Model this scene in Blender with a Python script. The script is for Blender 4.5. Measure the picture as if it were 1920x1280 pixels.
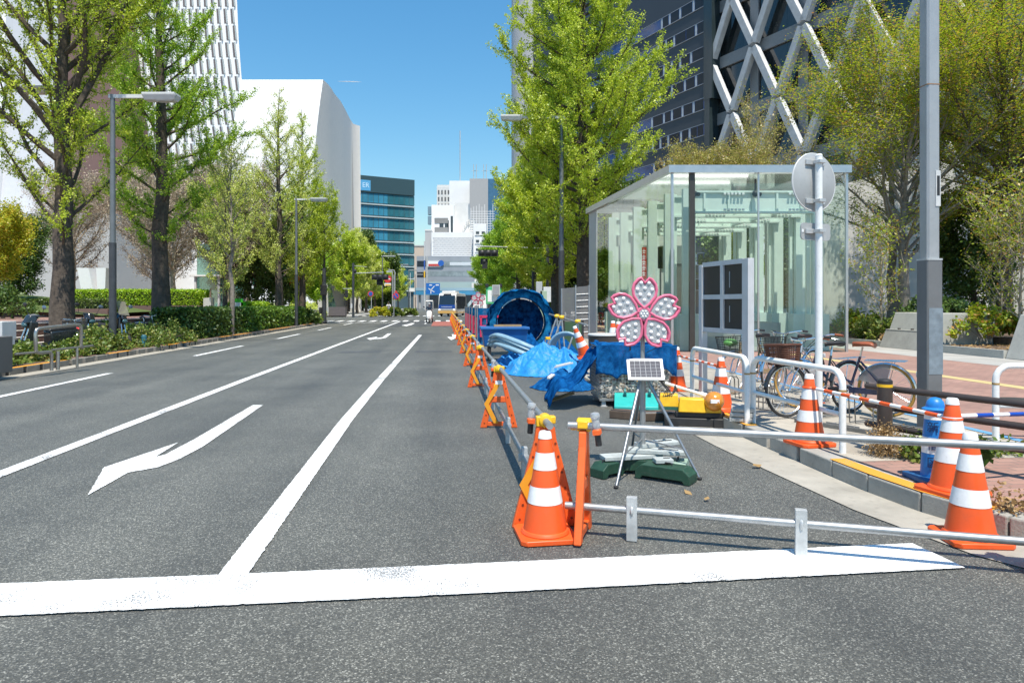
import bpy, bmesh, math, random
import numpy as np
from mathutils import Vector, Matrix
for o in list(bpy.data.objects): bpy.data.objects.remove(o)
SC = bpy.context.scene
COL = SC.collection
rad = math.radians
# ------------------------------------------------------------------ camera, world, sun, exposure
HZ, FPX, EYE = 570.0, 1280.0, 1.55
cd = bpy.data.cameras.new('camera'); cam = bpy.data.objects.new('camera', cd); COL.objects.link(cam)
cam.location = (0, 0, EYE); cam.rotation_euler = (rad(90), 0, 0)
cd.sensor_width = 36; cd.lens = 24; cd.shift_y = -70/1920; cd.clip_start = 0.05; cd.clip_end = 9000
SC.camera = cam
SUN = Vector((0.10, -0.43, 1.0)).normalized()
W = bpy.data.worlds.new('World'); SC.world = W; W.use_nodes = True
nt = W.node_tree; bg = nt.nodes['Background']
sky = nt.nodes.new('ShaderNodeTexSky'); sky.sky_type = 'NISHITA'; sky.sun_disc = False
sky.sun_elevation = math.asin(SUN.z); sky.sun_rotation = math.atan2(SUN.x, SUN.y)
sky.altitude = 30; sky.air_density = 1.7; sky.dust_density = 0.1; sky.ozone_density = 10
hs = nt.nodes.new('ShaderNodeHueSaturation'); hs.inputs['Saturation'].default_value = 1.17; hs.inputs['Hue'].default_value = .492
nt.links.new(sky.outputs[0], hs.inputs['Color']); nt.links.new(hs.outputs[0], bg.inputs[0]); bg.inputs[1].default_value = 0.122
sl = bpy.data.lights.new('sun', 'SUN'); sl.energy = 5.0; sl.angle = rad(0.55); sl.color = (1, .93, .81)
so = bpy.data.objects.new('sun', sl); COL.objects.link(so); so.rotation_euler = SUN.to_track_quat('Z', 'Y').to_euler(); so.location = (0, -20, 60)
SC.view_settings.view_transform = 'Standard'; SC.view_settings.look = 'None'
SC.view_settings.exposure = 0.38; SC.view_settings.gamma = 1
# ------------------------------------------------------------------ helpers
def G(u, v, z=0.0):
    y = (EYE - z)*FPX/(v - HZ); return Vector(((u - 960)/FPX*y, y, z))
def P(u, v, y): return Vector(((u - 960)/FPX*y, y, EYE - (v - HZ)/FPX*y))
TH = math.atan(0.099); CS, SN = math.cos(TH), math.sin(TH)
def R(s, t, z=0.0): return Vector((s*CS - t*SN, s*SN + t*CS, z))
def S(x, y): return (x*CS + y*SN, -x*SN + y*CS)
def ordn(i): return ['first','second','third','fourth','fifth','sixth','seventh','eighth','ninth','tenth','eleventh','twelfth','thirteenth','fourteenth','fifteenth'][i]

MATS = {}
def mat(key, col=(.5,.5,.5), rough=.6, metal=0.0, var=.12, scale=6.0, bump=0.0, bscale=40.0, spec=.5, emit=None, coat=0.0, dirt=0.0):
    if key in MATS: return MATS[key]
    m = bpy.data.materials.new(key); m.use_nodes = True; t = m.node_tree; N, L = t.nodes, t.links
    b = N['Principled BSDF']; b.inputs['Roughness'].default_value = rough; b.inputs['Metallic'].default_value = metal
    b.inputs['Specular IOR Level'].default_value = spec; b.inputs['Coat Weight'].default_value = coat
    b.inputs['Base Color'].default_value = (*col, 1)
    tc = N.new('ShaderNodeTexCoord')
    if var > 0:
        n = N.new('ShaderNodeTexNoise'); n.inputs['Scale'].default_value = scale; n.inputs['Detail'].default_value = 8; n.inputs['Roughness'].default_value = .65
        L.new(tc.outputs['Object'], n.inputs['Vector'])
        r = N.new('ShaderNodeValToRGB'); r.color_ramp.elements[0].position = .3; r.color_ramp.elements[1].position = .72
        r.color_ramp.elements[0].color = (*[c*(1-var) for c in col], 1); r.color_ramp.elements[1].color = (*[min(1, c*(1+var)) for c in col], 1)
        L.new(n.outputs['Fac'], r.inputs['Fac']); out = r.outputs['Color']
        if dirt > 0:
            n2 = N.new('ShaderNodeTexNoise'); n2.inputs['Scale'].default_value = scale*5; n2.inputs['Detail'].default_value = 6
            L.new(tc.outputs['Object'], n2.inputs['Vector'])
            r2 = N.new('ShaderNodeValToRGB'); r2.color_ramp.elements[0].position = .58; r2.color_ramp.elements[1].position = .72
            r2.color_ramp.elements[0].color = (0,0,0,1); r2.color_ramp.elements[1].color = (dirt,dirt,dirt,1)
            L.new(n2.outputs['Fac'], r2.inputs['Fac'])
            mx = N.new('ShaderNodeMixRGB'); mx.inputs[2].default_value = (.12,.11,.095,1)
            L.new(r2.outputs['Color'], mx.inputs[0]); L.new(out, mx.inputs[1]); out = mx.outputs[0]
        L.new(out, b.inputs['Base Color'])
        rr = N.new('ShaderNodeMapRange'); rr.inputs[3].default_value = max(0, rough-.1); rr.inputs[4].default_value = min(1, rough+.12)
        L.new(n.outputs['Fac'], rr.inputs[0]); L.new(rr.outputs[0], b.inputs['Roughness'])
    if bump > 0:
        nb = N.new('ShaderNodeTexNoise'); nb.inputs['Scale'].default_value = bscale; nb.inputs['Detail'].default_value = 5
        L.new(tc.outputs['Object'], nb.inputs['Vector'])
        bp = N.new('ShaderNodeBump'); bp.inputs['Strength'].default_value = bump; bp.inputs['Distance'].default_value = .02
        L.new(nb.outputs['Fac'], bp.inputs['Height']); L.new(bp.outputs[0], b.inputs['Normal'])
    if emit:
        b.inputs['Emission Color'].default_value = (*emit[:3], 1); b.inputs['Emission Strength'].default_value = emit[3]
    MATS[key] = m; return m
def leafmat(key, c0, c1, c2=None, trans=.45):
    if key in MATS: return MATS[key]
    m = bpy.data.materials.new(key); m.use_nodes = True; t = m.node_tree; N, L = t.nodes, t.links
    N.remove(N['Principled BSDF']); out = N['Material Output']; c0, c1, c2 = [c and tuple(min(.85, x*1.3) for x in c) for c in (c0, c1, c2)]
    g = N.new('ShaderNodeNewGeometry'); r = N.new('ShaderNodeValToRGB')
    r.color_ramp.elements[0].color = (*c0, 1); r.color_ramp.elements[1].color = (*(c2 or c1), 1)
    if c2: e = r.color_ramp.elements.new(.7); e.color = (*c1, 1)
    L.new(g.outputs['Random Per Island'], r.inputs['Fac'])
    d = N.new('ShaderNodeBsdfDiffuse'); tr = N.new('ShaderNodeBsdfTranslucent'); mx = N.new('ShaderNodeMixShader'); mx.inputs[0].default_value = trans
    L.new(r.outputs[0], d.inputs[0]); L.new(r.outputs[0], tr.inputs[0]); L.new(d.outputs[0], mx.inputs[1]); L.new(tr.outputs[0], mx.inputs[2])
    gl = N.new('ShaderNodeBsdfGlossy'); gl.inputs['Roughness'].default_value = .45; gl.inputs[0].default_value = (.9,.95,.9,1)
    m2 = N.new('ShaderNodeMixShader'); m2.inputs[0].default_value = .04; L.new(mx.outputs[0], m2.inputs[1]); L.new(gl.outputs[0], m2.inputs[2])
    L.new(m2.outputs[0], out.inputs[0]); MATS[key] = m; return m
def glassmat(key, tint=(.86,.94,.9), refl=.10, rough=.02, alpha_col=None, opac=0.0):
    """thin clear pane: tinted see-through plus mirror by angle; opac mixes in a plain coat (net, frosted plastic)"""
    if key in MATS: return MATS[key]
    m = bpy.data.materials.new(key); m.use_nodes = True; t = m.node_tree; N, L = t.nodes, t.links
    N.remove(N['Principled BSDF']); out = N['Material Output']
    tp = N.new('ShaderNodeBsdfTransparent'); tp.inputs[0].default_value = (*tint, 1)
    gl = N.new('ShaderNodeBsdfGlossy'); gl.inputs['Roughness'].default_value = rough
    fr = N.new('ShaderNodeFresnel'); fr.inputs[0].default_value = 1.5
    ad = N.new('ShaderNodeMath'); ad.operation = 'ADD'; ad.use_clamp = True; ad.inputs[1].default_value = refl - .04; L.new(fr.outputs[0], ad.inputs[0])
    mx = N.new('ShaderNodeMixShader'); L.new(ad.outputs[0], mx.inputs[0]); L.new(tp.outputs[0], mx.inputs[1]); L.new(gl.outputs[0], mx.inputs[2]); res = mx
    if opac > 0:
        df = N.new('ShaderNodeBsdfDiffuse'); df.inputs[0].default_value = (*alpha_col, 1)
        m2 = N.new('ShaderNodeMixShader'); m2.inputs[0].default_value = opac
        L.new(mx.outputs[0], m2.inputs[1]); L.new(df.outputs[0], m2.inputs[2]); res = m2
    L.new(res.outputs[0], out.inputs[0]); MATS[key] = m; return m

class MB:
    def __init__(s): s.v, s.f, s.m = [], [], []; s.mi = 0; s.X = None
    def add(s, vs, fs):
        n = len(s.v)
        s.v += [tuple(s.X @ Vector(v)) if s.X is not None else tuple(v) for v in vs]
        s.f += [tuple(i+n for i in f) for f in fs]; s.m += [s.mi]*len(fs); return s
    def quad(s, *p): return s.add(p, [tuple(range(len(p)))])
    def hexa(s, b, t):   # bottom 4 (ccw from above), top 4
        return s.add(list(b)+list(t), [(3,2,1,0),(4,5,6,7),(0,1,5,4),(1,2,6,5),(2,3,7,6),(3,0,4,7)])
    def box(s, c, d, rz=0.0, top=None):
        cx, cy, cz = c; hx, hy, hz = d[0]/2, d[1]/2, d[2]/2; k = top if top else (1, 1)
        co, si = math.cos(rz), math.sin(rz)
        def r(x, y, z): return (cx + x*co - y*si, cy + x*si + y*co, cz + z)
        q = [(-1,-1),(1,-1),(1,1),(-1,1)]
        return s.hexa([r(a*hx, b*hy, -hz) for a, b in q], [r(a*hx*k[0], b*hy*k[1], hz) for a, b in q])
    def bx(s, x0, x1, y0, y1, z0, z1): return s.box(((x0+x1)/2, (y0+y1)/2, (z0+z1)/2), (x1-x0, y1-y0, z1-z0))
    def ext(s, pts, vec):     # closed polygon pushed along vec
        n = len(pts); pts = [Vector(p) for p in pts]; vec = Vector(vec)
        return s.add(pts + [p+vec for p in pts], [tuple(range(n))[::-1], tuple(range(n, 2*n))] + [(i, (i+1) % n, (i+1) % n+n, i+n) for i in range(n)])
    def tube(s, path, r, n=8, cap=True, closed=False):
        path = [Vector(p) for p in path]; k = len(path)
        rs = r if isinstance(r, (list, tuple)) else [r]*k
        vs, fs = [], []; up = None
        for i, p in enumerate(path):
            if closed: d = path[(i+1) % k]-path[i-1]
            else: d = path[min(i+1, k-1)]-path[max(i-1, 0)]
            d = d.normalized() if d.length > 1e-9 else Vector((0,0,1))
            if up is None: up = d.orthogonal().normalized()
            up = (up - d*up.dot(d)); up = up.normalized() if up.length > 1e-6 else d.orthogonal().normalized()
            w = d.cross(up)
            for j in range(n):
                a = 2*math.pi*j/n; vs.append(p + (up*math.cos(a)+w*math.sin(a))*rs[i])
        for i in range(k if closed else k-1):
            i2 = (i+1) % k
            for j in range(n): fs.append((i*n+j, i*n+(j+1) % n, i2*n+(j+1) % n, i2*n+j))
        if cap and not closed: fs.append(tuple(range(n))[::-1]); fs.append(tuple((k-1)*n+j for j in range(n)))
        return s.add(vs, fs)
    def cyl(s, a, b, r0, r1=None, n=16): return s.tube([a, b], [r0, r0 if r1 is None else r1], n)
    def lathe(s, prof, c=(0,0,0), n=24, X=None, cap=True):   # prof [(r,z)]
        vs, fs = [], []; c = Vector(c)
        for r, z in prof:
            for j in range(n):
                a = 2*math.pi*j/n; q = Vector((r*math.cos(a), r*math.sin(a), z)); vs.append(c + (X @ q if X else q))
        for i in range(len(prof)-1):
            for j in range(n): fs.append((i*n+j, i*n+(j+1) % n, (i+1)*n+(j+1) % n, (i+1)*n+j))
        if cap: fs.append(tuple(range(n))[::-1]); fs.append(tuple((len(prof)-1)*n+j for j in range(n)))
        return s.add(vs, fs)
    def ball(s, c, r, n=12, m=8):
        r = r if isinstance(r, (tuple, list)) else (r, r, r); vs, fs = [], []
        for i in range(m+1):
            ph = math.pi*i/m
            for j in range(n):
                a = 2*math.pi*j/n; vs.append((c[0]+r[0]*math.sin(ph)*math.cos(a), c[1]+r[1]*math.sin(ph)*math.sin(a), c[2]-r[2]*math.cos(ph)))
        for i in range(m):
            for j in range(n): fs.append((i*n+j, i*n+(j+1) % n, (i+1)*n+(j+1) % n, (i+1)*n+j))
        return s.add(vs, fs)
    def ring(s, c, Rr, r, ax=(0,1,0), n=32, m=8):
        q = Vector((0,0,1)).rotation_difference(Vector(ax)); c = Vector(c)
        return s.tube([c + q @ Vector((Rr*math.cos(2*math.pi*i/n), Rr*math.sin(2*math.pi*i/n), 0)) for i in range(n)], r, m, closed=True)
    def build(s, name, m, parent=None, loc=None, rz=0.0, smooth=True, bevel=0.0, angle=38):
        me = bpy.data.meshes.new(name); me.from_pydata(s.v, [], s.f)
        for x in (m if isinstance(m, (list, tuple)) else [m]): me.materials.append(x)
        me.polygons.foreach_set('material_index', s.m)
        b = bmesh.new(); b.from_mesh(me); bmesh.ops.recalc_face_normals(b, faces=b.faces); b.to_mesh(me); b.free()
        if smooth:
            me.polygons.foreach_set('use_smooth', [True]*len(me.polygons)); me.set_sharp_from_angle(angle=rad(angle))
        o = bpy.data.objects.new(name, me); COL.objects.link(o)
        if parent: o.parent = parent
        if loc is not None: o.location = loc
        if rz: o.rotation_euler.z = rz
        if bevel > 0:
            bv = o.modifiers.new('bevel', 'BEVEL'); bv.width = bevel; bv.segments = 2; bv.limit_method = 'ANGLE'; bv.angle_limit = rad(40)
        return o
def tag(o, label=None, cat=None, group=None, kind=None):
    if label: o['label'] = label
    if cat: o['category'] = cat
    if group: o['group'] = group
    if kind: o['kind'] = kind
    return o
def thing(name, label, cat, loc=(0,0,0), rz=0.0, group=None):
    o = bpy.data.objects.new(name, None); COL.objects.link(o); o.location = loc; o.rotation_euler = (0, 0, rz); o.empty_display_size = .1
    return tag(o, label, cat, group)
def dup(root, loc, rz=0.0, label=None, group=None):
    r = root.copy(); COL.objects.link(r); r.location = loc; r.rotation_euler = (0, 0, rz)
    tag(r, label, None, group)
    for ch in list(root.children):
        c = ch.copy(); COL.objects.link(c); c.parent = r
        for g in list(ch.children):
            d = g.copy(); COL.objects.link(d); d.parent = c
    return r
def struct(o): o['kind'] = 'structure'; return o
def text_mesh(name, body, size, m, parent, X, depth=.002):
    cu = bpy.data.curves.new(name, 'FONT'); cu.body = body; cu.size = size; cu.align_x = 'CENTER'; cu.align_y = 'CENTER'; cu.extrude = depth
    o = bpy.data.objects.new(name, cu); COL.objects.link(o); bpy.context.view_layer.update()
    me = bpy.data.meshes.new_from_object(o.evaluated_get(bpy.context.evaluated_depsgraph_get()))
    bpy.data.objects.remove(o); me.materials.clear(); me.materials.append(m)
    q = bpy.data.objects.new(name, me); COL.objects.link(q); q.parent = parent; q.matrix_local = X
    return q
RX90 = Matrix.Rotation(rad(90), 4, 'X')
def face_cam(loc, rz=0.0, tilt=0.0):   # text/plate plane with its front towards -Y, turned by rz
    return Matrix.Translation(loc) @ Matrix.Rotation(rz, 4, 'Z') @ Matrix.Rotation(tilt, 4, 'X') @ RX90
# ------------------------------------------------------------------ materials
def asphalt(key, base, speck, lo=.55):
    m = bpy.data.materials.new(key); m.use_nodes = True; N, L = m.node_tree.nodes, m.node_tree.links; b = N['Principled BSDF']
    b.inputs['Roughness'].default_value = .8; b.inputs['Specular IOR Level'].default_value = .4; b.inputs['Sheen Weight'].default_value = .22; b.inputs['Sheen Roughness'].default_value = .45
    tc = N.new('ShaderNodeTexCoord'); vo = N.new('ShaderNodeTexVoronoi'); vo.inputs['Scale'].default_value = 140
    L.new(tc.outputs['Object'], vo.inputs['Vector'])
    sp = N.new('ShaderNodeSeparateColor'); L.new(vo.outputs['Color'], sp.inputs[0])
    r = N.new('ShaderNodeValToRGB'); e = r.color_ramp.elements
    e[0].position = 0; e[0].color = (*[c*lo for c in base], 1); e[1].position = 1; e[1].color = (*[c*2.6 for c in speck], 1)
    a = e.new(.5); a.color = (*base, 1); a = e.new(.82); a.color = (*[c*1.5 for c in base], 1); a = e.new(.955); a.color = (*[c*1.9 for c in speck], 1)
    L.new(sp.outputs[0], r.inputs['Fac'])
    n = N.new('ShaderNodeTexNoise'); n.inputs['Scale'].default_value = .55; n.inputs['Detail'].default_value = 9; n.inputs['Roughness'].default_value = .62
    L.new(tc.outputs['Object'], n.inputs['Vector'])
    mp = N.new('ShaderNodeMapping'); mp.inputs['Scale'].default_value = (1.1, .045, 1); L.new(tc.outputs['Object'], mp.inputs[0])
    n2 = N.new('ShaderNodeTexNoise'); n2.inputs['Scale'].default_value = 1.0; n2.inputs['Detail'].default_value = 4; L.new(mp.outputs[0], n2.inputs['Vector'])
    ad = N.new('ShaderNodeMath'); ad.operation = 'ADD'; L.new(n.outputs['Fac'], ad.inputs[0]); L.new(n2.outputs['Fac'], ad.inputs[1])
    mr = N.new('ShaderNodeMapRange'); mr.inputs[1].default_value = .7; mr.inputs[2].default_value = 1.3; mr.inputs[3].default_value = .60; mr.inputs[4].default_value = 1.42
    L.new(ad.outputs[0], mr.inputs[0])
    mx = N.new('ShaderNodeMixRGB'); mx.blend_type = 'MULTIPLY'; mx.inputs[0].default_value = 1; L.new(r.outputs[0], mx.inputs[1]); L.new(mr.outputs[0], mx.inputs[2])
    L.new(mx.outputs[0], b.inputs['Base Color'])
    bp = N.new('ShaderNodeBump'); bp.inputs['Strength'].default_value = .55; bp.inputs['Distance'].default_value = .006
    L.new(vo.outputs['Distance'], bp.inputs['Height']); L.new(bp.outputs[0], b.inputs['Normal']); MATS[key] = m; return m
def brick(key, c1, c2, mortar, w=.2, h=.1, off=.5, rough=.85, msize=.006, bumpy=.3, mott=.3):
    m = bpy.data.materials.new(key); m.use_nodes = True; N, L = m.node_tree.nodes, m.node_tree.links; b = N['Principled BSDF']
    b.inputs['Roughness'].default_value = rough; tc = N.new('ShaderNodeTexCoord'); t = N.new('ShaderNodeTexBrick')
    t.inputs['Scale'].default_value = 1; t.inputs['Brick Width'].default_value = w; t.inputs['Row Height'].default_value = h; t.inputs['Mortar Size'].default_value = msize
    t.offset = off; t.inputs['Color1'].default_value = (*c1, 1); t.inputs['Color2'].default_value = (*c2, 1); t.inputs['Mortar'].default_value = (*mortar, 1)
    L.new(tc.outputs['Object'], t.inputs['Vector'])
    n = N.new('ShaderNodeTexNoise'); n.inputs['Scale'].default_value = 1.2; n.inputs['Detail'].default_value = 9; L.new(tc.outputs['Object'], n.inputs['Vector'])
    mr = N.new('ShaderNodeMapRange'); mr.inputs[3].default_value = 1-mott; mr.inputs[4].default_value = 1+mott; L.new(n.outputs['Fac'], mr.inputs[0])
    mx = N.new('ShaderNodeMixRGB'); mx.blend_type = 'MULTIPLY'; mx.inputs[0].default_value = 1; L.new(t.outputs[0], mx.inputs[1]); L.new(mr.outputs[0], mx.inputs[2])
    L.new(mx.outputs[0], b.inputs['Base Color'])
    bp = N.new('ShaderNodeBump'); bp.inputs['Strength'].default_value = bumpy; bp.inputs['Distance'].default_value = .004; bp.invert = True
    L.new(t.outputs['Fac'], bp.inputs['Height']); L.new(bp.outputs[0], b.inputs['Normal']); MATS[key] = m; return m
ASPH = asphalt('asphalt', (.076,.074,.0615), (.125,.122,.105))
ASPH2 = asphalt('asphalt_patch', (.050,.049,.048), (.068,.067,.065), .7)
PAVE = brick('red_pavers', (.37,.215,.17), (.29,.165,.135), (.19,.145,.12))
SLAB = brick('concrete_slabs', (.40,.39,.365), (.36,.35,.33), (.2,.19,.17), .9, .9, 0, msize=.008)
def paint(key, col, thr=.308, dark=.20):
    """road paint: worn through to the aggregate along a noise of its own"""
    m = mat(key, col, .7, var=.06, scale=2.0, bump=.35, bscale=160); N, L = m.node_tree.nodes, m.node_tree.links; b = N['Principled BSDF']
    src = b.inputs['Base Color'].links[0].from_socket; tc = N.new('ShaderNodeTexCoord')
    n = N.new('ShaderNodeTexNoise'); n.inputs['Scale'].default_value = 90; n.inputs['Detail'].default_value = 4; L.new(tc.outputs['Object'], n.inputs['Vector'])
    n2 = N.new('ShaderNodeTexNoise'); n2.inputs['Scale'].default_value = 1.7; n2.inputs['Detail'].default_value = 5; L.new(tc.outputs['Object'], n2.inputs['Vector'])
    mu = N.new('ShaderNodeMath'); mu.operation = 'MULTIPLY'; L.new(n.outputs['Fac'], mu.inputs[0]); L.new(n2.outputs['Fac'], mu.inputs[1])
    r = N.new('ShaderNodeValToRGB'); r.color_ramp.elements[0].position = thr; r.color_ramp.elements[1].position = thr+.04
    L.new(mu.outputs[0], r.inputs[0]); mx = N.new('ShaderNodeMixRGB'); mx.inputs[2].default_value = (dark,dark,dark,1)
    L.new(r.outputs[0], mx.inputs[0]); L.new(src, mx.inputs[1]); L.new(mx.outputs[0], b.inputs['Base Color']); return m
WPAINT = paint('white_road_paint', (.82,.83,.82))
YPAINT = paint('yellow_kerb_paint', (.72,.33,.035), .33, .3)
CONC = mat('concrete', (.36,.345,.31), .85, var=.22, scale=3, bump=.25, bscale=60, dirt=.25)
GUTR = mat('gutter_concrete', (.37,.345,.295), .88, var=.2, scale=2.2, bump=.25, bscale=120, dirt=.3)
STEEL = mat('galvanised_pipe', (.40,.41,.415), .46, .7, var=.14, scale=9, dirt=.12)
GALV = mat('galvanised_plate', (.55,.56,.56), .5, .45, var=.18, scale=14)
ORNG = mat('orange_plastic', (.80,.125,.022), .42, var=.10, scale=5, dirt=.08, bump=.05, bscale=30)
CORN = mat('orange_cone', (.80,.105,.018), .40, var=.09, scale=4, dirt=.10)
REFW = mat('reflective_white', (.82,.82,.82), .35, var=.08, scale=18, dirt=.08)
YELP = mat('yellow_plastic', (.82,.48,.02), .4, var=.12, scale=12)
WHPT = mat('white_powder_coat', (.78,.79,.78), .4, var=.07, scale=7, dirt=.16)
BLK = mat('black_plastic', (.025,.025,.027), .5, var=.2, scale=10)
RUB = mat('rubber', (.03,.03,.031), .75, var=.2, scale=15)
DKBR = mat('dark_brown_paint', (.055,.043,.038), .42, var=.15, scale=8, dirt=.1)
PINK = mat('pink_plastic', (.74,.16,.27), .38, var=.1, scale=10)
TARP = mat('blue_tarpaulin', (.022,.24,.62), .42, var=.22, scale=7, bump=.7, bscale=34, spec=.4)
CHRM = mat('chrome', (.75,.76,.77), .18, .95, var=.08, scale=12)
GGREY = mat('grey_paint', (.42,.43,.43), .45, var=.1, scale=5, dirt=.1)
LGREY = mat('light_grey_paint', (.60,.61,.61), .45, var=.08, scale=5, dirt=.12)
POLEM = mat('pole_grey', (.17,.185,.195), .42, .3, var=.14, scale=3, dirt=.15)
POLED = mat('pole_dark', (.06,.066,.075), .45, .2, var=.2, scale=4, dirt=.1)
BARK = mat('bark', (.088,.070,.055), .92, var=.5, scale=7, bump=1.0, bscale=14)
BARKP = mat('pale_bark', (.33,.28,.21), .9, var=.35, scale=9, bump=.6, bscale=18)
BARKG = mat('grey_bark', (.24,.21,.18), .9, var=.4, scale=9, bump=.6, bscale=18)
SOIL = mat('soil', (.15,.10,.07), .95, var=.4, scale=8, bump=.8, bscale=25)
GRASS = mat('lawn', (.085,.125,.03), .95, var=.35, scale=3, bump=.9, bscale=60)
L_GINK = leafmat('ginkgo_leaf', (.24,.33,.015), (.43,.52,.03), (.60,.63,.12))
L_GDK = leafmat('ginkgo_leaf_deep', (.15,.28,.015), (.29,.44,.025), (.45,.56,.06))
L_GPALE = leafmat('ginkgo_leaf_pale', (.33,.41,.05), (.52,.57,.12), (.66,.68,.28))
L_MAPLE = leafmat('maple_leaf', (.12,.19,.012), (.37,.43,.02), (.44,.20,.06))
L_YEL = leafmat('yellow_leaf', (.30,.36,.02), (.46,.44,.03), (.55,.34,.04))
L_EVER = leafmat('evergreen_leaf', (.035,.075,.014), (.075,.13,.022), (.12,.17,.03), .25)
L_HEDG = leafmat('clipped_hedge_leaf', (.15,.28,.012), (.30,.45,.02), (.50,.60,.03), .4)
L_SHRB = leafmat('shrub_leaf', (.075,.125,.018), (.14,.20,.028), (.25,.22,.06), .3)
L_OLIV = leafmat('olive_brown_leaf', (.24,.23,.05), (.36,.33,.07), (.38,.24,.12), .4)
L_DRY = leafmat('dry_leaf', (.24,.15,.06), (.36,.24,.11), None, .2)
L_BLOS = leafmat('faded_blossom', (.33,.26,.20), (.45,.37,.29), (.36,.34,.17), .3)
GLASS = glassmat('clear_glass', (.87,.95,.91), .09)

def netmat(key, c0, c1, op):
    """woven net: plain coat whose colour and density vary with its folds of weave"""
    if key in MATS: return MATS[key]
    m = bpy.data.materials.new(key); m.use_nodes = True; N, L = m.node_tree.nodes, m.node_tree.links; N.remove(N['Principled BSDF']); out = N['Material Output']
    tc = N.new('ShaderNodeTexCoord'); n = N.new('ShaderNodeTexNoise'); n.inputs['Scale'].default_value = 7; n.inputs['Detail'].default_value = 9; n.inputs['Roughness'].default_value = .7; L.new(tc.outputs['Object'], n.inputs['Vector'])
    v = N.new('ShaderNodeTexVoronoi'); v.inputs['Scale'].default_value = 70; L.new(tc.outputs['Object'], v.inputs['Vector'])
    r = N.new('ShaderNodeValToRGB'); r.color_ramp.elements[0].color = (*c0, 1); r.color_ramp.elements[1].color = (*c1, 1); r.color_ramp.elements[0].position = .36; r.color_ramp.elements[1].position = .66; L.new(n.outputs['Fac'], r.inputs[0])
    d = N.new('ShaderNodeBsdfDiffuse'); tr = N.new('ShaderNodeBsdfTranslucent'); L.new(r.outputs[0], d.inputs[0]); L.new(r.outputs[0], tr.inputs[0]); mx = N.new('ShaderNodeMixShader'); mx.inputs[0].default_value = .3; L.new(d.outputs[0], mx.inputs[1]); L.new(tr.outputs[0], mx.inputs[2])
    tp = N.new('ShaderNodeBsdfTransparent'); mr = N.new('ShaderNodeMapRange'); mr.inputs[1].default_value = .0; mr.inputs[2].default_value = .55; mr.inputs[3].default_value = op-.25; mr.inputs[4].default_value = min(1, op+.2); L.new(v.outputs['Distance'], mr.inputs[0])
    m2 = N.new('ShaderNodeMixShader'); L.new(mr.outputs[0], m2.inputs[0]); L.new(tp.outputs[0], m2.inputs[1]); L.new(mx.outputs[0], m2.inputs[2])
    bp = N.new('ShaderNodeBump'); bp.inputs['Strength'].default_value = .8; bp.inputs['Distance'].default_value = .02; L.new(n.outputs['Fac'], bp.inputs['Height']); L.new(bp.outputs[0], d.inputs['Normal'])
    L.new(m2.outputs[0], out.inputs[0]); MATS[key] = m; return m
# ------------------------------------------------------------------ ground, road, pavements, markings
def sheet(name, pts, z, m, road=True, label=None):
    b = MB(); b.add([(p[0], p[1], z) for p in pts], [tuple(range(len(pts)))])
    o = b.build(name, m, smooth=False); o.rotation_euler.z = TH if road else 0
    return struct(o)
def slab(name, pts, z0, z1, m):
    b = MB(); b.ext([(p[0], p[1], z0) for p in pts], (0, 0, z1-z0)); o = b.build(name, m, smooth=False); o.rotation_euler.z = TH
    return struct(o)
sheet('ground', [(-5000,-400),(5000,-400),(5000,7000),(-5000,7000)], -.06, mat('far_ground', (.16,.16,.15), .95), False)
sheet('road', [(-90,-30),(60,-30),(60,330),(-90,330)], 0, ASPH)
sheet('road_patch', [(-4.9,47.5),(3.0,47.5),(3.0,63.5),(-4.0,63.5)], .004, ASPH2)
for i, (s0, s1) in enumerate(((-3.35,-2.05),(-.95,.25))):
    sheet('road_patch', [(s0,22.05),(s1,22.05),(s1,22.85),(s0,22.85)], .004, ASPH2)
for pl in ([(-9,34.2),(-5,34.1),(0,34.3),(2.9,34.2)],):
    sheet('road_seam', [(s, t) for s, t in pl]+[(s+.018, t+.02) for s, t in pl[::-1]], .004, mat('tar_seam', (.03,.03,.03), .6, var=.2))
sheet('red_road_surface', [(-.95,48.5),(.75,48.5),(.75,60.5),(-.95,60.5)], .008, paint('red_road_paint', (.33,.105,.075), .36, .14))
KR = [(3.45,62),(3.45,20),(3.45,5.8),(3.46,5.3),(3.52,4.75),(3.70,4.16),(3.95,3.75),(4.4,3.4),(5.2,3.12),(14,2.9)]
GT = [(2.94,62),(2.94,20),(2.94,7.2),(2.98,6.2),(3.06,4.85),(3.25,3.9),(3.6,3.3),(4.3,2.8),(5.2,2.55),(14,2.35)]
KW = .17
def offs(pl, d):
    out = []
    for i, p in enumerate(pl):
        a = Vector(pl[max(i-1, 0)]); c = Vector(pl[min(i+1, len(pl)-1)]); t = (c-a).normalized(); out.append((p[0]-t.y*d, p[1]+t.x*d))
    return out
KI = offs(KR, KW)
sheet('gutter', [(p[0]+.0, p[1]) for p in GT] + [(p[0]+.02, p[1]+.02) for p in KR[::-1]], .008, GUTR)
slab('pavement', KI + [(60,2.9),(60,62)], -.02, .146, SLAB)
slab('pavement', [(3.7,84),(60,84),(60,300),(3.7,300)], -.02, .15, SLAB)
sheet('bike_parking_surface', [(KI[2][0]+.01,61),(5.82,61),(5.82,5.75),(3.64,5.75)], .150, mat('worn_concrete', (.37,.335,.28), .9, var=.3, scale=1.7, bump=.3, bscale=50, dirt=.45))
sheet('brick_paving', [(5.94,61),(12.5,61),(12.5,5.75),(5.94,5.75)], .150, PAVE)
sheet('brick_paving', [(3.66,5.74)]+[(p[0]+.02, p[1]+.02) for p in KI[4:9]]+[(30,3.2),(30,5.74)], .150, PAVE)
sheet('blue_line', [(5.825,61),(5.935,61),(5.935,5.76),(5.825,5.76)], .154, paint('blue_road_paint', (.13,.33,.55), .36, .3))
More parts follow.
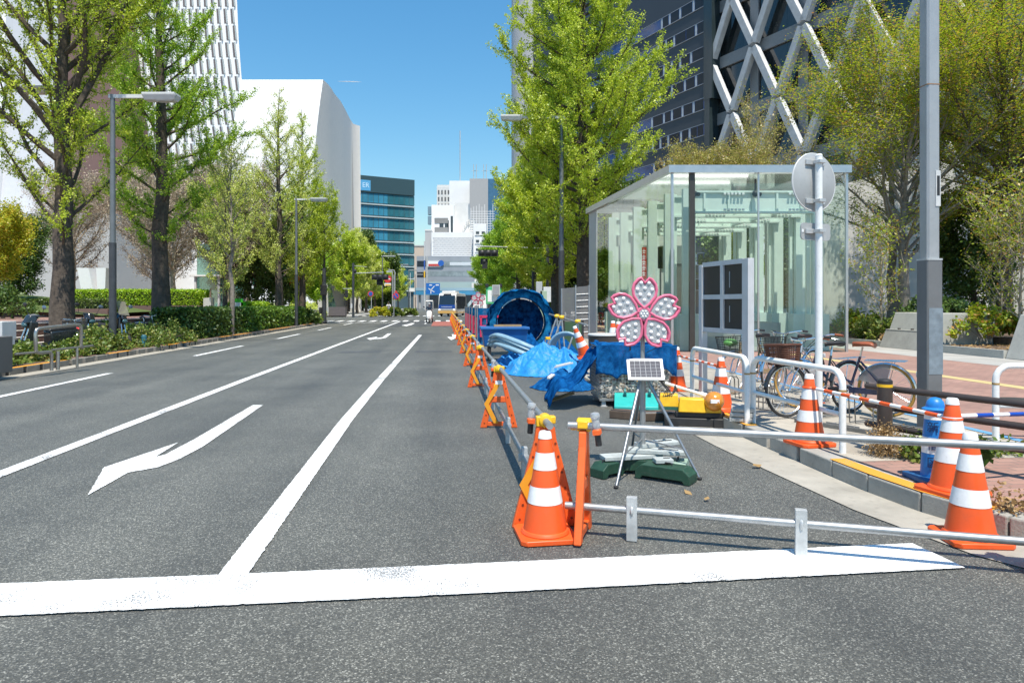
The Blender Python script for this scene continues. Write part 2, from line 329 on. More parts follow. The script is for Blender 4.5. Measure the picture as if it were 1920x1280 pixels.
sheet('tactile_strip', [(9.75,61),(10.05,61),(9.75,5.75),(9.45,5.75)], .154, mat('tactile_yellow', (.55,.43,.20), .8, var=.15, scale=3, bump=.5, bscale=90))
def kerb_stones(name, pl, z, w, step, m, rz=TH):
    b = MB(); pin = offs(pl, w); L = 0
    for i in range(len(pl)-1):
        a, c = Vector(pl[i]), Vector(pl[i+1]); ai, ci = Vector(pin[i]), Vector(pin[i+1]); n = max(1, round((c-a).length/step))
        for k in range(n):
            f0, f1 = k/n+.004*(k > 0)/max(.2, 1), (k+1)/n
            g = .006/max((c-a).length, .1)
            p = [a.lerp(c, f0+g), a.lerp(c, f1-g), ai.lerp(ci, f1-g), ai.lerp(ci, f0+g)]
            zz = z + random.uniform(-.003, .003)
            b.hexa([(q.x, q.y, -.03) for q in p], [(q.x, q.y, zz) for q in p])
    o = b.build(name, m, smooth=False, bevel=.012); o.rotation_euler.z = rz; return struct(o)
random.seed(3)
kerb_stones('kerb', KR, .15, KW, .62, CONC)
KL = [(-9.35,-10),(-9.35,20),(-9.35,54),(-10.2,57.5),(-12.5,60),(-40,61)]
kerb_stones('kerb', KL, .15, .18, .62, mat('weathered_kerb', (.20,.19,.17), .9, var=.3, scale=2.5, bump=.3, bscale=60, dirt=.3))
def kerb_paint(pl, w, t0, t1):
    pts = [p for p in pl if t0 < p[1] < t1]
    def at(t):
        for a, c in zip(pl, pl[1:]):
            if min(a[1], c[1]) <= t <= max(a[1], c[1]) and a[1] != c[1]: f = (t-a[1])/(c[1]-a[1]); return (a[0]+(c[0]-a[0])*f, t)
    line = sorted([at(t0)]+pts+[at(t1)], key=lambda p: -p[1])
    out = offs(line, w-.012) if w > 0 else [(p[0]+w, p[1]) for p in line]
    inn = [(p[0]+(.010 if w > 0 else -.010), p[1]) for p in line]
    sheet('kerb_paint', inn + out[::-1], .1565, YPAINT)
for a, c in ((4.28,5.85),(7.55,9.9),(12,14.5),(17,20)): kerb_paint(KR, KW, a, c)
for a, c in ((9,13.6),(15.6,18.2),(20.2,21.6),(24.0,27.2),(30,34.5),(38,43),(47,50)): kerb_paint(KL, -.168, a, c)
sheet('gutter', [(-9.35,-10),(-9.35,54),(-8.93,54),(-8.93,-10)], .008, GUTR)
# markings
RJ = random.Random(77)
def ragged(pts, step=.022, a=.0022):
    out = []
    for i, p in enumerate(pts):
        q = pts[(i+1) % len(pts)]; d = math.hypot(q[0]-p[0], q[1]-p[1]); n = min(700, max(1, int(d/step)))
        if p[1] > 25: n = 1
        for k in range(n): f = k/n; out.append((p[0]+(q[0]-p[0])*f+RJ.gauss(0, a)*(k > 0), p[1]+(q[1]-p[1])*f+RJ.gauss(0, a)*(k > 0)))
    return out
def marking(pts, m=WPAINT, z=.008): return sheet('road_marking', ragged(pts), z, m)
def gm(*uv): return [S(*G(u, v).xy) for u, v in uv]
stop = [(-4.4,3.98),(-2.42,4.025),(-1.0,4.03),(1.0,4.10),(2.13,4.14)]
a0 = S(*G(0,1097).xy); a1 = S(*G(1711,1021).xy); b0 = S(*G(0,1158).xy); b1 = S(*G(1810,1067).xy)
k = (a1[1]-a0[1])/(a1[0]-a0[0]); k2 = (b1[1]-b0[1])/(b1[0]-b0[0])
marking([(a0[0]-2, a0[1]-2*k), a0, gm((560,1074))[0], gm((1000,1054))[0], a1, b1, gm((960,1112))[0], b0, (b0[0]-2, b0[1]-2*k2)], z=.012)
def line(pts, w, z=.008): marking([(s-w/2, t) for s, t in pts] + [(s+w/2, t) for s, t in pts[::-1]], z=z)
t0 = S(*G(440,1076).xy)[1]
line([(-1.20,t0-.15),(-1.23,5.5),(-1.30,9.2),(-1.31,14),(-1.27,22),(-1.2,34.4)], .165)
line([(-3.98,3.0),(-4.02,6.2),(-4.06,14.5),(-4.02,30),(-3.95,62)], .16)
for a in (1.5, 11.2, 21.2, 31.2, 41.2, 51.5): line([(-7.38-.03*(a > 15), a),(-7.44, a+4.9)], .15)
line([(-1.5,54.0),(-1.5,57.6)], .16)
marking([(-9.2,57.4),(-4.0,57.4),(-4.0,57.75),(-9.2,57.75)])
for i in range(16): s = -11.6+i*.98; marking([(s,61.2),(s+.47,61.2),(s+.47,65.2),(s,65.2)])
for i in range(16): s = -11.6+i*.98; marking([(s,88),(s+.47,88),(s+.47,92),(s,92)])
marking(gm((165,929),(195,877),(335,830),(290,858),(310,853),(338,838),(363,825),(474,760),(493,760),(380,838),(335,862),(295,877),(240,887)))
marking(gm((687,634.6),(708,631.3),(704,634.3),(717,632.5),(727,625.3),(734,625.3),(724,633.2),(714,635.2),(702,635.6),(694,637.2)))
marking(gm((838.6,632),(846,637.8),(856.6,633.3),(853,631.2),(858,631),(869,629.6),(858.5,627.6),(853,627.2),(847,627),(849,632)), z=.012)
marking(gm((753,610.2),(766,607.6),(771,606),(778,606),(771,609.6),(762,611.6)), z=.012)
marking(gm((855,614.6),(860,613.2),(861,607),(863.2,607),(863.5,613.2),(861,615.4)), z=.012)
# left side: kerbside soil, pavement, plaza on steps
slab('pavement', [(-60,-10),(-9.53,-10),(-9.53,54),(-12.5,59.8),(-60,60.8)], -.02, .146, PAVE)
slab('pavement', [(-90,84),(-10.4,84),(-10.4,300),(-90,300)], -.02, .15, SLAB)
sheet('planting_soil', [(-9.6,16.2),(-9.6,53.5),(-12.1,53.5),(-12.1,16.2)], .153, SOIL)
BRICKW = brick('red_brick', (.26,.12,.10), (.22,.10,.085), (.16,.10,.09), .21, .065)
b = MB()
for i in range(4): b.bx(-13.8, -12.62-.3*i, 14, 38, .14+.19*i, .14+.19*(i+1)-.001*i)
o = struct(b.build('plaza_steps', mat('step_brick', (.16,.09,.075), .85, var=.2), smooth=False)); o.rotation_euler.z = TH
b = MB()
for i in range(4): b.bx(-12.86-.3*i, -12.615-.3*i, 14, 38, .335+.19*i, .343+.19*i)
o = struct(b.build('step_nosing_strips', mat('step_nosing', (.62,.58,.52), .8), smooth=False)); o.rotation_euler.z = TH
slab('plaza_floor', [(-60,5),(-13.75,5),(-13.75,56),(-60,56)], -.01, .906, PAVE)
# ------------------------------------------------------------------ far buildings
def panelled(key, col, rough=.55, w=3.0, h=1.5, groove=.6, var=.05):
    m = brick(key, col, [c*(1-var) for c in col], [c*groove for c in col], w, h, 0, rough, .02, .1, .06); return m
WALLW = mat('white_facade', (.80,.80,.79), .6, var=.04, scale=.25)
OFFW = mat('off_white_wall', (.66,.655,.63), .7, var=.07, scale=.4)
WIND = mat('dark_window', (.035,.045,.055), .12, var=.25, scale=.6, spec=.8)
def win(parent, rects, m, d=.12, name='window'):
    """rects in the parent's own X-Z plane at y=-d/2 (front towards -Y); one object each"""
    for x0, x1, z0, z1 in rects:
        b = MB(); b.bx(x0, x1, -d, .1, z0, z1); b.build(name, m, parent, smooth=False)
# teal office
def flat_front(name, label, cat, ul, vt_l, yl, ur, yr, ground_z=0):
    """an Empty whose X axis runs along a facade from pixel column ul at depth yl to ur at depth yr"""
    A = Vector(((ul-960)/FPX*yl, yl, 0)); B = Vector(((ur-960)/FPX*yr, yr, 0)); d = B-A
    return thing(name, label, cat, A, math.atan2(d.y, d.x)), d.length, EYE-(vt_l-HZ)/FPX*yl
e, Ln, top = flat_front('office_building', 'teal glass office block with dark roof band beyond the museum', 'building', 660, 329, 194, 776.5, 203)
b = MB(); b.bx(0, Ln, .3, 30, 0, top); b.build('core', mat('office_core', (.06,.10,.12), .4), e, smooth=False)
TEAL = mat('teal_glass', (.035,.16,.20), .12, var=.35, scale=.14, spec=.9); TEAL2 = mat('blue_glass', (.05,.24,.36), .1, var=.3, scale=.14, spec=.9)
b = MB(); b.bx(-.05, Ln+.05, -.25, .3, top-4.4, top+.3); b.build('roof_band', mat('office_roof_band', (.035,.075,.09), .4), e, smooth=False)
fl = 3.55
for i in range(8):
    z1 = top-4.5-i*fl; 
    b = MB(); b.bx(.0, Ln*.56, .05, .29, z1-fl+.75, z1-.1); b.build('window_band', TEAL2, e, smooth=False)
    b = MB(); b.bx(Ln*.56, Ln, .06, .29, z1-fl+.75, z1-.1); b.build('window_band', TEAL, e, smooth=False)
    b = MB(); b.bx(-.1, Ln+.1, -.35, .29, z1-fl+.1, z1-fl+.45); b.build('ledge', mat('office_ledge', (.40,.48,.50), .5), e, smooth=False)
    b = MB()
    for k in range(13): b.bx(k*Ln/12-.06, k*Ln/12+.06, -.04, .06, z1-fl+.75, z1-.1)
    b.build('mullion', mat('office_mullion', (.05,.11,.13), .4), e, smooth=False)
b = MB(); b.bx(2.2, 5.3, -.32, -.25, top-4.0, top-1.0); q = b.build('sign', mat('sign_sky_blue', (.10,.36,.62), .4), e, smooth=False)
text_mesh('lettering', 'ER', 1.9, mat('sign_light_blue', (.55,.75,.9), .5), q, face_cam((3.9, -.34, top-2.5)))
# white apartment tower, blank tower, panelled block, front block, perforated block, stair tower, banded block
def block(name, label, ul, ur, vt, y, vb=None, depth=20, m=None, rz=0):
    x0, x1 = (ul-960)/FPX*y, (ur-960)/FPX*y; z1 = EYE-(vt-HZ)/FPX*y; z0 = 0 if vb is None else EYE-(vb-HZ)/FPX*y
    e = thing(name, label, 'building', (x0, y, 0), rz); b = MB(); b.bx(0, x1-x0, 0, depth, z0, z1); b.build('wall', m or OFFW, e, smooth=False)
    return e, x1-x0, z0, z1
px = lambda y: y/FPX
e, w, z0, z1 = block('apartment_tower', 'pale apartment tower with a grid of dark balconies', 819, 843.5, 350, 330, None, 18)
for r in range(6):
    for c in range(4): win(e, [(.6+c*w/4, .6+c*w/4+w/4-.9, z1-3.6-r*3.3, z1-1.7-r*3.3)], mat('dark_balcony', (.10,.105,.11), .7), .15, 'balcony')
b = MB(); b.bx(.2, w-.2, .2, 17, z1, z1+.9); b.build('parapet', OFFW, e, smooth=False)
e, w, z0, z1 = block('white_tower', 'blank white tower with aerial on its roof', 842.5, 881, 339, 318, None, 25, WALLW)
b = MB(); b.tube([(w*.5, 3, z1), (w*.5, 3, z1+24)], .22, 5); b.build('aerial', GGREY, e)
b = MB(); b.bx(w*.4, w*.48, -.2, 0, z1-19, z1-16); b.build('vent', GGREY, e, smooth=False)
e, w, z0, z1 = block('panelled_tower', 'grey tower of horizontal panels with a glass corner', 880.5, 915, 335, 305, None, 25, panelled('grey_panels', (.50,.50,.50), .6, 40, 2.2, .7))
b = MB(); b.bx(w, w+13, .4, 25, 0, z1); b.build('glass_corner', brick('striped_glass', (.05,.13,.22), (.06,.16,.26), (.5,.54,.58), 60, 1.7, 0, .2, .28, 0), e, smooth=False)
b = MB()
for q in (.2, .35, .75, .9): b.tube([(w*q, 3, z1), (w*q, 3, z1+7)], .15, 5); b.tube([(w*q-1, 3, z1+4), (w*q+1, 3, z1+4)], .1, 4)
b.build('roof_aerial', GGREY, e)
b = MB(); b.bx(2, 5, -.2, 0, z1-23, z1-21); b.build('vent', WIND, e, smooth=False)
e, w, z0, z1 = block('apartment_block', 'white block with open balconies and a blank stepped side', 809, 851, 384, 272, None, 16, WALLW)
k = px(272)
win(e, [(w*.36+q, w*.36+q+1.6, z1-9.3-j*15.4*k*1.05*.9, z1-6.2-j*15.4*k*1.05*.9) for j in range(3) for q in (0, 2.1)], WIND)
win(e, [(w*.86, w*.96, z1-8.2-i*14.4*k*1.2, z1-4.5-i*14.4*k*1.2) for i in range(3)], WIND)
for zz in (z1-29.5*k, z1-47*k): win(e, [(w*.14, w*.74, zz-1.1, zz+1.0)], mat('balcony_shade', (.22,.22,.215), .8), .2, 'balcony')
win(e, [(w*.72, w*.76, z1-9.3, z1-6.2)], WIND)
b = MB(); b.bx(w, w*1.62, 2.5, 16, 0, z1+1.2); b.bx(w*1.62, w*1.9, 3, 16, 0, z1-26*k); b.build('side_wall', OFFW, e, smooth=False)
for j, zz in enumerate((z1-12*k, z1-30*k)):
    b = MB(); b.bx(-1.6, -.01, 1, 3.6, zz-1.2, zz+2); b.build('side_balcony', mat('blue_grey_balcony', (.18,.27,.33), .5), e, smooth=False)
b = MB()
for i in range(5): b.tube([(w*1.25+i*.9, 2.2, z1-60*k+i*1.5), (w*1.25+i*.9+.9, 2.2, z1-60*k+i*1.5+1.5), (w*1.25+i*.9+.9, 2.2, z1-60*k+i*1.5+3.2)], .12, 4)
b.build('roof_stair', GGREY, e)
b = MB()
rng = random.Random(5)
for i in range(9): b.tube([(w*1.75+i*1.1, 2.0, z1-50*k), (w*1.75+i*1.1, 2.0, z1-10*k+rng.uniform(-2, 3))], .1, 4)
for i in range(9): b.tube([(w*1.72, 2.0, z1-48*k+i*1.0*k*4.6), (w*1.75+9.5, 2.0, z1-48*k+i*1.0*k*4.6)], .1, 4)
b.build('rooftop_lattice', WALLW, e)
e, w, z0, z1 = block('perforated_block', 'white low block pierced by rows of small triangles', 809, 886.5, 435.5, 266, None, 12, WALLW)
TRI = mat('shadow_grey', (.22,.225,.235), .8)
for r in range(10):
    b = MB(); zz = z1-2.2-r*.79
    for c in range(30):
        x = .5+c*(w-1)/29.5+(r % 2)*.26; b.ext([(x, -.06, zz), (x+.42, -.06, zz), (x+.21, -.06, zz-.42)], (0, .1, 0))
    b.build('triangle_opening_row', TRI, e, smooth=False)
e, w, z0, z1 = block('stair_tower', 'slim white tower with six pairs of square windows', 887.5, 911.5, 420, 262, None, 12, WALLW)
kk = px(262)
win(e, [(x, x+1.25, z1-18.5*kk-i*15.8*kk, z1-14*kk-i*15.8*kk) for i in range(6) for x in (1.0, 3.2)], WIND)
for i in range(6):
    b = MB(); b.bx(.6, w-.4, -.25, -.001, z1-21.3*kk-i*15.8*kk, z1-20.2*kk-i*15.8*kk); b.build('sill_band', OFFW, e, smooth=False)
e, w, z0, z1 = block('banded_block', 'grey low block with long window bands and a billboard', 781, 888, 480, 255, None, 14, mat('blue_grey_wall', (.30,.33,.37), .6, var=.08, scale=.3))
kk = px(255)
for i, (a, c) in enumerate(((10,20),(28,38))): win(e, [(4.2, w-.3, z1-c*kk, z1-a*kk)], mat('band_glass', (.25,.30,.32), .25, var=.4, scale=.3), .05, 'window_band')
win(e, [(.2, 3.6, z1-20*kk, z1-9*kk), (.2, 3.6, z1-40*kk, z1-30*kk)], WIND, .05, 'window_band')
b = MB(); b.bx(3.6, 4.2, -.3, 0, 0, z1); b.build('pilaster', GGREY, e, smooth=False)
b = MB(); b.bx(4.2, 4.2+17*kk*1.0+1.6, -.5, -.05, z1-20*kk, z1-9.5*kk); bb = b.build('billboard', WALLW, e, smooth=False)
b = MB(); b.bx(4.5, 8.6, -.56, -.5, z1-19*kk, z1-15*kk); b.build('red_panel', mat('sign_red', (.55,.06,.05), .5), bb, smooth=False)
b = MB(); b.lathe([(1.1, 0), (1.1, .08)], (0,0,0), 20, Matrix.Rotation(rad(90), 3, 'X')); q = b.build('blue_emblem', mat('sign_blue', (.02,.12,.45), .5), bb, smooth=False); q.location = (9.2, -.55, z1-13.5*kk)
win(e, [(12.4, w-.4, z1-17.5*kk, z1-11.5*kk)], mat('white_lettering_band', (.62,.66,.70), .5), .1, 'sign_band')
e, w, z0, z1 = block('beige_house', 'small beige house wall showing between teal office and banded block', 776, 798, 462, 290, None, 10, mat('beige_wall', (.55,.46,.38), .8))
b = MB(); b.bx(-.2, w+.2, -.2, 10.2, z1, z1+.5); b.build('roof', GGREY, e, smooth=False)
e, w, z0, z1 = block('annex_block', 'pale grey annex left of perforated block', 797, 809.5, 433, 268, None, 10, mat('pale_grey_wall', (.46,.46,.46), .8))
b = MB(); b.bx(-.1, w, -.15, 10, z1, z1+.6); b.build('parapet', OFFW, e, smooth=False)
# shop canopy and steel bridge at the end of the road
e = thing('shop_arcade', 'pale teal shopfront strip under the banded block', 'building', (0, 248, 0))
y = 248; b = MB(); b.bx((805-960)*px(y), (905-960)*px(y), 0, 3, 6.2, 9.6); b.build('fascia', mat('teal_fascia', (.36,.48,.48), .4), e, smooth=False)
b = MB(); b.bx((805-960)*px(y), (905-960)*px(y), .5, 3.5, 0, 6.2); b.build('shopfront', WIND, e, smooth=False)
b = MB(); b.bx((885-960)*px(y), (905-960)*px(y), -2, 0, 7.2, 9.2); b.build('awning', OFFW, e, smooth=False)
y = 225
e = thing('footbridge', 'blue steel footbridge across the far end of the road', 'bridge', (0, y, 0))
b = MB(); b.bx((770-960)*px(y), (910-960)*px(y), 0, 3, 4.6, 6.0); b.build('girder', mat('bridge_blue', (.06,.27,.47), .45, var=.1, scale=1), e, smooth=False)
b = MB(); b.bx((770-960)*px(y), (910-960)*px(y), -.05, .05, 6.0, 6.9); b.build('railing', mat('bridge_rail', (.30,.45,.55), .5), e, smooth=False)
for u in (786, 902):
    b = MB(); b.cyl(((u-960)*px(y), 1.5, 0), ((u-960)*px(y), 1.5, 4.6), .45); b.build('pier', GGREY, e)
b = MB(); xa, xb = (877-960)*px(y), (902-960)*px(y)
b.hexa([(xa, -1.2, .2), (xb, -1.2, 5.2), (xb, -.4, 5.2), (xa, -.4, .2)], [(xa, -1.2, 1.6), (xb, -1.2, 6.6), (xb, -.4, 6.6), (xa, -.4, 1.6)]); b.build('stairway', brick('stair_stripes', (.5,.56,.58), (.42,.5,.53), (.2,.3,.36), 1.2, .7, 0, .6, .2, 0), e, smooth=False)
# ------------------------------------------------------------------ museum and flared tower on the left
MUSW = mat('museum_white_steel', (.74,.74,.735), .55, var=.03, scale=.15)
MUSE = panelled('museum_grey_panels', (.88,.86,.825), .5, 3.4, 60, .8, .04)
e = thing('museum', 'white museum with convex front and curved grey flank', 'building', (0,0,0))
plan = [(-42.5,101.4),(-29.1,101.4),(-28.75,107),(-28.85,109.5),(-29.0,111.2),(-29.05,116),(-29.5,121),(-30.1,127),(-30.3,130.2),(-29.35,131.8),(-44,131.8)]
lev = [0,4,8,12,16,20,24,28,31,33.5,35.9]
def mus_off(i, z):
    x, y = plan[i]; q = z/35.9
    if i in (0, 1): y += 3.2*max(0, (q-.35)/.65)**2.2 - 1.2*(1-q)
    if 1 <= i <= 3: x += -.55*math.sin(math.pi*min(1, q*1.02))*(1.2-.25*i) + (.15 if i == 1 else 0)
    if i in (4, 5): x += -.5*(1-q)
    if i == 9: x += .35*(1-q)
    if i == 0: x += 1.6*q-.6
    return (x, y, z)
b = MB(); n = len(plan)
for z in lev: b.v += [mus_off(i, z) for i in range(n)]
for j in range(len(lev)-1):
    for i in range(n):
        if lev[j+1] <= 12 and 2 <= i <= 7: continue       # the flank stops short of the ground here
        b.f.append((j*n+i, j*n+(i+1) % n, (j+1)*n+(i+1) % n, (j+1)*n+i)); b.m.append(0 if i in (0, 10, 9) else 1)
b.f.append(tuple((len(lev)-1)*n+i for i in range(n))); b.m.append(0)
b.build('shell', [MUSW, MUSE], e, angle=50)
# lower edge of the flank: a sweeping curve down to the far corner
b = MB()
cur = [(106,11.8),(108.5,11.2),(111,10.6),(113.5,9.6),(116,8.3),(118.5,7.2),(121,6.6),(124,6.4),(127,6.9)]
def fx(y):
    for (xa, ya), (xb, yb) in zip([mus_off(i, 10)[:2] for i in range(2, 9)], [mus_off(i, 10)[:2] for i in range(3, 10)]):
        if ya <= y <= yb: return xa+(xb-xa)*(y-ya)/(yb-ya)
    return -30
for (ya, za), (yb, zb) in zip(cur, cur[1:]):
    b.quad((fx(ya)-.01, ya, za), (fx(yb)-.01, yb, zb), (fx(yb)-.01, yb, 12.05), (fx(ya)-.01, ya, 12.05))
b.quad((fx(127), 127, 0), (fx(130), 130, 0), (fx(130), 130, 12), (fx(127), 127, 12))
b.build('flank_hem', MUSE, e)
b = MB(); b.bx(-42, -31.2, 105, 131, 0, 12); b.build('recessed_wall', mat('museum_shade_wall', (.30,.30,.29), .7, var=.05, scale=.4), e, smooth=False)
b = MB(); b.quad((-30.6,107.5,0), (-29.9,117,0), (-30.9,112,9.5)); b.quad((-29.9,117,0), (-31.0,118,3), (-30.9,112,9.5)); b.build('glass_prism', glassmat('green_glass', (.5,.75,.68), .2, opac=.35, alpha_col=(.25,.45,.4)), e, smooth=False)
b = MB(); b.bx(-31.0, -30.2, 109, 113.6, 5.2, 6.1); b.build('canopy', MUSW, e, smooth=False)
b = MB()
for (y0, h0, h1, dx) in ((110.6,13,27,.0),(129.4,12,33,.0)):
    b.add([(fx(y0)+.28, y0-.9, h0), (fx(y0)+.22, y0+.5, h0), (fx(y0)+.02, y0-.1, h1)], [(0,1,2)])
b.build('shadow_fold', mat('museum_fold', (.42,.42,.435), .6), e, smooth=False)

# flared white tower
e = thing('flared_tower', 'tall white office tower flaring at its foot with rows of slit windows', 'building', (0,0,0))
TW = mat('tower_white', (.80,.80,.80), .6, var=.03, scale=.1)
Y0 = 150.0
def rx(z): q = max(0, (72-z)/72); return -60.6 + 9.5*q**2.3 + 2.2*q      # right edge of the main facade
def lx(z): q = max(0, (72-z)/72); return -86.5 - 2*q + 5.5*q**1.5
zs = [0,6,12,18,24,30,36,44,52,60,72,90]
b = MB()
for z in zs: b.v += [(lx(z), Y0, z), (rx(z), Y0, z), (rx(z)*1.22-2, Y0+30, z), (lx(z)*1.2, Y0+30, z)]
for j in range(len(zs)-1):
    for i in range(4): b.f.append((j*4+i, j*4+(i+1) % 4, j*4+4+(i+1) % 4, j*4+4+i)); b.m.append(0)
b.build('facade', TW, e, angle=60)
SLIT = mat('tower_slit', (.14,.12,.12), .5, var=.15, scale=.5); FIN = mat('tower_fin_side', (.42,.47,.48), .5)
fh = 3.7; ncol = 17
cache = {}
for c in range(ncol):
    b = MB(); b2 = MB()
    for r in range(3, 23):
        z0, z1 = r*fh+.25, (r+1)*fh-.25
        if z0 < 9: continue
        def X(f, z): return lx(z)+(rx(z)-lx(z))*f
        f = (c+.55)/ncol; f -= .012*(r % 2)
        wv = .40
        b.quad((X(f,z0)-wv, Y0-.05, z0), (X(f,z0)+wv*.4, Y0-.05, z0), (X(f,z1)+wv*.1, Y0-.05, z1), (X(f,z1)-wv*1.2, Y0-.05, z1))
        p = [(X(f,z0)+wv*.4, Y0, z0), (X(f,z0)+wv*1.0, Y0, z0), (X(f,z1)+wv*.6, Y0, z1), (X(f,z1)+wv*.1, Y0, z1)]
        b2.ext(p, (0, -.35, 0))
    b.build('window_column', SLIT, e, smooth=False); b2.build('fin_column', FIN, e, smooth=False)
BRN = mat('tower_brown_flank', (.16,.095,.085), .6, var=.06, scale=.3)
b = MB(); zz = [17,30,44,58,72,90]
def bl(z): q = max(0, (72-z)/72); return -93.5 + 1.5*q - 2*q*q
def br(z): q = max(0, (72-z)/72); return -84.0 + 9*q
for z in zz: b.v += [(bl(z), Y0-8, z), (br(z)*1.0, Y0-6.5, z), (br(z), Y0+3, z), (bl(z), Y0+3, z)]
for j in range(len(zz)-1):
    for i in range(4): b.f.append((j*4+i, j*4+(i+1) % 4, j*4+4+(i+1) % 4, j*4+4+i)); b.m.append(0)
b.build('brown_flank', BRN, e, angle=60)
b = MB(); zz = [0,8,16,24,36,50,70,95]
for z in zz: q = max(0,(50-z)/50); b.v += [(-104.5-5*q**2, Y0-9-9*q**2, z), (-93.2-2*q+1.5*q, Y0-9-9*q**2, z), (-93.2, Y0+3, z), (-106, Y0+3, z)]
for j in range(len(zz)-1):
    for i in range(4): b.f.append((j*4+i, j*4+(i+1) % 4, j*4+4+(i+1) % 4, j*4+4+i)); b.m.append(0)
b.build('grey_pier', panelled('tower_grey_panels', (.56,.57,.60), .5, 2.4, 30, .85), e, angle=60)
b = MB(); b.hexa([(-135,Y0-14,0),(-103,Y0-14,0),(-103,Y0+3,0),(-135,Y0+3,0)], [(-130,Y0-6,95),(-105.5,Y0-6,95),(-105.5,Y0+3,95),(-130,Y0+3,95)]); b.build('white_wing', panelled('tower_white_panels', (.80,.80,.80), .6, 18, 6, .85), e, smooth=False)
b = MB(); b.bx(-130, -70, Y0-30, Y0-9.2, 0, 17.5); b.build('podium', mat('podium_grey', (.40,.39,.375), .7, var=.06, scale=.3), e, smooth=False)
b = MB()
for x in (-112, -107, -100, -94): b.bx(x, x+1.2, Y0-30.3, Y0-30, 0, 17)
b.build('podium_pilasters', LGREY, e, smooth=False)

# ------------------------------------------------------------------ dark tower with diagrid on the right
fd = Vector((-.516, 1, 0)).normalized(); ang = math.atan2(fd.y, fd.x); F0 = Vector((27.4, 95, 0)); KL_ = 1.125
e = thing('diagrid_tower', 'dark tower with white diagonal lattice over glass and banded dark flank', 'building', F0, ang)
# local +X runs away along the facade, its front is local +Y (towards the road)
DKW = panelled('dark_panels', (.058,.066,.078), .45, 7.5, 60, .75, .05)
b = MB(); b.bx(0, 56, -25, 0, 0, 95); b.build('dark_flank', DKW, e, smooth=False)
BLUEW = mat('blue_window', (.008,.06,.21), .08, var=.5, scale=.35, spec=1.0); WFR = mat('window_frame_grey', (.36,.38,.41), .4)
CURT = mat('curtain', (.42,.46,.5), .8, var=.2, scale=2)
fp = 3.62
rng = random.Random(11)
for i in range(-6, 9):
    zb = 27.0 + i*fp - 12.6; 
    if zb < 3: continue
    b = MB(); b.bx(.8, 50, -.05, .06, zb, zb+1.55); wb = b.build('window_band', BLUEW, e, smooth=False)
    b = MB(); b.bx(.6, 50.2, -.04, .12, zb-.06, zb); b.bx(.6, 50.2, -.04, .12, zb+1.55, zb+1.60)
    b.build('window_frame', WFR, wb, smooth=False)
    b = MB(); c = MB(); x = 1.0
    while x < 11 - .5*(i % 3):
        wdt = rng.choice((1.2,1.7,2.2)); b.bx(x, x+wdt, -.03, .075, zb+.05, zb+1.5); x += wdt+.12
        if rng.random() < .8: c = MB(); c.bx(x, x+.35, -.02, .085, zb+.03, zb+1.52); c.build('curtain', CURT, wb, smooth=False); x += .5
    b.build('open_pane', mat('window_black', (.012,.012,.014), .3), wb, smooth=False)
b = MB(); b.cyl((54.5, -3, 0), (54.5, -3, 95), 5.2, n=28); b.build('rounded_end', mat('grey_round_end', (.42,.42,.43), .5, var=.08, scale=.3), e)
DGL = brick('dark_diagrid_glass', (.012,.016,.018), (.03,.036,.038), (.008,.01,.011), 2.4, 7.4, 0, .06, .06, 0)
DGL.node_tree.nodes['Principled BSDF'].inputs['Specular IOR Level'].default_value = .8
b = MB(); b.bx(-62, -.02, -25, -1.6, 4, 95); b.build('glass_skin', DGL, e, smooth=False)
b = MB(); b.bx(-62, -.02, -24, -1.2, 0, 4); b.build('base', CONC, e, smooth=False)
ALU = brick('ribbed_white_aluminium', (.68,.69,.70), (.63,.64,.65), (.42,.43,.44), 40, .22, 0, .5, .012, .3)
SHAD = mat('inner_frame_grey', (.22,.225,.23), .5)
sp, hz_ = 7.65, 7.75
def node(i, j): return Vector((-(i + (.5 if j % 2 else 0))*sp - .1, 0, 35+hz_*j))
def beam(b, p, q, w, d, y): 
    dr = (q-p).normalized(); nn = Vector((-dr.z, 0, dr.x))*w/2
    b.ext([(p-nn)+Vector((0,y,0)), (q-nn)+Vector((0,y,0)), (q+nn)+Vector((0,y,0)), (p+nn)+Vector((0,y,0))], (0, -d, 0))
for j in range(-5, 8):
    b = MB()
    for i in range(0, 8):
        p = node(i, j)
        for q in ((node(i, j+1), node(i-1, j+1)) if j % 2 == 0 else (node(i, j+1), node(i+1, j+1))):
            if q.x > .3: continue
            dr = (q-p).normalized(); beam(b, p+dr*.35, q-dr*.35, .88, .8, .0)
    if b.v: b.build('lattice_tier', ALU, e, smooth=False)
for j in range(-4, 8, 1):
    b = MB(); b.bx(-61, -.1, -1.55, -1.25, 35+hz_*j-.8, 35+hz_*j+.8); b.build('inner_ring_beam', SHAD, e, smooth=False)
for i in range(0, 8):
    b = MB(); b.bx(-(i+.9)*sp-.7, -(i+.9)*sp+.7, -1.58, -1.35, 4, 95); b.build('inner_column', SHAD, e, smooth=False)
b = MB(); b.bx(-.8, .8, -1.5, .25, 30, 95); b.bx(-.3, .7, -1.5, .2, 4, 30); b.build('corner_strip', mat('dark_corner_glass', (.03,.045,.05), .1), e, smooth=False)

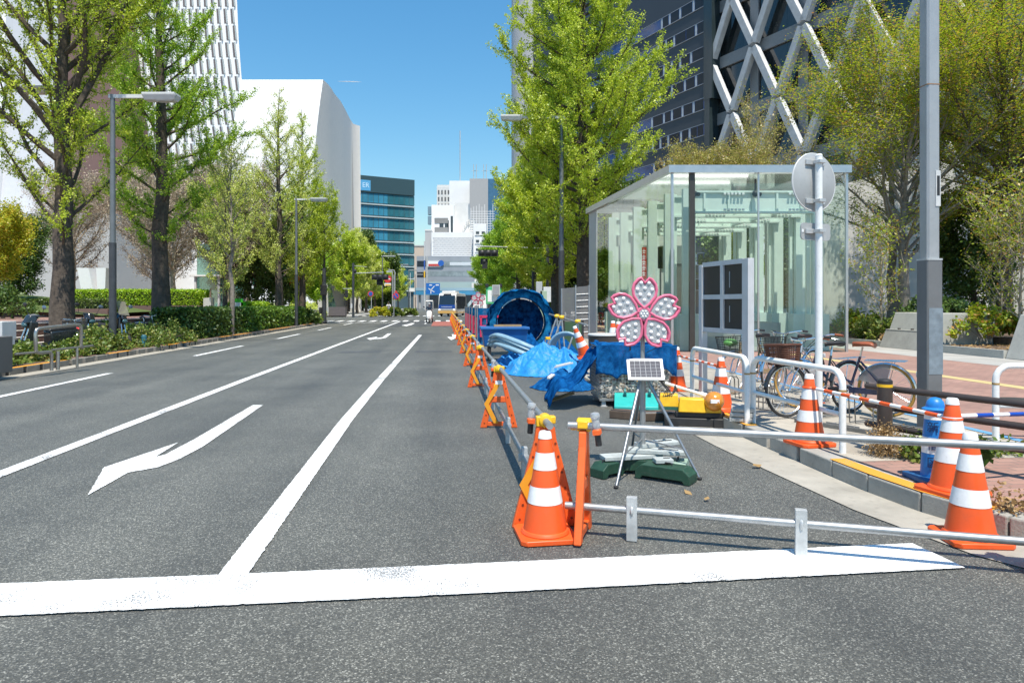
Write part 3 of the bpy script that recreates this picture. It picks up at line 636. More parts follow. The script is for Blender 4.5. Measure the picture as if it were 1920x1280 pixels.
# grey tilted concrete wing wall behind the trees
e = thing('concrete_wing_wall', 'tall pale concrete wall leaning behind the planted trees', 'wall', (15.5, 37.0, 0), rad(-6))
b = MB(); b.hexa([(0,0,0),(10.1,0,0),(10.1,1.4,0),(0,1.4,0)], [(0.2,.9,7.5),(8.2,.9,9.6),(8.2,1.4,9.6),(0.2,1.4,7.5)]); b.build('wall', panelled('wing_concrete', (.47,.46,.44), .8, 2.2, 12, .8), e, smooth=False)
b = MB(); b.hexa([(10.2,-.2,0),(15.7,.6,0),(15.7,1.5,0),(10.2,1.5,0)], [(10.2,.5,6.5),(11.3,.7,6.1),(11.3,1.4,6.1),(10.2,1.4,6.5)]); b.build('sloping_fin', CONC, e, smooth=False)
e = thing('entrance_podium', 'dark recessed entrance storey under the lattice tower', 'building', (24, 42, 0), rad(-14))
b = MB(); b.bx(0, 34, 0, 12, 0, 7.6); b.build('glass_front', DGL, e, smooth=False)
b = MB(); b.bx(-.5, 34, -1.4, 12, 7.6, 8.6); b.build('roof_edge', CONC, e, smooth=False)
for x in (2, 8, 14.5, 21):
    b = MB(); b.hexa([(x,-1,0),(x+.9,-1,0),(x+.9,-.1,0),(x,-.1,0)], [(x+3.2,-1,7.6),(x+4.1,-1,7.6),(x+4.1,-.1,7.6),(x+3.2,-.1,7.6)]); b.build('sloping_column', LGREY, e, smooth=False)

# ------------------------------------------------------------------ glass subway entrance
A, B = Vector((4.69,20.0,.15)), Vector((9.80,20.0,.15)); Cc, D = Vector((3.25,28.9,.15)), Vector((9.2,29.3,.15))
HT = 5.23
e = thing('subway_entrance', 'glass subway entrance pavilion with pale green steel frames', 'pavilion', (0,0,0))
PGR = mat('pale_green_steel', (.68,.79,.73), .4, var=.06, scale=2, dirt=.05)
STST = mat('stainless_trim', (.52,.52,.53), .3, .8, var=.1, scale=3)
up = Vector((0,0,1))
def wallp(p, q, f): return p.lerp(q, f)
# roof: shallow lid with trim
b = MB(); o = .12
rp = [A+Vector((-o,-o,0)), B+Vector((.10,-o,0)), D+Vector((.1,o,0)), Cc+Vector((-o,o,0))]
cen = sum(rp, Vector())/4
for i in range(4):
    p, q = rp[i], rp[(i+1) % 4]; pi, qi = p.lerp(cen, .045), q.lerp(cen, .045); b.hexa([x+up*HT for x in (p, q, qi, pi)], [x+up*(HT+.22) for x in (p, q, qi, pi)])
b.build('roof_edge', STST, e, smooth=False)
b = MB(); q = [p.lerp(cen, .044)+up*(HT+.2) for p in rp]; b.add(q, [(0,1,2,3)]); b.build('roof', glassmat('frosted_roof_glass', (.93,.97,.95), .08, .1, (.75,.82,.79), .22), e, smooth=False)
KG = glassmat('pavilion_glass', (.885,.96,.925), .06)
NP = 8
for i in range(NP):
    p, q = A.lerp(Cc, i/NP+.003), A.lerp(Cc, (i+1)/NP-.003)
    if i == NP-1:
        b = MB(); b.ext([p, q, q+up*HT, p+up*HT], (.06,0,0)); b.build('end_panel', mat('grey_granite', (.40,.40,.42), .35, var=.08, scale=6), e, smooth=False); continue
    b = MB(); b.quad(p, q, q+up*(HT-.01), p+up*(HT-.01)); b.build('side_pane', KG, e, smooth=False)
for i in range(6):
    p, q = B.lerp(D, i/6+.003), B.lerp(D, (i+1)/6-.003); b = MB(); b.quad(p, q, q+up*(HT-.01), p+up*(HT-.01)); b.build('side_pane', KG, e, smooth=False)
for f0, f1 in ((.0,.118),(.122,.49),(.494,.75),(.754,1.0)):
    p, q = A.lerp(B, f0), A.lerp(B, f1); b = MB(); b.quad(p, q, q+up*(HT-.3), p+up*(HT-.3)); b.build('front_pane', KG, e, smooth=False)
b = MB(); b.box((A.x+.0, A.y, .15+HT/2), (.07,.07,HT)); b.box((B.x, B.y, .15+HT/2), (.07,.07,HT)); b.box((A.lerp(B,.494).x, 20, .15+HT/2), (.05,.05,HT)); b.build('corner_post', STST, e, smooth=False)
b = MB(); b.box((5.28, 20.05, .15+HT/2), (.15,.15,HT)); b.build('dark_post', mat('dark_bronze', (.06,.055,.05), .35, .3), e, smooth=False)
for i in range(6):
    f = (i+.12)/6.1; l, r_ = A.lerp(Cc, f)+Vector((.55,0,0)), B.lerp(D, f)-Vector((.55,0,0))
    if i == 0: l += Vector((.1,.5,0)); r_ += Vector((0,.5,0))
    fr = None
    b = MB(); w = .2
    for p in (l, r_): b.box((p.x, p.y, .15+(HT-.35)/2), (.3, w, HT-.35)); b.box((p.x+(.22 if p is l else -.22), p.y+.14, .15+(HT-.35)/2), (.10, .1, HT-.35))
    fr = b.build('portal_post', PGR, e, smooth=False)
    b = MB(); z = .15+HT-.75
    b.bx(l.x, r_.x, l.y-.09, l.y+.09, z+.28, z+.34); b.bx(l.x, r_.x, l.y-.02, l.y+.02, z-.28, z+.28); b.bx(l.x, r_.x, l.y-.09, l.y+.09, z-.34, z-.28)
    for k in range(5): b.bx(l.x+.5+k*(r_.x-l.x-1)/4-.03, l.x+.5+k*(r_.x-l.x-1)/4+.03, l.y-.08, l.y+.08, z-.28, z+.28)
    b.build('portal_beam', PGR, e, smooth=False)
    b = MB()
    for kx in (.28,.78):
        for zz in (z+.24, z-.24):
            for t in range(6): xx = l.x+(r_.x-l.x)*kx+t*.11; b.box((xx, l.y-.11, zz), (.07,.05,.06))
    b.build('beam_bolts', WHPT, e, smooth=False)
    b = MB()
    for p in (l, r_): b.box((p.x, p.y, .15+.55), (.56,.42,1.1))
    b.build('portal_plinth', PGR, e, smooth=False)
for x0 in (A.x+1.0, B.x-1.5):
    b = MB(); b.hexa([(x0,20.7,4.35),(x0+.12,20.7,4.35),(x0-.9+.12,28.6,4.35),(x0-.9,28.6,4.35)], [(x0,20.7,4.5),(x0+.12,20.7,4.5),(x0-.9+.12,28.6,4.5),(x0-.9,28.6,4.5)]); b.build('longitudinal_beam', PGR, e, smooth=False)
LIT = mat('tube_light', (.9,.9,.9), .4, emit=(1,1,.96,1.6))
for i, yy in enumerate((21.6,23.0,24.4,25.8)):
    xl = A.x+1.15-.16*(yy-20); b = MB(); b.bx(xl, xl+3.3, yy-.05, yy+.05, 4.98-.0, 5.06); b.build('tube_light', LIT, e, smooth=False)
b = MB(); b.bx(4.1, 7.3, 28.0, 28.12, .15, 5.3); b.build('back_wall', mat('pale_panel_wall', (.66,.70,.68), .5, var=.04), e, smooth=False)
b = MB(); b.bx(5.2, 6.1, 27.9, 27.98, .15, 3.4); b.bx(6.75, 7.5, 27.9, 27.98, .15, 3.2); b.build('doorway', mat('stairwell_dark', (.10,.115,.115), .6), e, smooth=False)
b = MB(); b.hexa([A+Vector((.05,.05,0)), B+Vector((-.05,.05,0)), D+Vector((-.05,-.05,0)), Cc+Vector((.05,-.05,0))], [A+Vector((.05,.05,.02)), B+Vector((-.05,.05,.02)), D+Vector((-.05,-.05,.02)), Cc+Vector((.05,-.05,.02))]); b.build('floor_plate', mat('grey_floor_tile', (.33,.34,.33), .5, var=.08), e, smooth=False)
b = MB(); b.box((7.3, 22.0, .55), (2.6,.12,.8)); b.box((6.1,24.3,.55), (.12,4.6,.8)); b.box((8.6,24.3,.55), (.12,4.6,.8)); b.build('stair_parapet', mat('grey_granite2', (.38,.41,.40), .4, var=.08, scale=5), e, smooth=False)
b = MB()
for x in (A.x+.78, A.x+2.62): b.ball((x, 20.5, 4.86), .1); b.cyl((x, 20.5, 4.86), (x, 20.5, 5.3), .03); b.cyl((x, 20.5, 4.86), (x+.12, 20.38, 4.82), .06)
b.build('spotlight', BLK, e)
b = MB(); b.bx(4.72, 4.86, 22.0, 22.12, 2.7, 3.4); b.build('camera_box', BLK, e, smooth=False)
e = thing('banner_reflection', 'reflection of a narrow red banner, built as an upright inside the glass pavilion', 'banner', (4.75, 24.6, .17))  # a banner's reflection in the glass, modelled as a solid upright
b = MB(); b.box((0,0,2.85), (.2,.03,1.15)); bn = b.build('cloth', mat('reflected_red_cloth', (.40,.02,.02), .7, var=.1), e, smooth=False)
b = MB(); b.cyl((0,.03,0), (0,.03,3.5), .018, n=8); b.lathe([(.16,0),(.16,.04),(.02,.06)], (0,.03,0), 16); b.build('pole', GGREY, e)
b = MB()
for i in range(5):
    z = 3.28-i*.2
    b.bx(-.06,.06,-.02,-.016,z,z+.025); b.bx(-.012,.012,-.021,-.0155,z-.08,z+.08); b.bx(-.05,.05,-.02,-.016,z-.07,z-.05)
b.build('lettering', REFW, bn, smooth=False)
# ------------------------------------------------------------------ trees and planting
def leaf_cloud(name, pts, size, per, jit, m, parent, seed, flat=.0, elong=1.5):
    rg = np.random.default_rng(seed); pts = np.asarray(pts, dtype=np.float64)
    c = np.repeat(pts, per, axis=0); n = len(c); c = c + rg.normal(0, jit, (n, 3))
    nrm = rg.normal(0, 1, (n, 3)); nrm[:, :2] *= (1-flat*.85); nrm[:, 2] = nrm[:, 2]*(1-flat) + flat*2.2
    nrm /= np.linalg.norm(nrm, axis=1, keepdims=True)
    a = rg.normal(0, 1, (n, 3)); a -= nrm*np.sum(a*nrm, 1, keepdims=True); a /= np.linalg.norm(a, axis=1, keepdims=True)
    w = np.cross(nrm, a); s = size*rg.uniform(.6, 1.35, (n, 1))
    v = np.stack([c - a*s*.5*elong, c + w*s*.5 + a*s*.12, c + a*s*.5*elong + nrm*s*.12, c - w*s*.5 + a*s*.12], 1).reshape(-1, 3)
    me = bpy.data.meshes.new(name); me.vertices.add(4*n); me.vertices.foreach_set('co', v.ravel())
    me.loops.add(4*n); me.loops.foreach_set('vertex_index', np.arange(4*n, dtype=np.int32))
    me.polygons.add(n); me.polygons.foreach_set('loop_start', np.arange(0, 4*n, 4, dtype=np.int32)); me.polygons.foreach_set('loop_total', np.full(n, 4, dtype=np.int32))
    me.update(); me.materials.append(m); o = bpy.data.objects.new(name, me); COL.objects.link(o)
    if parent: o.parent = parent
    return o
def make_tree(name, label, cat, x, y, h, r0, zc, prof, nl, leaf, seed, up=.55, per=11, size=0.074, jit=.09, bark=None, z0=.1, sub=1.0, leaders=1, group=None, lean=(0,0), twigs=True, droop=0.0, outer=.25, curve=.5, zspread=None, flat=0.0, wig=.22):
    rg = random.Random(seed); e = thing(name, label, cat, (x, y, z0), 0, group); b = MB(); pts = []
    def wob(a): return Vector((rg.uniform(-a, a), rg.uniform(-a, a), 0))
    trunks = []
    nseg = 12; path = [Vector((0,0,-.15))]
    for i in range(1, nseg+1):
        f = i/nseg; path.append(Vector((lean[0]*f, lean[1]*f, h*f)) + wob(.035*h/10+.03))
    rs = [r0*1.35, r0*1.02] + [r0*max(.05, (1-i/nseg)**.85) for i in range(2, nseg+1)]
    # flare at the foot
    b.tube([path[0], Vector((0,0,.25))] + path[1:], [r0*1.5, r0*1.12] + rs[1:], 10)
    def trunk_at(z):
        f = max(0, min(.999, z/h))*nseg; i = int(f); return path[i].lerp(path[i+1], f-i), r0*max(.05, (1-f/nseg)**.85)
    ga = rg.uniform(0, 6)
    for i in range(nl):
        f = (i+rg.uniform(0, 1))/nl; f = f**(zspread or 1.0)
        z = zc + (h-zc)*f*.97; base, tr = trunk_at(z); L = prof(f)*rg.uniform(.72, 1.12)
        ga += 2.4 + rg.uniform(-.35, .35); e0 = up + rg.uniform(-.18, .18) + .25*f
        d = Vector((math.cos(ga)*math.cos(e0), math.sin(ga)*math.cos(e0), math.sin(e0)))
        Ln = L/max(.35, math.cos(min(1.2, e0+curve*.35)))
        p = base.copy(); lp = [p.copy()]; ns = 6; dd = d.copy()
        for k in range(ns):
            dd = (dd + Vector((rg.uniform(-wig, wig), rg.uniform(-wig, wig), curve*.18 - droop*.22*(k/ns) + rg.uniform(-.07, .07)))).normalized(); p = p + dd*Ln/ns; lp.append(p.copy())
        rb = min(tr*.6, .014+.015*Ln); b.tube(lp, [rb*(1-.86*k/ns) for k in range(ns+1)], 5, cap=False)
        nsub = max(3, int(Ln*4.2*sub))
        for k in range(nsub):
            g = outer + (1-outer)*(k+rg.random())/nsub; q = g*ns*.999; ii = int(q); sp0 = lp[ii].lerp(lp[ii+1], q-ii); ax = (lp[ii+1]-lp[ii]).normalized()
            rv = Vector((rg.gauss(0,1), rg.gauss(0,1), rg.gauss(.25,.7))); sd = (ax*.75 + rv.normalized()*.9).normalized()
            sl_ = Ln*rg.uniform(.14, .36)*(1.15-.6*g)+.22; s1 = sp0 + sd*sl_*.5; s2 = s1 + (sd+Vector((0,0,.3-droop*.6))+wob(.3)).normalized()*sl_*.5
            if twigs: b.tube([sp0, s1, s2], [rb*.32*(1-.5*g)+.004, .007, .003], 3, cap=False)
            m_ = max(2, int(sl_/.13))
            for t in range(m_): ff = (t+.6)/m_; pts.append((sp0.lerp(s1, ff*2) if ff < .5 else s1.lerp(s2, ff*2-1))[:])
        for t in range(int(Ln*3)): q = (outer+(1-outer)*rg.random())*ns*.999; ii = int(q); pts.append(lp[ii].lerp(lp[ii+1], q-ii)[:])
    b.build('trunk', bark or BARK, e, angle=60)
    if leaf and per > 0:
        leaf_cloud('crown', pts, size, per, jit, leaf, e, seed, flat)
    return e
cone = lambda a, c=.18, pk=.22: (lambda f: a*(c + (1-c)*(f/pk)) if f < pk else a*max(.10, (1-(f-pk)/(1-pk))**.8))
oval = lambda a: (lambda f: a*max(.18, math.sin(math.pi*(.12+.80*f))**.8))
# the two big ginkgos at the left kerb
make_tree('ginkgo_tree', 'thick forked ginkgo with sparse young leaves, nearest on the left verge', 'tree', -14.6, 22.2, 15.5, .36, 3.2, oval(3.9), 46, L_GINK, 21, up=.62, per=13, size=0.048, jit=0.055, sub=1.0, curve=.6)
make_tree('ginkgo_tree', 'dense bright green ginkgo behind the lamp on the left verge', 'tree', -15.25, 29.7, 18.5, .40, 3.6, cone(3.3, .6, .3), 66, L_GDK, 8, up=.30, per=19, size=0.053, jit=0.072, sub=1.05, curve=.5)
make_tree('ginkgo_tree', 'slim young ginkgo with pale trunk standing in the kerb hedge', 'tree', -13.0, 31.6, 9.2, .12, 3.2, cone(1.5, .5, .3), 30, L_GPALE, 5, up=.7, per=8, size=0.046, jit=0.055, bark=BARKG, sub=1.2)
make_tree('ginkgo_tree', 'tall wispy ginkgo standing before the white museum wall', 'tree', -15.35, 45, 15.6, .27, 2.6, cone(2.55, .7, .25), 58, L_GPALE, 12, up=.5, per=10, size=0.057, jit=0.077, bark=BARK)
make_tree('ginkgo_tree', 'tall narrow ginkgo in front of the corner of the museum', 'tree', -16.3, 53, 16.6, .24, 2.6, cone(2.5, .75, .25), 58, L_GINK, 14, up=.45, per=11, size=0.064, jit=0.083)
make_tree('ginkgo_tree', 'small yellow-green ginkgo left of the slim young one', 'tree', -16.2, 38.5, 8.0, .16, 1.8, oval(2.1), 34, L_GPALE, 15, up=.55, per=11, size=0.055, jit=0.077)
make_tree('ginkgo_tree', 'low bushy ginkgo in front of the red banner board', 'tree', -17.5, 57.5, 10.5, .17, 2.2, oval(2.4), 36, L_GINK, 16, up=.5, per=14, size=0.069, jit=0.088)
make_tree('ginkgo_tree', 'last ginkgo before the crossing beside the dark signal pole', 'tree', -15.0, 54.5, 9.5, .16, 2.8, oval(1.7), 32, L_GINK, 17, up=.5, per=14, size=0.069, jit=0.088)
# greyish bare trees of the plaza
for i, (x, y, h, l) in enumerate(((-24.5,47,8.2,'bare-branched plaza tree left of the lamp pole over the bright hedge'),(-27,52,8.5,'bare-branched plaza tree behind the white angular monument'),(-19.2,46,8.0,'bare-branched plaza tree right of the bushy ginkgo trunk'),(-22,57,8.5,'bare-branched plaza tree farthest back by the museum wall'),(-21.8,44,7.6,'bare-branched plaza tree between lamp pole and bushy ginkgo'),(-29.5,46,8,'bare-branched plaza tree left of the white angular monument'))):
    make_tree('bare_tree', l, 'tree', x, y, h, .2, 2.0, oval(3.4), 40, L_BLOS, 40+i, up=.5, per=2, size=0.062, jit=.12, bark=BARKP, z0=.9, sub=2.6)
for i, (x, y, h, l) in enumerate(((-18.4,49,6.5,'dark evergreen under the bare trees beside green stand'),(-20.8,62,7.5,'dark evergreen in front of the museum recess'),(-27.5,66,8,'dark evergreen far back between monument and museum'))):
    make_tree('evergreen_tree', l, 'tree', x, y, h, .16, 1.0, oval(2.6), 34, L_EVER, 50+i, up=.4, per=17, size=0.105, jit=.2, z0=.3)
make_tree('garden_tree', 'yellow-orange tree at the left edge above the lawn mound', 'tree', -25.2, 33.5, 4.6, .14, 1.6, oval(1.6), 36, L_YEL, 61, up=.4, per=27, size=0.068, jit=.14, z0=.9)
make_tree('evergreen_tree', 'tall dark evergreen against pale podium wall at left edge', 'tree', -29.6, 41, 5.2, .14, .8, oval(1.5), 36, L_EVER, 62, up=.5, per=27, size=0.074, jit=.16, z0=.9)
# right side: big ginkgo, then the row behind it
make_tree('ginkgo_tree', 'largest bright ginkgo on the right, crown rising out of the picture', 'tree', 3.5, 33.6, 22.5, .40, 3.6, (lambda f: 5.0*(.42+.58*(f/.22)) if f < .22 else 5.0*max(.10, (1-(f-.22)/.78)**.72)), 120, L_GINK, 70, up=.12, per=14, size=0.062, jit=0.077, sub=1.0, curve=.75, outer=.2)
make_tree('ginkgo_tree', 'second ginkgo of the right row, behind the grey lamp pole', 'tree', 2.75, 42.5, 17.5, .30, 2.6, cone(3.7, .6, .25), 74, L_GINK, 71, up=.2, per=18, size=0.073, jit=0.094)
make_tree('ginkgo_tree', 'third ginkgo of the right row, with two dark poles beneath', 'tree', 1.95, 53, 15.0, .28, 2.4, cone(3.8, .6, .25), 64, L_GINK, 72, up=.2, per=18, size=0.083, jit=0.110)
make_tree('ginkgo_tree', 'fourth ginkgo of the right row, behind signal arm', 'tree', .6, 68, 14.0, .26, 2.6, cone(3.9, .6, .25), 56, L_GDK, 73, up=.2, per=18, size=0.096, jit=0.132)
make_tree('ginkgo_tree', 'fifth ginkgo of the right row, beyond the crossing', 'tree', -1.6, 90, 13.0, .26, 2.6, cone(3.6, .6, .25), 50, L_GDK, 74, up=.2, per=14, size=0.119, jit=0.154)
make_tree('ginkgo_tree', 'farthest ginkgo of the right row before the white stair tower', 'tree', -3.6, 112, 12.5, .26, 2.6, cone(3.8, .6, .25), 46, L_GDK, 75, up=.2, per=14, size=0.138, jit=0.176)
for x, y, l in ((11.2,33.5,'bushy evergreen seen through the pavilion glass, left one'),(13.3,34.2,'bushy evergreen behind the pavilion corner, right one')): make_tree('evergreen_tree', l, 'tree', x, y, 4.6, .14, .6, oval(1.9), 34, L_EVER, int(x*7), up=.4, per=12, size=.11, jit=.15, z0=.4)
for i, (x, y, h) in enumerate(((6.6,46,9),(4.8,58,9),(3.6,74,9))):
    make_tree('evergreen_tree', ['dark bushy evergreen behind the mesh fence and big trunk','dark bushy evergreen behind second ginkgo trunk on the right','dark bushy evergreen behind third ginkgo trunk on the right'][i], 'tree', x, y, h, .2, .6, oval(3.0), 40, L_EVER, 80+i, up=.35, per=19, size=0.136, jit=.28)
# far left row beyond the crossing
for i, (s, t, h, lf) in enumerate(((-13.4,96,11.5,L_GINK),(-13.0,104,12.8,L_GPALE),(-12.8,114,11.5,L_GPALE),(-12.6,126,12,L_GINK),(-12.4,140,12,L_GPALE),(-12.2,158,12,L_GINK),(-12.0,180,12,L_GPALE))):
    p = R(s, t); make_tree('ginkgo_tree', ordn(i)+' ginkgo beyond the crossing in the far left row, counted from the museum', 'tree', p.x, p.y, h, .22, 2.0, cone(3.3, .6, .3), 44, lf, 90+i, up=.35, per=14, size=0.124, jit=0.165, group='far ginkgos left of the road')
for i, (x, y, h) in enumerate(((-30.5,139,15),(-24.6,128,9))):
    make_tree('evergreen_tree', ['tall dark evergreen against the teal office right of museum','low dark evergreen beside the museum far corner'][i], 'tree', x, y, h, .3, .8, oval(3.6), 44, L_EVER, 100+i, up=.35, per=19, size=0.211, jit=.4)
make_tree('garden_tree', 'leafy young tree before the glass prism under the museum flank', 'tree', -24.6, 86, 7.0, .14, 1.6, oval(2.3), 34, L_GDK, 104, up=.5, per=19, size=0.136, jit=.24)
make_tree('garden_tree', 'low leafy tree left of the museum glass prism by round blue sign', 'tree', -26.8, 84, 5.4, .14, 1.2, oval(2.2), 30, L_GINK, 105, up=.5, per=19, size=0.124, jit=.24)
# trees right of the pavilion
make_tree('maple_tree', 'broad yellow-green maple with several stems behind planter, tinged red', 'tree', 14.6, 25.5, 7.6, .24, 2.4, oval(3.9), 54, L_MAPLE, 110, up=.75, per=8, size=0.055, jit=.16, bark=BARKG, z0=.5, curve=.1, droop=.5, flat=.7, outer=.45)
make_tree('maple_tree', 'dark-trunked maple spreading over the planter at the right edge', 'tree', 18.2, 25.2, 10.0, .28, 3.6, oval(4.2), 54, L_MAPLE, 112, up=.6, per=6, size=0.055, jit=.18, bark=BARK, z0=.5, curve=.1, droop=.5, flat=.7, outer=.45)
make_tree('maple_tree', 'tall maple filling the upper right corner behind the lamp post', 'tree', 22.0, 30.5, 13.5, .3, 6.0, oval(4.2), 44, L_MAPLE, 117, up=.5, per=6, size=0.069, jit=.2, bark=BARK, z0=.5, curve=.1, droop=.4, flat=.7, outer=.45)
make_tree('maple_tree', 'high crowned maple before the lattice tower, left of the lamp post top', 'tree', 16.4, 29.5, 12.4, .2, 6.6, oval(2.8), 30, L_MAPLE, 118, up=.5, per=6, size=0.069, jit=.2, bark=BARKG, z0=.5, curve=.1, flat=.4, outer=.45)
make_tree('garden_tree', 'sparse twiggy brownish tree rising behind the pavilion roof', 'tree', 15.4, 42.5, 11.4, .2, 5.4, oval(2.7), 26, L_OLIV, 113, up=.7, per=2, size=0.074, jit=.14, bark=BARKP, sub=1.5)
make_tree('maple_tree', 'low brown-green crown just above the pavilion roof edge', 'tree', 11.8, 38.5, 8.8, .18, 4.6, oval(3.2), 38, L_OLIV, 114, up=.35, per=16, size=0.060, jit=.16, bark=BARKP, sub=1.2)
make_tree('evergreen_tree', 'dark evergreen behind the lamp post under the dark maple', 'tree', 18.6, 27.5, 5.0, .14, .8, oval(2.0), 32, L_EVER, 122, up=.4, per=23, size=0.081, jit=.17, z0=.5)
for i, (x, y, h, l) in enumerate(((12.74,23.57,3.4,'thin pale-stemmed shrub tree right beside the glass pavilion'), (14.73,19.75,4.3,'many-stemmed young tree behind the bare soil bed'), (15.14,18.58,4.4,'pale-stemmed young tree at the right edge of the soil bed'), (15.19,21.2,3.4,'leafy sapling just right of the lamp post'))):
    make_tree('young_tree', l, 'tree', x, y, h, .05, .6, oval(1.0), 24, L_MAPLE, 130+i, up=.75, per=3, size=0.053, jit=.09, bark=BARKP, z0=.35, sub=1.3, flat=.3)
# ---- hedges and shrubs
def hedge(name, label, pts4, z0, z1, m, n, size, seed, bulge=.06, inner=(.03,.045,.012), cat='hedge', top_extra=.35):
    """clipped hedge over a ground quad: a dark twiggy core with leaves through its outer layer"""
    e = thing(name, label, cat, (pts4[0][0], pts4[0][1], z0)); o = Vector((pts4[0][0], pts4[0][1], 0)); q = [Vector((p[0], p[1], 0))-o for p in pts4]
    cen = sum(q, Vector())/4; k = [c.lerp(cen, .06) for c in q]; k = [cen + (c-cen)*(1-.10/max(.2, (c-cen).length)) for c in q]
    b = MB(); b.hexa([(c.x,c.y,0) for c in k], [(c.x,c.y,z1-z0-.08) for c in k]); b.build('twigs', mat('hedge_core_'+str(inner), inner, .95, var=.4, scale=20), e, smooth=False)
    rg = np.random.default_rng(seed); pts = []
    hs = z1-z0
    for a, c in zip(range(4), (1,2,3,0)):
        L = (q[c]-q[a]).length; m_ = int(n*L*hs)
        f = rg.random(m_); zz = rg.random(m_)*hs
        for t in range(m_): p = q[a].lerp(q[c], f[t]); pts.append((p.x+rg.normal(0, bulge), p.y+rg.normal(0, bulge), zz[t]))
    ar = ((q[1]-q[0]).cross(q[3]-q[0])).length; m_ = int(n*ar*(1+top_extra)); f, g = rg.random(m_), rg.random(m_)
    for t in range(m_): p = q[0].lerp(q[1], f[t]).lerp(q[3].lerp(q[2], f[t]), g[t]); pts.append((p.x, p.y, hs+rg.normal(0, bulge*.6)))
    leaf_cloud('foliage', pts, size, 1, .02, m, e, seed); return e
def shrub(label, x, y, z, r, m, n, size, seed, name='shrub', cat='shrub'):
    e = thing(name, label, cat, (x, y, z)); rg = np.random.default_rng(seed); rr = random.Random(seed)
    b = MB(); pts = []
    for i in range(max(7, int(9*r[0]+6))):
        a = rr.uniform(0, 6.28); q = rr.random()**.5; tip = Vector((math.cos(a)*q*r[0]*.9, math.sin(a)*q*r[1]*.9, r[2]*rr.uniform(.55, 1.0)*(1-.35*q))); mid = tip*.5 + Vector((0,0,r[2]*.06))
        b.tube([(tip.x*.15, tip.y*.15, -.03), mid, tip], [.012,.009,.004], 4, cap=False)
    b.build('stems', BARKG, e)
    k = 34
    for i in range(k):   # leaf clumps on an uneven dome
        a = rg.uniform(0, 6.28); q = rg.random()**.5; zt = r[2]*math.sqrt(max(.05, 1-q*q))*rg.uniform(.45, 1.02)
        c = np.array((math.cos(a)*q*r[0], math.sin(a)*q*r[1], zt)); pts.append(c + rg.normal(0, .085*min(r)+.035, (n//k, 3)))
    pts = np.vstack(pts); pts[:, 2] = np.maximum(pts[:, 2], .02)
    leaf_cloud('foliage', pts, size, 1, .01, m, e, seed, .15); return e
hedge('hedge', 'bright yellow-green clipped hedge on the red brick planter', [(-24.6,38),(-17.5,38),(-17.5,39.6),(-24.6,39.6)], 1.47, 2.30, L_HEDG, 900, .055, 201)
hedge('hedge', 'lower bright clipped hedge right of the white marker block', [(-17.2,41.2),(-15.2,41.2),(-15.2,42.6),(-17.2,42.6)], .9, 1.62, L_HEDG, 800, .06, 202)
def rq(s0, s1, t0, t1): return [R(s0,t0)[:2], R(s1,t0)[:2], R(s1,t1)[:2], R(s0,t1)[:2]]
hedge('hedge', 'dark shaded hedge block on the kerb beside the slim young ginkgo', rq(-11.5,-9.85,28.3,34.2), .15, 1.32, L_EVER, 520, .085, 203)
hedge('hedge', 'long dark green hedge along the kerb towards the crossing', rq(-11.4,-9.85,35.0,49.5), .15, 1.30, leafmat('kerb_hedge_leaf', (.05,.11,.012), (.10,.19,.02), (.17,.27,.03), .3), 260, .11, 204)
for i, (s, t, rx_, rz_, mm, lab) in enumerate(((-10.3,18.0,.8,.40,L_SHRB,'low flowering shrub at the foot of the forked ginkgo'),(-10.1,19.7,.7,.42,L_SHRB,'brown-green shrub between forked ginkgo and lamp pole'),(-10.5,22.0,1.0,.66,L_SHRB,'leafy shrub at the foot of the left lamp pole'),(-10.3,24.1,1.1,.62,L_SHRB,'dark tangled shrub right of the left lamp pole'),(-10.3,26.3,1.1,.72,L_SHRB,'pale green shrub before the dark hedge block'),(-11.3,24.8,.9,.8,L_EVER,'dark shrub at the foot of the bushy ginkgo'),(-10.2,51.0,1.0,1.1,L_EVER,'rounded bush at the end of the kerb hedge'),(-10.0,53.0,.7,.7,L_SHRB,'small pale bush before the dark signal pole'))):
    p = R(s, t); shrub(lab, p.x, p.y, .15, (rx_, rx_, rz_), mm, 2600, .062 if t < 40 else .13, 300+i)
# grassy growth on the soil
p_ = []
rg = np.random.default_rng(5)
for _ in range(9000): q = R(rg.uniform(-12.0,-9.7), rg.uniform(16.3, 36)); p_.append((q.x, q.y, .15+abs(rg.normal(0, .05))))
o = leaf_cloud('undergrowth', p_, .07, 1, .01, L_SHRB, None, 7); tag(o, 'low weeds and ground cover on the left verge soil', 'ground cover', kind='stuff')
# lawn mound, dark clipped ball, left edge
b = MB(); nx, ny = 26, 16; vs = []
for j in range(ny):
    for i in range(nx):
        fx_, fy_ = i/(nx-1), j/(ny-1); hgt = 1.35*math.sin(math.pi*min(1, fy_*.9+.08))**.7*max(0, math.cos((fx_-.12)*1.62))**.9
        vs.append((-33+13.2*fx_, 33+9*fy_, .9+max(-.05, hgt)))
b.add(vs, [(j*nx+i, j*nx+i+1, (j+1)*nx+i+1, (j+1)*nx+i) for j in range(ny-1) for i in range(nx-1)])
struct(b.build('lawn_mound', GRASS, angle=80))
shrub('dark clipped ball shrub at the left edge below the lawn mound', -22.6, 30.0, .9, (1.5,1.3,1.25), L_EVER, 4200, .075, 330, 'ball_shrub')
hedge('hedge', 'dark low hedge along the foot of the lawn mound', [(-25.6,34.2),(-20.2,34.6),(-20.2,35.6),(-25.6,35.2)], .9, 1.75, leafmat('lawn_hedge_leaf', (.045,.08,.012), (.085,.13,.02), (.13,.17,.03), .3), 420, .07, 205)
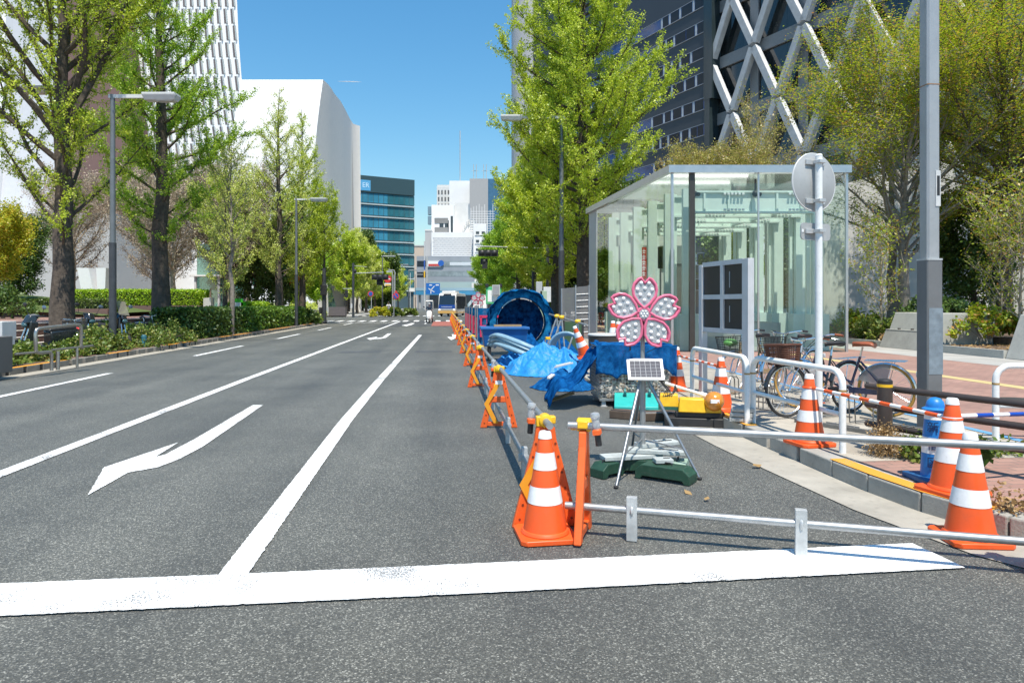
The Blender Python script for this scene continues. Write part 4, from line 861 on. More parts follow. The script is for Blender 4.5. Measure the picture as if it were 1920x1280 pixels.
# museum corner planting and far verge
for i, (x, y, rx_, rz_, mm, l) in enumerate(((-25.2,82,3.0,1.5,L_GPALE,'pale yellow shrub mass before the museum glass prism'),(-28.5,80,2.6,1.7,L_SHRB,'olive shrub mass left of the round blue sign pole'),(-22.0,70,1.6,1.5,L_GPALE,'yellowish shrub behind the kerb hedge end'),(-15.6,80.5,1.1,1.1,L_YEL,'yellow grassy bush just right of the left signal pole'),(-14.0,81.5,1.0,.9,L_SHRB,'green low bush right of the left signal pole'),(-12.6,84,1.0,.9,L_SHRB,'green low bush at the foot of the no-parking sign'))):
    shrub(l, x, y, .15, (rx_, rx_*.7, rz_), mm, 1600, .2, 340+i)
# planters right of the pavilion
def planter(label, pts, z1, m=CONC, slope=.0):
    e = thing('planter_wall', label, 'planter', (pts[0][0], pts[0][1], .15)); o = Vector((pts[0][0], pts[0][1], 0)); b = MB()
    bot = [Vector((p[0], p[1], 0))-o for p in pts]; cen = sum(bot, Vector())/4; top = [p.copy() for p in bot]
    for i in (0, 1): top[i].y += slope
    top[0].x += slope*.9
    b.hexa([tuple(p) for p in bot], [(p.x, p.y, z1-.15) for p in top]); b.build('concrete', m, e, smooth=False, bevel=.02)
    return e
PCON = mat('pale_planter_concrete', (.42,.42,.385), .8, var=.13, scale=2, bump=.15, bscale=50, dirt=.15)
def planter_block(label, t0, t1, z1=1.28, s0=14.33, depth=2.1, lean=.42):
    """planter running along the road direction, its road face leaning back; local Y runs along the road"""
    p = R(s0, t0); e = thing('planter_wall', label, 'planter', (p.x, p.y, .15), TH); L = t1-t0; h = z1-.15; b = MB()
    b.hexa([(0,0,0),(depth,0,0),(depth,L,0),(0,L,0)], [(lean,0,h),(depth,0,h),(depth,L,h),(lean,L,h)]); b.build('concrete', PCON, e, smooth=False, bevel=.02); return e, L, h, lean
e, L, h, ln = planter_block('slanted concrete planter bench behind the bicycles, left of the lamp post', 19.0, 21.1)
b = MB(); zz = h*.52; b.hexa([(zz/h*ln-.16,.03,zz-.05),(zz/h*ln+.02,.03,zz-.05),(zz/h*ln+.02,L-.03,zz-.05),(zz/h*ln-.16,L-.03,zz-.05)], [(zz/h*ln-.16,.03,zz),(zz/h*ln+.02,.03,zz),(zz/h*ln+.02,L-.03,zz),(zz/h*ln-.16,L-.03,zz)]); b.hexa([(-.16,.03,0),(.02,.03,0),(.02,L-.03,0),(-.16,L-.03,0)], [(zz/h*ln-.16,.03,zz-.05),(zz/h*ln,.03,zz-.05),(zz/h*ln,L-.03,zz-.05),(zz/h*ln-.16,L-.03,zz-.05)]); b.build('seat_step', mat('step_concrete', (.34,.335,.31), .85, var=.16, scale=3, dirt=.2), e, smooth=False, bevel=.012)
for k in range(3): b = MB(); b.box((zz/h*ln-.02,.35+.62*k,zz+.02), (.05,.08,.05)); b.build('seat_bracket', DKBR, e, smooth=False)
planter_block('sharp edged concrete planter corner at the right picture edge', 13.2, 16.2)
slab('planting_bed', [(14.45,16.25),(17.2,16.25),(17.2,18.95),(14.45,18.95)], .1, .34, SOIL)
slab('planting_bed', [(14.5,21.15),(17,21.15),(17,30),(14.5,30)], .1, .30, SOIL)
slab('planting_bed', [(16.5,13),(30,13),(30,33),(16.5,33)], .1, .55, SOIL)
slab('planter_kerb', [(14.33,16.25),(14.45,16.25),(14.45,18.98),(14.33,18.98)], .1, .36, PCON)
slab('planter_kerb', [(14.33,21.12),(14.45,21.12),(14.45,30),(14.33,30)], .1, .33, PCON)
sheet('plaza_slabs', [(12.52,61),(14.9,61),(14.9,5.75),(12.52,5.75)], .150, SLAB)
sheet('plaza_slabs', [(14.32,13.1),(40,13.1),(40,5.75),(14.92,5.75)], .1515, SLAB)
for i, (x, y, z, r, mm, l) in enumerate(((12.8,23.98,0.3,(.75,.8,.85),L_SHRB,'yellow-brown low shrub beside the pavilion corner'),
  (13.02,25.81,0.3,(.9,1.1,1.0),L_MAPLE,'yellow-green shrub behind the low shrub at pavilion corner'),
  (13.64,21.55,1.2,(.75,1.0,.5),L_EVER,'deep green clipped shrub on top of the slanted planter bench'),
  (14.33,23.73,0.55,(.9,1.2,1.15),L_EVER,'deep green shrub behind the slanted planter bench'),
  (14.07,20.24,0.55,(1.1,.5,1.0),L_MAPLE,'bright shrub above the soil bed right of the lamp post'),
  (15.21,18.89,0.45,(.7,.9,.95),L_MAPLE,'yellow-green shrub at the back of the soil bed'),
  (15.4,17.0,1.0,(.8,1.0,.7),L_SHRB,'brown-green shrub on the planter at the right edge'),
  (12.58,22.65,0.3,(.22,.22,.22),L_DRY,'small dry shrub at the left foot of the slanted bench'))):
    shrub(l, x, y, z, r, mm, 2600, .075, 360+i)
lp = [(q.x, q.y, .345) for q in [Vector((*R(random.uniform(14.5,16.6), random.uniform(16.4,18.8))[:2], 0)) for _ in range(420)]]
o = leaf_cloud('leaf_litter', lp, .07, 1, .02, L_DRY, None, 9, .8); tag(o, 'dry leaves scattered on the bare soil bed', 'leaf litter', kind='stuff')
# kerbside plants by the brown rail fence
g = G(1652, 852, .15); shrub('dry brown tuft at the foot of the brown rail post', g.x+.02, g.y-.05, .15, (.13,.11,.27), L_DRY, 2600, .013, 380, 'dry_plant', 'plant')
shrub('green leafy weed beside the dry tuft on the kerb', g.x+.27, g.y-.2, .15, (.17,.14,.22), L_SHRB, 520, .04, 381, 'weed', 'plant')
shrub('broad-leaved weed next to the blue cone', g.x+.45, g.y-.42, .15, (.15,.13,.24), L_EVER, 160, .07, 382, 'weed', 'plant')
g = G(1850, 850, .15); shrub('low green weed under the right rails', g.x, g.y, .15, (.3,.15,.10), L_SHRB, 500, .035, 383, 'weed', 'plant')
g = G(1890, 955, .15); shrub('small dry weed at the right edge on the kerb', g.x, g.y, .15, (.14,.1,.09), L_DRY, 220, .025, 384, 'weed', 'plant')
# ------------------------------------------------------------------ cones
def make_cone(label, loc, rz=0.0, group='orange traffic cones', tilt=None, m=None):
    e = thing('traffic_cone', label, 'traffic cone', loc, rz, group); m = m or CORN
    b = MB(); c = .19; k = .035
    oct_ = [(-c+k,-c),(c-k,-c),(c,-c+k),(c,c-k),(c-k,c),(-c+k,c),(-c,c-k),(-c,-c+k)]
    b.ext([(x,y,0) for x, y in oct_], (0,0,.034)); b.lathe([(.165,.034),(.158,.048),(.15,.06)], n=32); b.build('base', m, e, bevel=.006)
    def r(z): return .148 + (.036-.148)*(z-.045)/(.70-.045)
    b = MB(); b.lathe([(r(z),z) for z in (.045,.2,.4,.6,.688)]+[(r(.69)-.006,.697)], n=36); b.build('body', m, e)
    for z0, z1 in ((.235,.345),(.455,.565)) if True else ():
        b = MB(); 
        b.v = []; n = 36
        for z in (z0, (z0+z1)/2, z1):
            for j in range(n): a = 2*math.pi*j/n; b.v.append(((r(z)+.0022)*math.cos(a), (r(z)+.0022)*math.sin(a), z))
        for q in range(2):
            for j in range(n): b.f.append((q*n+j, q*n+(j+1) % n, q*n+n+(j+1) % n, q*n+n+j)); b.m.append(0)
        b.build('reflective_band', REFW, e)
    b = MB(); b.lathe([(r(.655)+.003,.655),(r(.69)+.003,.692),(r(.69)-.004,.701)], n=24); b.build('tip', REFW, e)
    if tilt: e.rotation_euler = tilt
    return e
fr = (.22, 4.55, .004)
make_cone('orange cone in the lane, the nearest, standing before the first barricade', fr, rad(9))
make_cone('orange cone on the gutter at the right, under the end of the pipe', (3.0, 4.47, .01), rad(-4))
make_cone('orange cone on the kerb beside the blue cone, its collar holding a striped bar', (3.27, 5.07, .152), rad(18))
make_cone('orange cone on the kerb in front of the sign pole', (2.97, 6.82, .152), rad(14))
make_cone('orange cone behind the yellow beacon at the rail end', (2.74, 8.95, .152), rad(5))
make_cone('orange cone between flower sign and notice board', (2.68, 11.1, .152), rad(-8))
make_cone('orange cone behind the wire cage, nearer of two half hidden by flower sign', (2.12, 13.6, .50), rad(3))
make_cone('orange cone farther of the two half hidden behind wire cage', (2.10, 14.2, .50), rad(20))
make_cone('orange cone tipped over and leaning on the blue sheets', (1.62, 15.0, .42), 0, tilt=(rad(8), rad(-22), 0))
e = thing('pallet_stack', 'grey plastic pallets stacked behind the wire cage', 'pallets', (2.2, 13.9, 0))
for i in range(3):
    b = MB(); b.box((0,0,.15*i+.14), (1.1,1.1,.035))
    for x in (-.5,0,.5): b.box((x,0,.15*i+.06), (.12,1.08,.115))
    b.build('pallet', BLK, e, smooth=False)
e = thing('dark_bin', 'dark brown drum standing left of the cones behind the cage', 'bin', (1.76, 13.1, 0))
b = MB(); b.lathe([(.26,0),(.29,.85),(.30,.95)], n=28); b.build('drum', mat('bin_brown', (.055,.045,.042), .5), e)
b = MB(); b.lathe([(.31,.95),(.31,.975),(.29,.985)], n=28); b.build('lid', LGREY, e)
# blue bollard cone with ward name
g = Vector((3.36, 5.42, .15))
e = thing('blue_cone', 'blue and white ward cone with round blue top between kerb plants and orange cone', 'traffic cone', g, 0)
BLU = mat('blue_plastic', (.015,.19,.55), .4, var=.1, scale=6, dirt=.06)
b = MB(); b.box((0,0,.02), (.34,.34,.04)); b.build('base', mat('blue_dark_base', (.02,.10,.26), .5), e, bevel=.008)
b = MB(); b.lathe([(.105,.04),(.095,.25),(.084,.42),(.07,.56)], n=28); b.build('body', BLU, e)
b = MB(); b.lathe([(.0975,.225),(.0895,.35)], n=28); b.build('white_band', REFW, e)
b = MB(); b.lathe([(.0785,.49),(.0735,.54)], n=28); b.build('white_band', REFW, e)
b = MB(); b.lathe([(.085,.555),(.095,.57),(.07,.585)], n=28); b.lathe([(.066,.575),(.066,.60),(.058,.63),(.035,.655),(.01,.662)], n=24); b.build('round_top', BLU, e)
for ch, z, rr_ in (('新', .43, .092), ('宿', .29, .101), ('区', .155, .108)):
    text_mesh('lettering', ch, .09, mat('ink_dark_blue', (.006,.02,.09), .5), e, face_cam((-.53*rr_-.012, -.85*rr_+.008, z), rad(-32)), .003)
# striped cone bars
def cone_bar(label, a, c, cols, n, ends=(1,1)):
    a, c = Vector(a), Vector(c); e = thing('cone_bar', label, 'cone bar', a); d = c-a
    for i in range(n):
        b = MB(); b.cyl(d*(i/n), d*((i+1)/n), .0165, n=10); b.build('stripe', cols[i % 2], e)
    for q, on in zip((Vector(), d), ends):
        if on: b = MB(); b.ring(q, .058, .012, (0,0,1), 24, 6); b.build('collar', CORN, e)
    return e
cone_bar('red and white bar from the sign pole cone to the kerb cone', (2.97,6.82,.72), (3.27,5.07,.70), (CORN, REFW), 14)
cone_bar('blue and white bar running right from the kerb cone', (3.34,5.1,.715), (5.4,5.75,.66), (REFW, mat('bar_blue', (.01,.06,.36), .4)), 13, (0,0))
cone_bar('red and white bar between the two cones before the notice board', (2.68,11.1,.72), (2.74,8.95,.73), (CORN, REFW), 16)
# ------------------------------------------------------------------ barricades and pipes
PT = .738; PB = .20
HOLE = mat('orange_hole', (.20,.03,.008), .6, var=0)
def make_barricade():
    e = thing('barricade', 'x', 'barricade', (0,0,0), 0, 'orange barricades along the lane')
    b = MB(); d = (0,.05,0); y0 = -.025
    for s in (-1, 1):
        b.ext([(s*.235,y0,0),(s*.150,y0,0),(s*.05,y0,.52),(s*.0,y0,.60),(s*.0,y0,.695),(s*.045,y0,.71),(s*.066,y0,.69),(s*.078,y0,.60),(s*.12,y0,.45)], d)
    b.ext([(-.20,y0+.006,.02),(.20,y0+.006,.02),(.19,y0+.006,.075),(-.19,y0+.006,.075)], (0,.038,0))
    b.ext([(-.135,y0+.006,.315),(.135,y0+.006,.315),(.12,y0+.006,.39),(-.12,y0+.006,.39)], (0,.038,0))
    b.build('frame', ORNG, e, smooth=False, bevel=.009)
    b = MB(); b.lathe([(.0085,0),(.0085,.003)], (0, y0-.0005, 0), 10, Matrix.Rotation(rad(90), 3, 'X')); rv = b.build('hole_shade', HOLE, e)  # small dark discs paint the shade inside the round leg holes
    for s in (-1, 1):
        for z in (.06,.16,.27,.38,.49,.58):
            q = rv if (s, z) == (-1, .06) else rv.copy()
            if q is not rv: COL.objects.link(q)
            q.location = (s*(.195-.218*z), 0, z)
    b = MB()
    w = .04
    for p, q in (((-.025,.54),(-.165,.30)),((-.165,.30),(-.045,.06))):
        b.ext([(p[0]-w/2,y0-.012,p[1]),(q[0]-w/2,y0-.012,q[1]),(q[0]+w,y0-.012,q[1]),(p[0]+w,y0-.012,p[1])], (0,.008,0))
    b.build('yellow_chevron', mat('chevron_yellow', (.82,.33,.02), .4, var=.08), e, smooth=False)
    b = MB(); b.bx(-.045,.045,y0-.005,y0,.545,.59); b.build('reflector', REFW, e, smooth=False)
    b = MB(); b.bx(-.062,-.04,y0-.004,y0,.47,.55); b.build('warning_sticker', YELP, e, smooth=False)
    b = MB(); b.box((0,0,.705), (.05,.05,.03)); b.build('bracket', BLK, e, smooth=False)
    b = MB(); X = Matrix.Rotation(rad(90), 3, 'X'); b.lathe([(.03,-.05),(.047,-.042),(.047,.042),(.03,.05)], (0,0,PT), 20, X)
    b.box((.045,0,PT+.005), (.05,.07,.05)); b.box((-.04,0,PT-.005), (.05,.06,.07)); b.lathe([(.022,0),(.028,.01),(.028,.04),(.015,.05)], (.01,-.045,PT-.01), 14, X)
    b.build('clamp', YELP, e, bevel=.006)
    return e
bar0 = make_barricade()
TS = [4.72, 8.55, 12.75, 17.1, 21.5, 25.8, 30.0, 34.2, 38.4, 42.6, 46.8, 51.0, 55.0, 59.0, 63.0]
for i, t in enumerate(TS):
    p = R(.70 - .02*i*(i < 3), t, .002); lab = ('orange A-frame barricade directly behind the nearest cone' if i == 0 else ordn(i)+' orange A-frame barricade in the row along the lane, counted from the nearest')
    if i == 0: bar0.location = p; bar0.rotation_euler.z = TH; bar0['label'] = lab
    else: dup(bar0, p, TH + random.uniform(-.08, .08), lab)
BP, BQ = Vector((.475, 4.56, 0)), Vector((3.02, 3.86, 0)); pd = (BQ-BP).normalized(); brz = math.atan2(pd.y, pd.x)-rad(90)
dup(bar0, BP+Vector((0,0,.002)), brz, 'orange barricade seen edge-on, carrying the pipes across to the kerb', 'barricades of the cross pipes').rotation_euler = (0, rad(-3), brz)
dup(bar0, BQ+pd*.02+Vector((0,0,.01)), brz, 'barricade cut by the right picture edge at the pipe ends', 'barricades of the cross pipes')
def pipe(label, a, c, group, r=.0243):
    a, c = Vector(a), Vector(c); b = MB(); d = c-a; b.cyl((0,0,0), d, r, n=16); b2 = b.build('steel_pipe', STEEL, None, a); return tag(b2, label, 'pipe', group)
for i in range(len(TS)-1):
    a, c = R(.70, TS[i]-.22, PT+.003*(i % 2)), R(.70, TS[i+1]+.18, PT-.003*(i % 2))
    pipe(ordn(i)+' upper pipe of the barricade row, counted from the nearest cone', a + Vector((.0,0,.0)), c, 'upper pipes of the row')
    if i < 9: pipe(ordn(i)+' lower pipe of the barricade row, counted from the nearest cone', R(.70, TS[i]-.12, PB), R(.70, TS[i+1]-.2, PB), 'lower pipes of the row')
pipe('upper galvanised pipe crossing in front of the flower sign to the right edge', BP-pd*.10+Vector((0,0,PT)), BQ+pd*1.4+Vector((0,0,PT)), 'cross pipes')
pipe('lower galvanised pipe near the ground crossing to the right edge', BP-pd*.12+Vector((0,0,PB)), BQ-pd*.02+Vector((0,0,PB)), 'cross pipes')
def foot(label, p, rz, group):
    e = thing('pipe_stand', label, 'pipe foot', p, rz, group); b = MB()
    for s in (-1, 1): b.box((s*.031,0,.148), (.006,.045,.285))
    b.box((0,-.025,.148), (.068,.006,.285)); b.box((0,.0,.286), (.068,.05,.006)); b.build('channel', GALV, e, smooth=False, bevel=.002)
    b = MB(); b.ring((0,0,PB), .034, .010, (0,1,0) if False else (1,0,0), 18, 6); b.box((0,.035,PB), (.04,.03,.06)); b.build('pipe_clip', GALV, e)
    return e
g = BP.lerp(BQ, .1224); foot('grey square foot on the lower cross pipe, nearer the orange barricade', (g.x, g.y, .0), brz+rad(90), 'feet of the cross pipe')
g = BP.lerp(BQ, .512); foot('grey square foot on the lower cross pipe, nearer the right edge', (g.x, g.y, .0), brz+rad(90), 'feet of the cross pipe')
k = 0
for i in range(5):
    for f in (.33, .74):
        t = TS[i]+(TS[i+1]-TS[i])*f; p = R(.70, t, 0); k += 1
        if k <= 6: foot(ordn(k-1)+' grey foot under the lower row pipe, counted from the nearest cone', p, TH+rad(90), 'feet under the row pipes')
CLR = glassmat('clear_lamp_cap', (.9,.92,.95), .2, .15, (.7,.72,.75), .35)
def lamp(label, p, rz, group, tilt=0):
    e = thing('warning_lamp', label, 'warning lamp', p, rz, group); e.rotation_euler = (0, tilt, rz)
    b = MB(); b.lathe([(.018,-.075),(.021,-.07),(.021,0)], n=16); b.build('battery_case', BLK, e)
    b = MB(); b.lathe([(.024,0),(.03,.006),(.03,.03),(.024,.036)], n=16); b.box((.0,-.02,.015), (.05,.04,.028)); b.build('collar', ORNG, e)
    b = MB(); b.lathe([(.024,.036),(.027,.05),(.024,.10),(.03,.105),(.034,.12),(.028,.14),(.008,.146)], n=18); b.build('lens', CLR, e)
    return e
for i in range(8):
    t = TS[i]; lamp(('clear warning lamp clipped beside the clamp above the nearest cone' if i == 0 else 'clear warning lamp on the '+ordn(i)+' barricade of the row'), R(.615, t+.13, .70), TH, 'clear lamps on the barricades', rad(4))
lamp('clear warning lamp with black case beside the edge-on barricade', BP+pd*.10+Vector((-.01,-.05,.695)), brz+rad(90), 'lamps of the cross pipes', rad(-8))
# ------------------------------------------------------------------ flower sign, solar panel, weights
LENS = mat('led_lens_plate', (.50,.50,.52), .28, .35, var=.3, scale=30, bump=.2, bscale=60); LED = mat('led_bulb', (.86,.86,.88), .22, var=.05, scale=30, coat=.4)
petal = [(.055,.0),(.10,.055),(.165,.100),(.225,.110),(.275,.098),(.318,.062),(.330,.040),(.285,.0)]
petal = petal + [(r_, -w_) for r_, w_ in petal[1:-1][::-1]]
def make_flower(label, loc, rz, group, legs=True, rim=None):
    e = thing('flower_lamp_sign', label, 'flower sign', loc, rz, group); zc = 1.46
    rim = rim or PINK
    def pt(r_, w_, a, y): d = (math.sin(a), math.cos(a)); return Vector((d[0]*r_+d[1]*w_, y, zc+d[1]*r_-d[0]*w_))
    for k in range(5):
        a = rad(72*k+2)
        b = MB(); b.tube([pt(r_, w_, a, -.035) for r_, w_ in petal], .0135, 8, closed=True); b.ext([pt(.055+(r_-.055)*1.02, w_*1.04, a, -.03) for r_, w_ in petal], (0,.05,0)); rm = b.build('petal', rim, e)
        b = MB(); b.ext([pt(.07+(r_-.07)*.90, w_*.86, a, -.036) for r_, w_ in petal], (0,.01,0)); b.build('lens_plate', LENS, rm, smooth=False)
        b = MB()
        for r_, w_ in ((.285,.035),(.285,-.035),(.235,0),(.225,.068),(.225,-.068),(.175,.04),(.175,-.04),(.125,0)): b.ball(pt(r_, w_, a, -.038)[:], (.0175,.013,.0175), 10, 6)
        b.build('bulbs', LED, rm)
    X = Matrix.Rotation(rad(90), 3, 'X')
    b = MB(); b.ring((0,-.03,zc), .058, .013, (0,1,0), 28, 8); b.lathe([(.05,0),(.05,.02)], (0,-.02,zc), 24, X); c = b.build('centre', rim, e)
    b = MB(); b.lathe([(.045,0),(.045,.02)], (0,-.028,zc), 24, X); b.build('lens_plate', LENS, c)
    b = MB()
    for k in range(7): a = rad(60*k); rr = 0 if k == 6 else .026; b.ball((rr*math.cos(a), -.05, zc+rr*math.sin(a)), (.0105,.008,.0105), 8, 5)
    b.build('bulbs', LED, c)
    b = MB(); b.cyl((0,.03,.2), (0,.03,1.5), .019, n=12); b.cyl((0,.03,.14), (0,.03,.95), .027, n=12); b.build('pole', STEEL, e)
    if legs:
        for q in ((-.34,-.58),(.44,-.30),(.02,.75)):
            q3 = Vector((q[0], q[1], .012)); b = MB(); b.cyl((q3.x*.08, .03+q3.y*.06, .86), q3, .0125, .0125, 10); b.cyl((q3.x*.08, .03+q3.y*.06, .86), Vector((q3.x*.08,.03+q3.y*.06,.86)).lerp(q3,.5), .016, n=10)
            b.cyl((0,.03,.30), Vector((q3.x*.72, q3.y*.72, .25)), .007, n=6); lg = b.build('leg', mat('leg_steel', (.33,.34,.35), .35, .7, var=.15), e)
            b = MB(); b.ball((q3.x,q3.y,.014), (.022,.022,.016)); b.build('rubber_foot', RUB, lg)
    return e
FS = Vector((1.215, 6.32, 0))
fl0 = make_flower('large pink cherry blossom lamp sign on a tripod, nearest, above solar panel', FS, 0, 'flower lamp signs')
CELL = brick('solar_cells', (.012,.014,.032), (.018,.018,.04), (.42,.43,.45), .048, .0155, 0, .5, .0016, 0)
CELL.node_tree.nodes['Principled BSDF'].inputs['Specular IOR Level'].default_value = .12
def solar(label, loc, rz, tilt, w=.33, h=.23):
    e = thing('solar_panel', label, 'solar panel', loc, rz); e.rotation_euler = (tilt, 0, rz)
    b = MB(); b.bx(-w/2,w/2,0,h,-.022,0); b.build('frame', mat('panel_white_frame', (.78,.79,.80), .35, var=.05), e, bevel=.004)
    b = MB(); b.bx(-w/2+.025,w/2-.025,.025,h-.025,-.004,.0025); b.build('cells', CELL, e, smooth=False)
    b = MB()
    for x in (-w/2+.03, w/2-.03): b.box((x,.004,-.013), (.05,.018,.02))
    b.build('corner_clip', BLK, e, smooth=False)
    b = MB(); b.box((0,.1,-.035), (.05,.06,.03)); b.tube([(0,.1,-.04),(0,.13,-.09),(0,.16,-.14)], .012, 8); b.build('mount', GALV, e)
    return e
solar('solar panel with white frame mounted under the large blossom sign', FS+Vector((.005,-.13,.865)), rad(-3), rad(52))
b = MB(); rr = random.Random(4)
for k in range(5):
    a0 = rr.uniform(-.02,.02); b.tube([FS+Vector((.15+a0,-.02,.86)), FS+Vector((.20+k*.008,-.06,.78+a0)), FS+Vector((.17+k*.02,-.05,.70)), FS+Vector((.27+.01*k,.0,.72+.01*k)), FS+Vector((.30,.02,.80))], .004, 5)
tag(b.build('cable', BLK), 'black cables looping from the solar panel beside the yellow beacon', 'cable')
b = MB(); b.tube([FS+Vector((.10,.0,1.24)), FS+Vector((.14,-.02,1.16)), FS+Vector((.03,-.0,1.10))], .004, 5); b.tube([FS+Vector((-.12,.0,1.22)), FS+Vector((-.125,-.02,1.12))], .008, 5)
tag(b.build('cable', BLK), 'black cable hanging under the large blossom sign', 'cable')
GRW = mat('green_weight', (.018,.062,.038), .5, var=.25, scale=9, dirt=.35); GRW2 = mat('grey_weight', (.42,.45,.44), .6, var=.2, scale=9, dirt=.2)
def weight(label, p, rz, L, w, h, m, tilt=0.0):
    e = thing('ballast_weight', label, 'weight', p, rz, 'ballast weights'); e.rotation_euler = (0, tilt, rz); b = MB()
    prof = [(-L/2,0),(-L/2+.05,0),(-L/2+.07,.03),(L/2-.07,.03),(L/2-.05,0),(L/2,0),(L/2,h*.6),(L/2-.06,h),(-L/2+.06,h),(-L/2,h*.6)]
    b.ext([(x,-w/2,z) for x, z in prof], (0,w,0)); b.build('block', m, e, smooth=False, bevel=.006)
    b = MB(); b.tube([(-.06,0,h-.004),(-.05,0,h+.02),(.05,0,h+.02),(.06,0,h-.004)], .007, 6); b.build('handle', BLK, e)
    return e
wx, wy = FS.x, FS.y
weight('green ballast weight alone at the left tripod leg', (wx-.36,wy-.16,.003), rad(38), .26, .17, .125, GRW)
weight('long green ballast weight in front under the blossom sign', (wx+.14,wy-.30,.003), rad(-34), .50, .2, .13, GRW)
weight('green ballast weight at the back under the grey plates', (wx-.04,wy-.02,.003), rad(-8), .40, .2, .13, GRW)
weight('pale green ballast weight at the right side of the tripod', (wx+.3,wy-.08,.003), rad(70), .34, .17, .12, mat('pale_green_weight', (.30,.42,.34), .6, var=.2, dirt=.3))
for i, (dx, dy, z, rz_, L, w, l) in enumerate(((-.12,-.05,.136,12,.56,.16,'grey plate weight lying lowest across the green weights'),(.12,-.02,.176,-14,.52,.15,'grey plate weight lying crosswise on the pile'),(.16,.14,.215,22,.42,.15,'grey plate weight topmost on the pile by the pole'),(.13,-.24,.142,4,.16,.12,'short grey plate at the front of the pile'))):
    e = thing('plate_weight', l, 'weight', (wx+dx,wy+dy,z), rad(rz_), 'grey plate weights'); b = MB(); b.box((0,0,.019), (L,w,.036)); b.box((0,w/2-.02,.03), (L*.9,.02,.02)); b.build('plate', GRW2, e, smooth=False, bevel=.005)
    b = MB(); b.box((L*.2,0,.039), (L*.35,.018,.006)); b.build('slot', BLK, e, smooth=False)
# ------------------------------------------------------------------ beacons, dolly, plates
e = thing('beacon_unit', 'yellow beacon unit with amber globe lying beside the kerb', 'beacon', (2.30, 8.75, 0), rad(-12))
AMB = mat('amber_lens', (.62,.24,.03), .2, var=.25, scale=16, coat=.6)
b = MB(); b.box((.02,0,.06), (.72,.34,.11)); b.box((.1,0,.15), (.60,.26,.07)); b.box((.32,-.05,.06),(.12,.3,.12)); b.build('black_foot', BLK, e, bevel=.01)
b = MB(); b.box((-.28,.12,.30), (.26,.22,.16), 0, (.86,.8)); b.build('battery_box', YELP, e, bevel=.012)
b = MB(); b.box((.0,-.05,.27), (.34,.24,.17), 0, (.86,.78)); b.box((.24,-.02,.23), (.24,.22,.1)); b.build('lamp_box', YELP, e, bevel=.012)
b = MB(); b.box((-.28,.12,.205),(.27,.23,.04)); b.build('green_trim', mat('dark_green_trim', (.03,.12,.09), .5), e, smooth=False)
b = MB(); b.ball((.27,-.12,.33), .125, 20, 14); b.build('globe', AMB, e)
b = MB(); b.box((.27,-.235,.345), (.11,.03,.045), rad(20)); b.build('reflector', REFW, e, smooth=False)
b = MB(); b.cyl((-.32,.25,.50), (.16,.02,.385), .021, n=12); b.cyl((.12,.04,.395), (.2,-.0,.375), .034, n=12); b.build('mast', WHPT, e)
e = thing('hand_dolly', 'turquoise dolly plate with casters in front of the wire cage', 'dolly', (1.83, 10.05, 0), rad(-6))
TQ = mat('turquoise_plastic', (.03,.42,.38), .45, var=.12, dirt=.1)
b = MB(); b.hexa([(-.33,-.2,.02),(.33,-.2,.02),(.31,.22,.17),(-.31,.22,.17)], [(-.33,-.2,.07),(.33,-.2,.07),(.31,.22,.22),(-.31,.22,.22)]); b.build('deck', TQ, e, bevel=.01)
for x in (-.16, .2):
    b = MB(); b.lathe([(.03,0),(.045,.006),(.045,.03),(.03,.036)], (x-.018,.1,.245), 14, Matrix.Rotation(rad(90),3,'Y')); b.box((x,.1,.205), (.05,.05,.03)); b.build('caster', mat('caster_teal', (.04,.2,.2), .5), e)
BRP = mat('rusty_brown_plate', (.10,.07,.05), .7, var=.35, scale=7, dirt=.2)
for l, p, rz_, L, w in (('dark brown kerb ramp slab left of the tripod behind the pipe',(1.55,9.25,.0),-30,.42,.2),('dark brown curved kerb ramp slab right of the tripod',(2.0,9.15,.0),6,.62,.22)):
    e = thing('ramp_slab', l, 'ramp slab', p, rad(rz_), 'brown ramp slabs'); b = MB(); b.ext([(-L/2,-w/2,0),(L/2,-w/2,0),(L/2,w/2,0),(-L/2,w/2,0)][:2]+[(L/2,w/2,0),(L*.2,w*.72,0),(-L*.2,w*.72,0),(-L/2,w/2,0)], (0,0,.11)); b.build('slab', BRP, e, smooth=False, bevel=.012)
    b = MB(); b.box((0,-w/2+.02,.112),(L*.9,.02,.008)); b.build('ridge', GALV if rz_ > 0 else BLK, e, smooth=False)
e = thing('plate_stack', 'stack of grey ribbed plates on the kerb behind the rail foot', 'plates', (2.75, 8.2, .158), rad(-18), None)
for i in range(3):
    b = MB(); b.box((.01*i,0,.03+.058*i), (.26,.36,.05))
    for k in range(3): b.box((-.08+.08*k,-.185,.03+.058*i), (.045,.012,.03))
    b.build('plate', mat('plate_grey', (.40,.40,.385), .6, var=.2, dirt=.2), e, smooth=False, bevel=.004)
# ------------------------------------------------------------------ wire cage with rubble, nets, tarps
e = thing('wire_cage', 'wire mesh cage pallet filled with white rubble, blue net over its top', 'cage', (1.32, 10.3, 0), rad(2))
WIRE = mat('wire_zinc', (.50,.50,.48), .4, .6, var=.1)
Lc, Wc, z0, z1 = 1.08, .85, .12, .90
def grid_panel(name, o, ax, ay, nx_, ny_):
    b = MB(); o, ax, ay = Vector(o), Vector(ax), Vector(ay)
    for i in range(nx_+1): b.tube([o+ax*(i/nx_), o+ax*(i/nx_)+ay], .0032, 4, cap=False)
    for j in range(ny_+1): b.tube([o+ay*(j/ny_), o+ay*(j/ny_)+ax], .004 if j % ny_ else .008, 4, cap=False)
    return b.build(name, WIRE, e)
grid_panel('wire_side', (0,0,z0), (Lc,0,0), (0,0,z1-z0), 22, 15); grid_panel('wire_side', (0,Wc,z0), (Lc,0,0), (0,0,z1-z0), 12, 8)
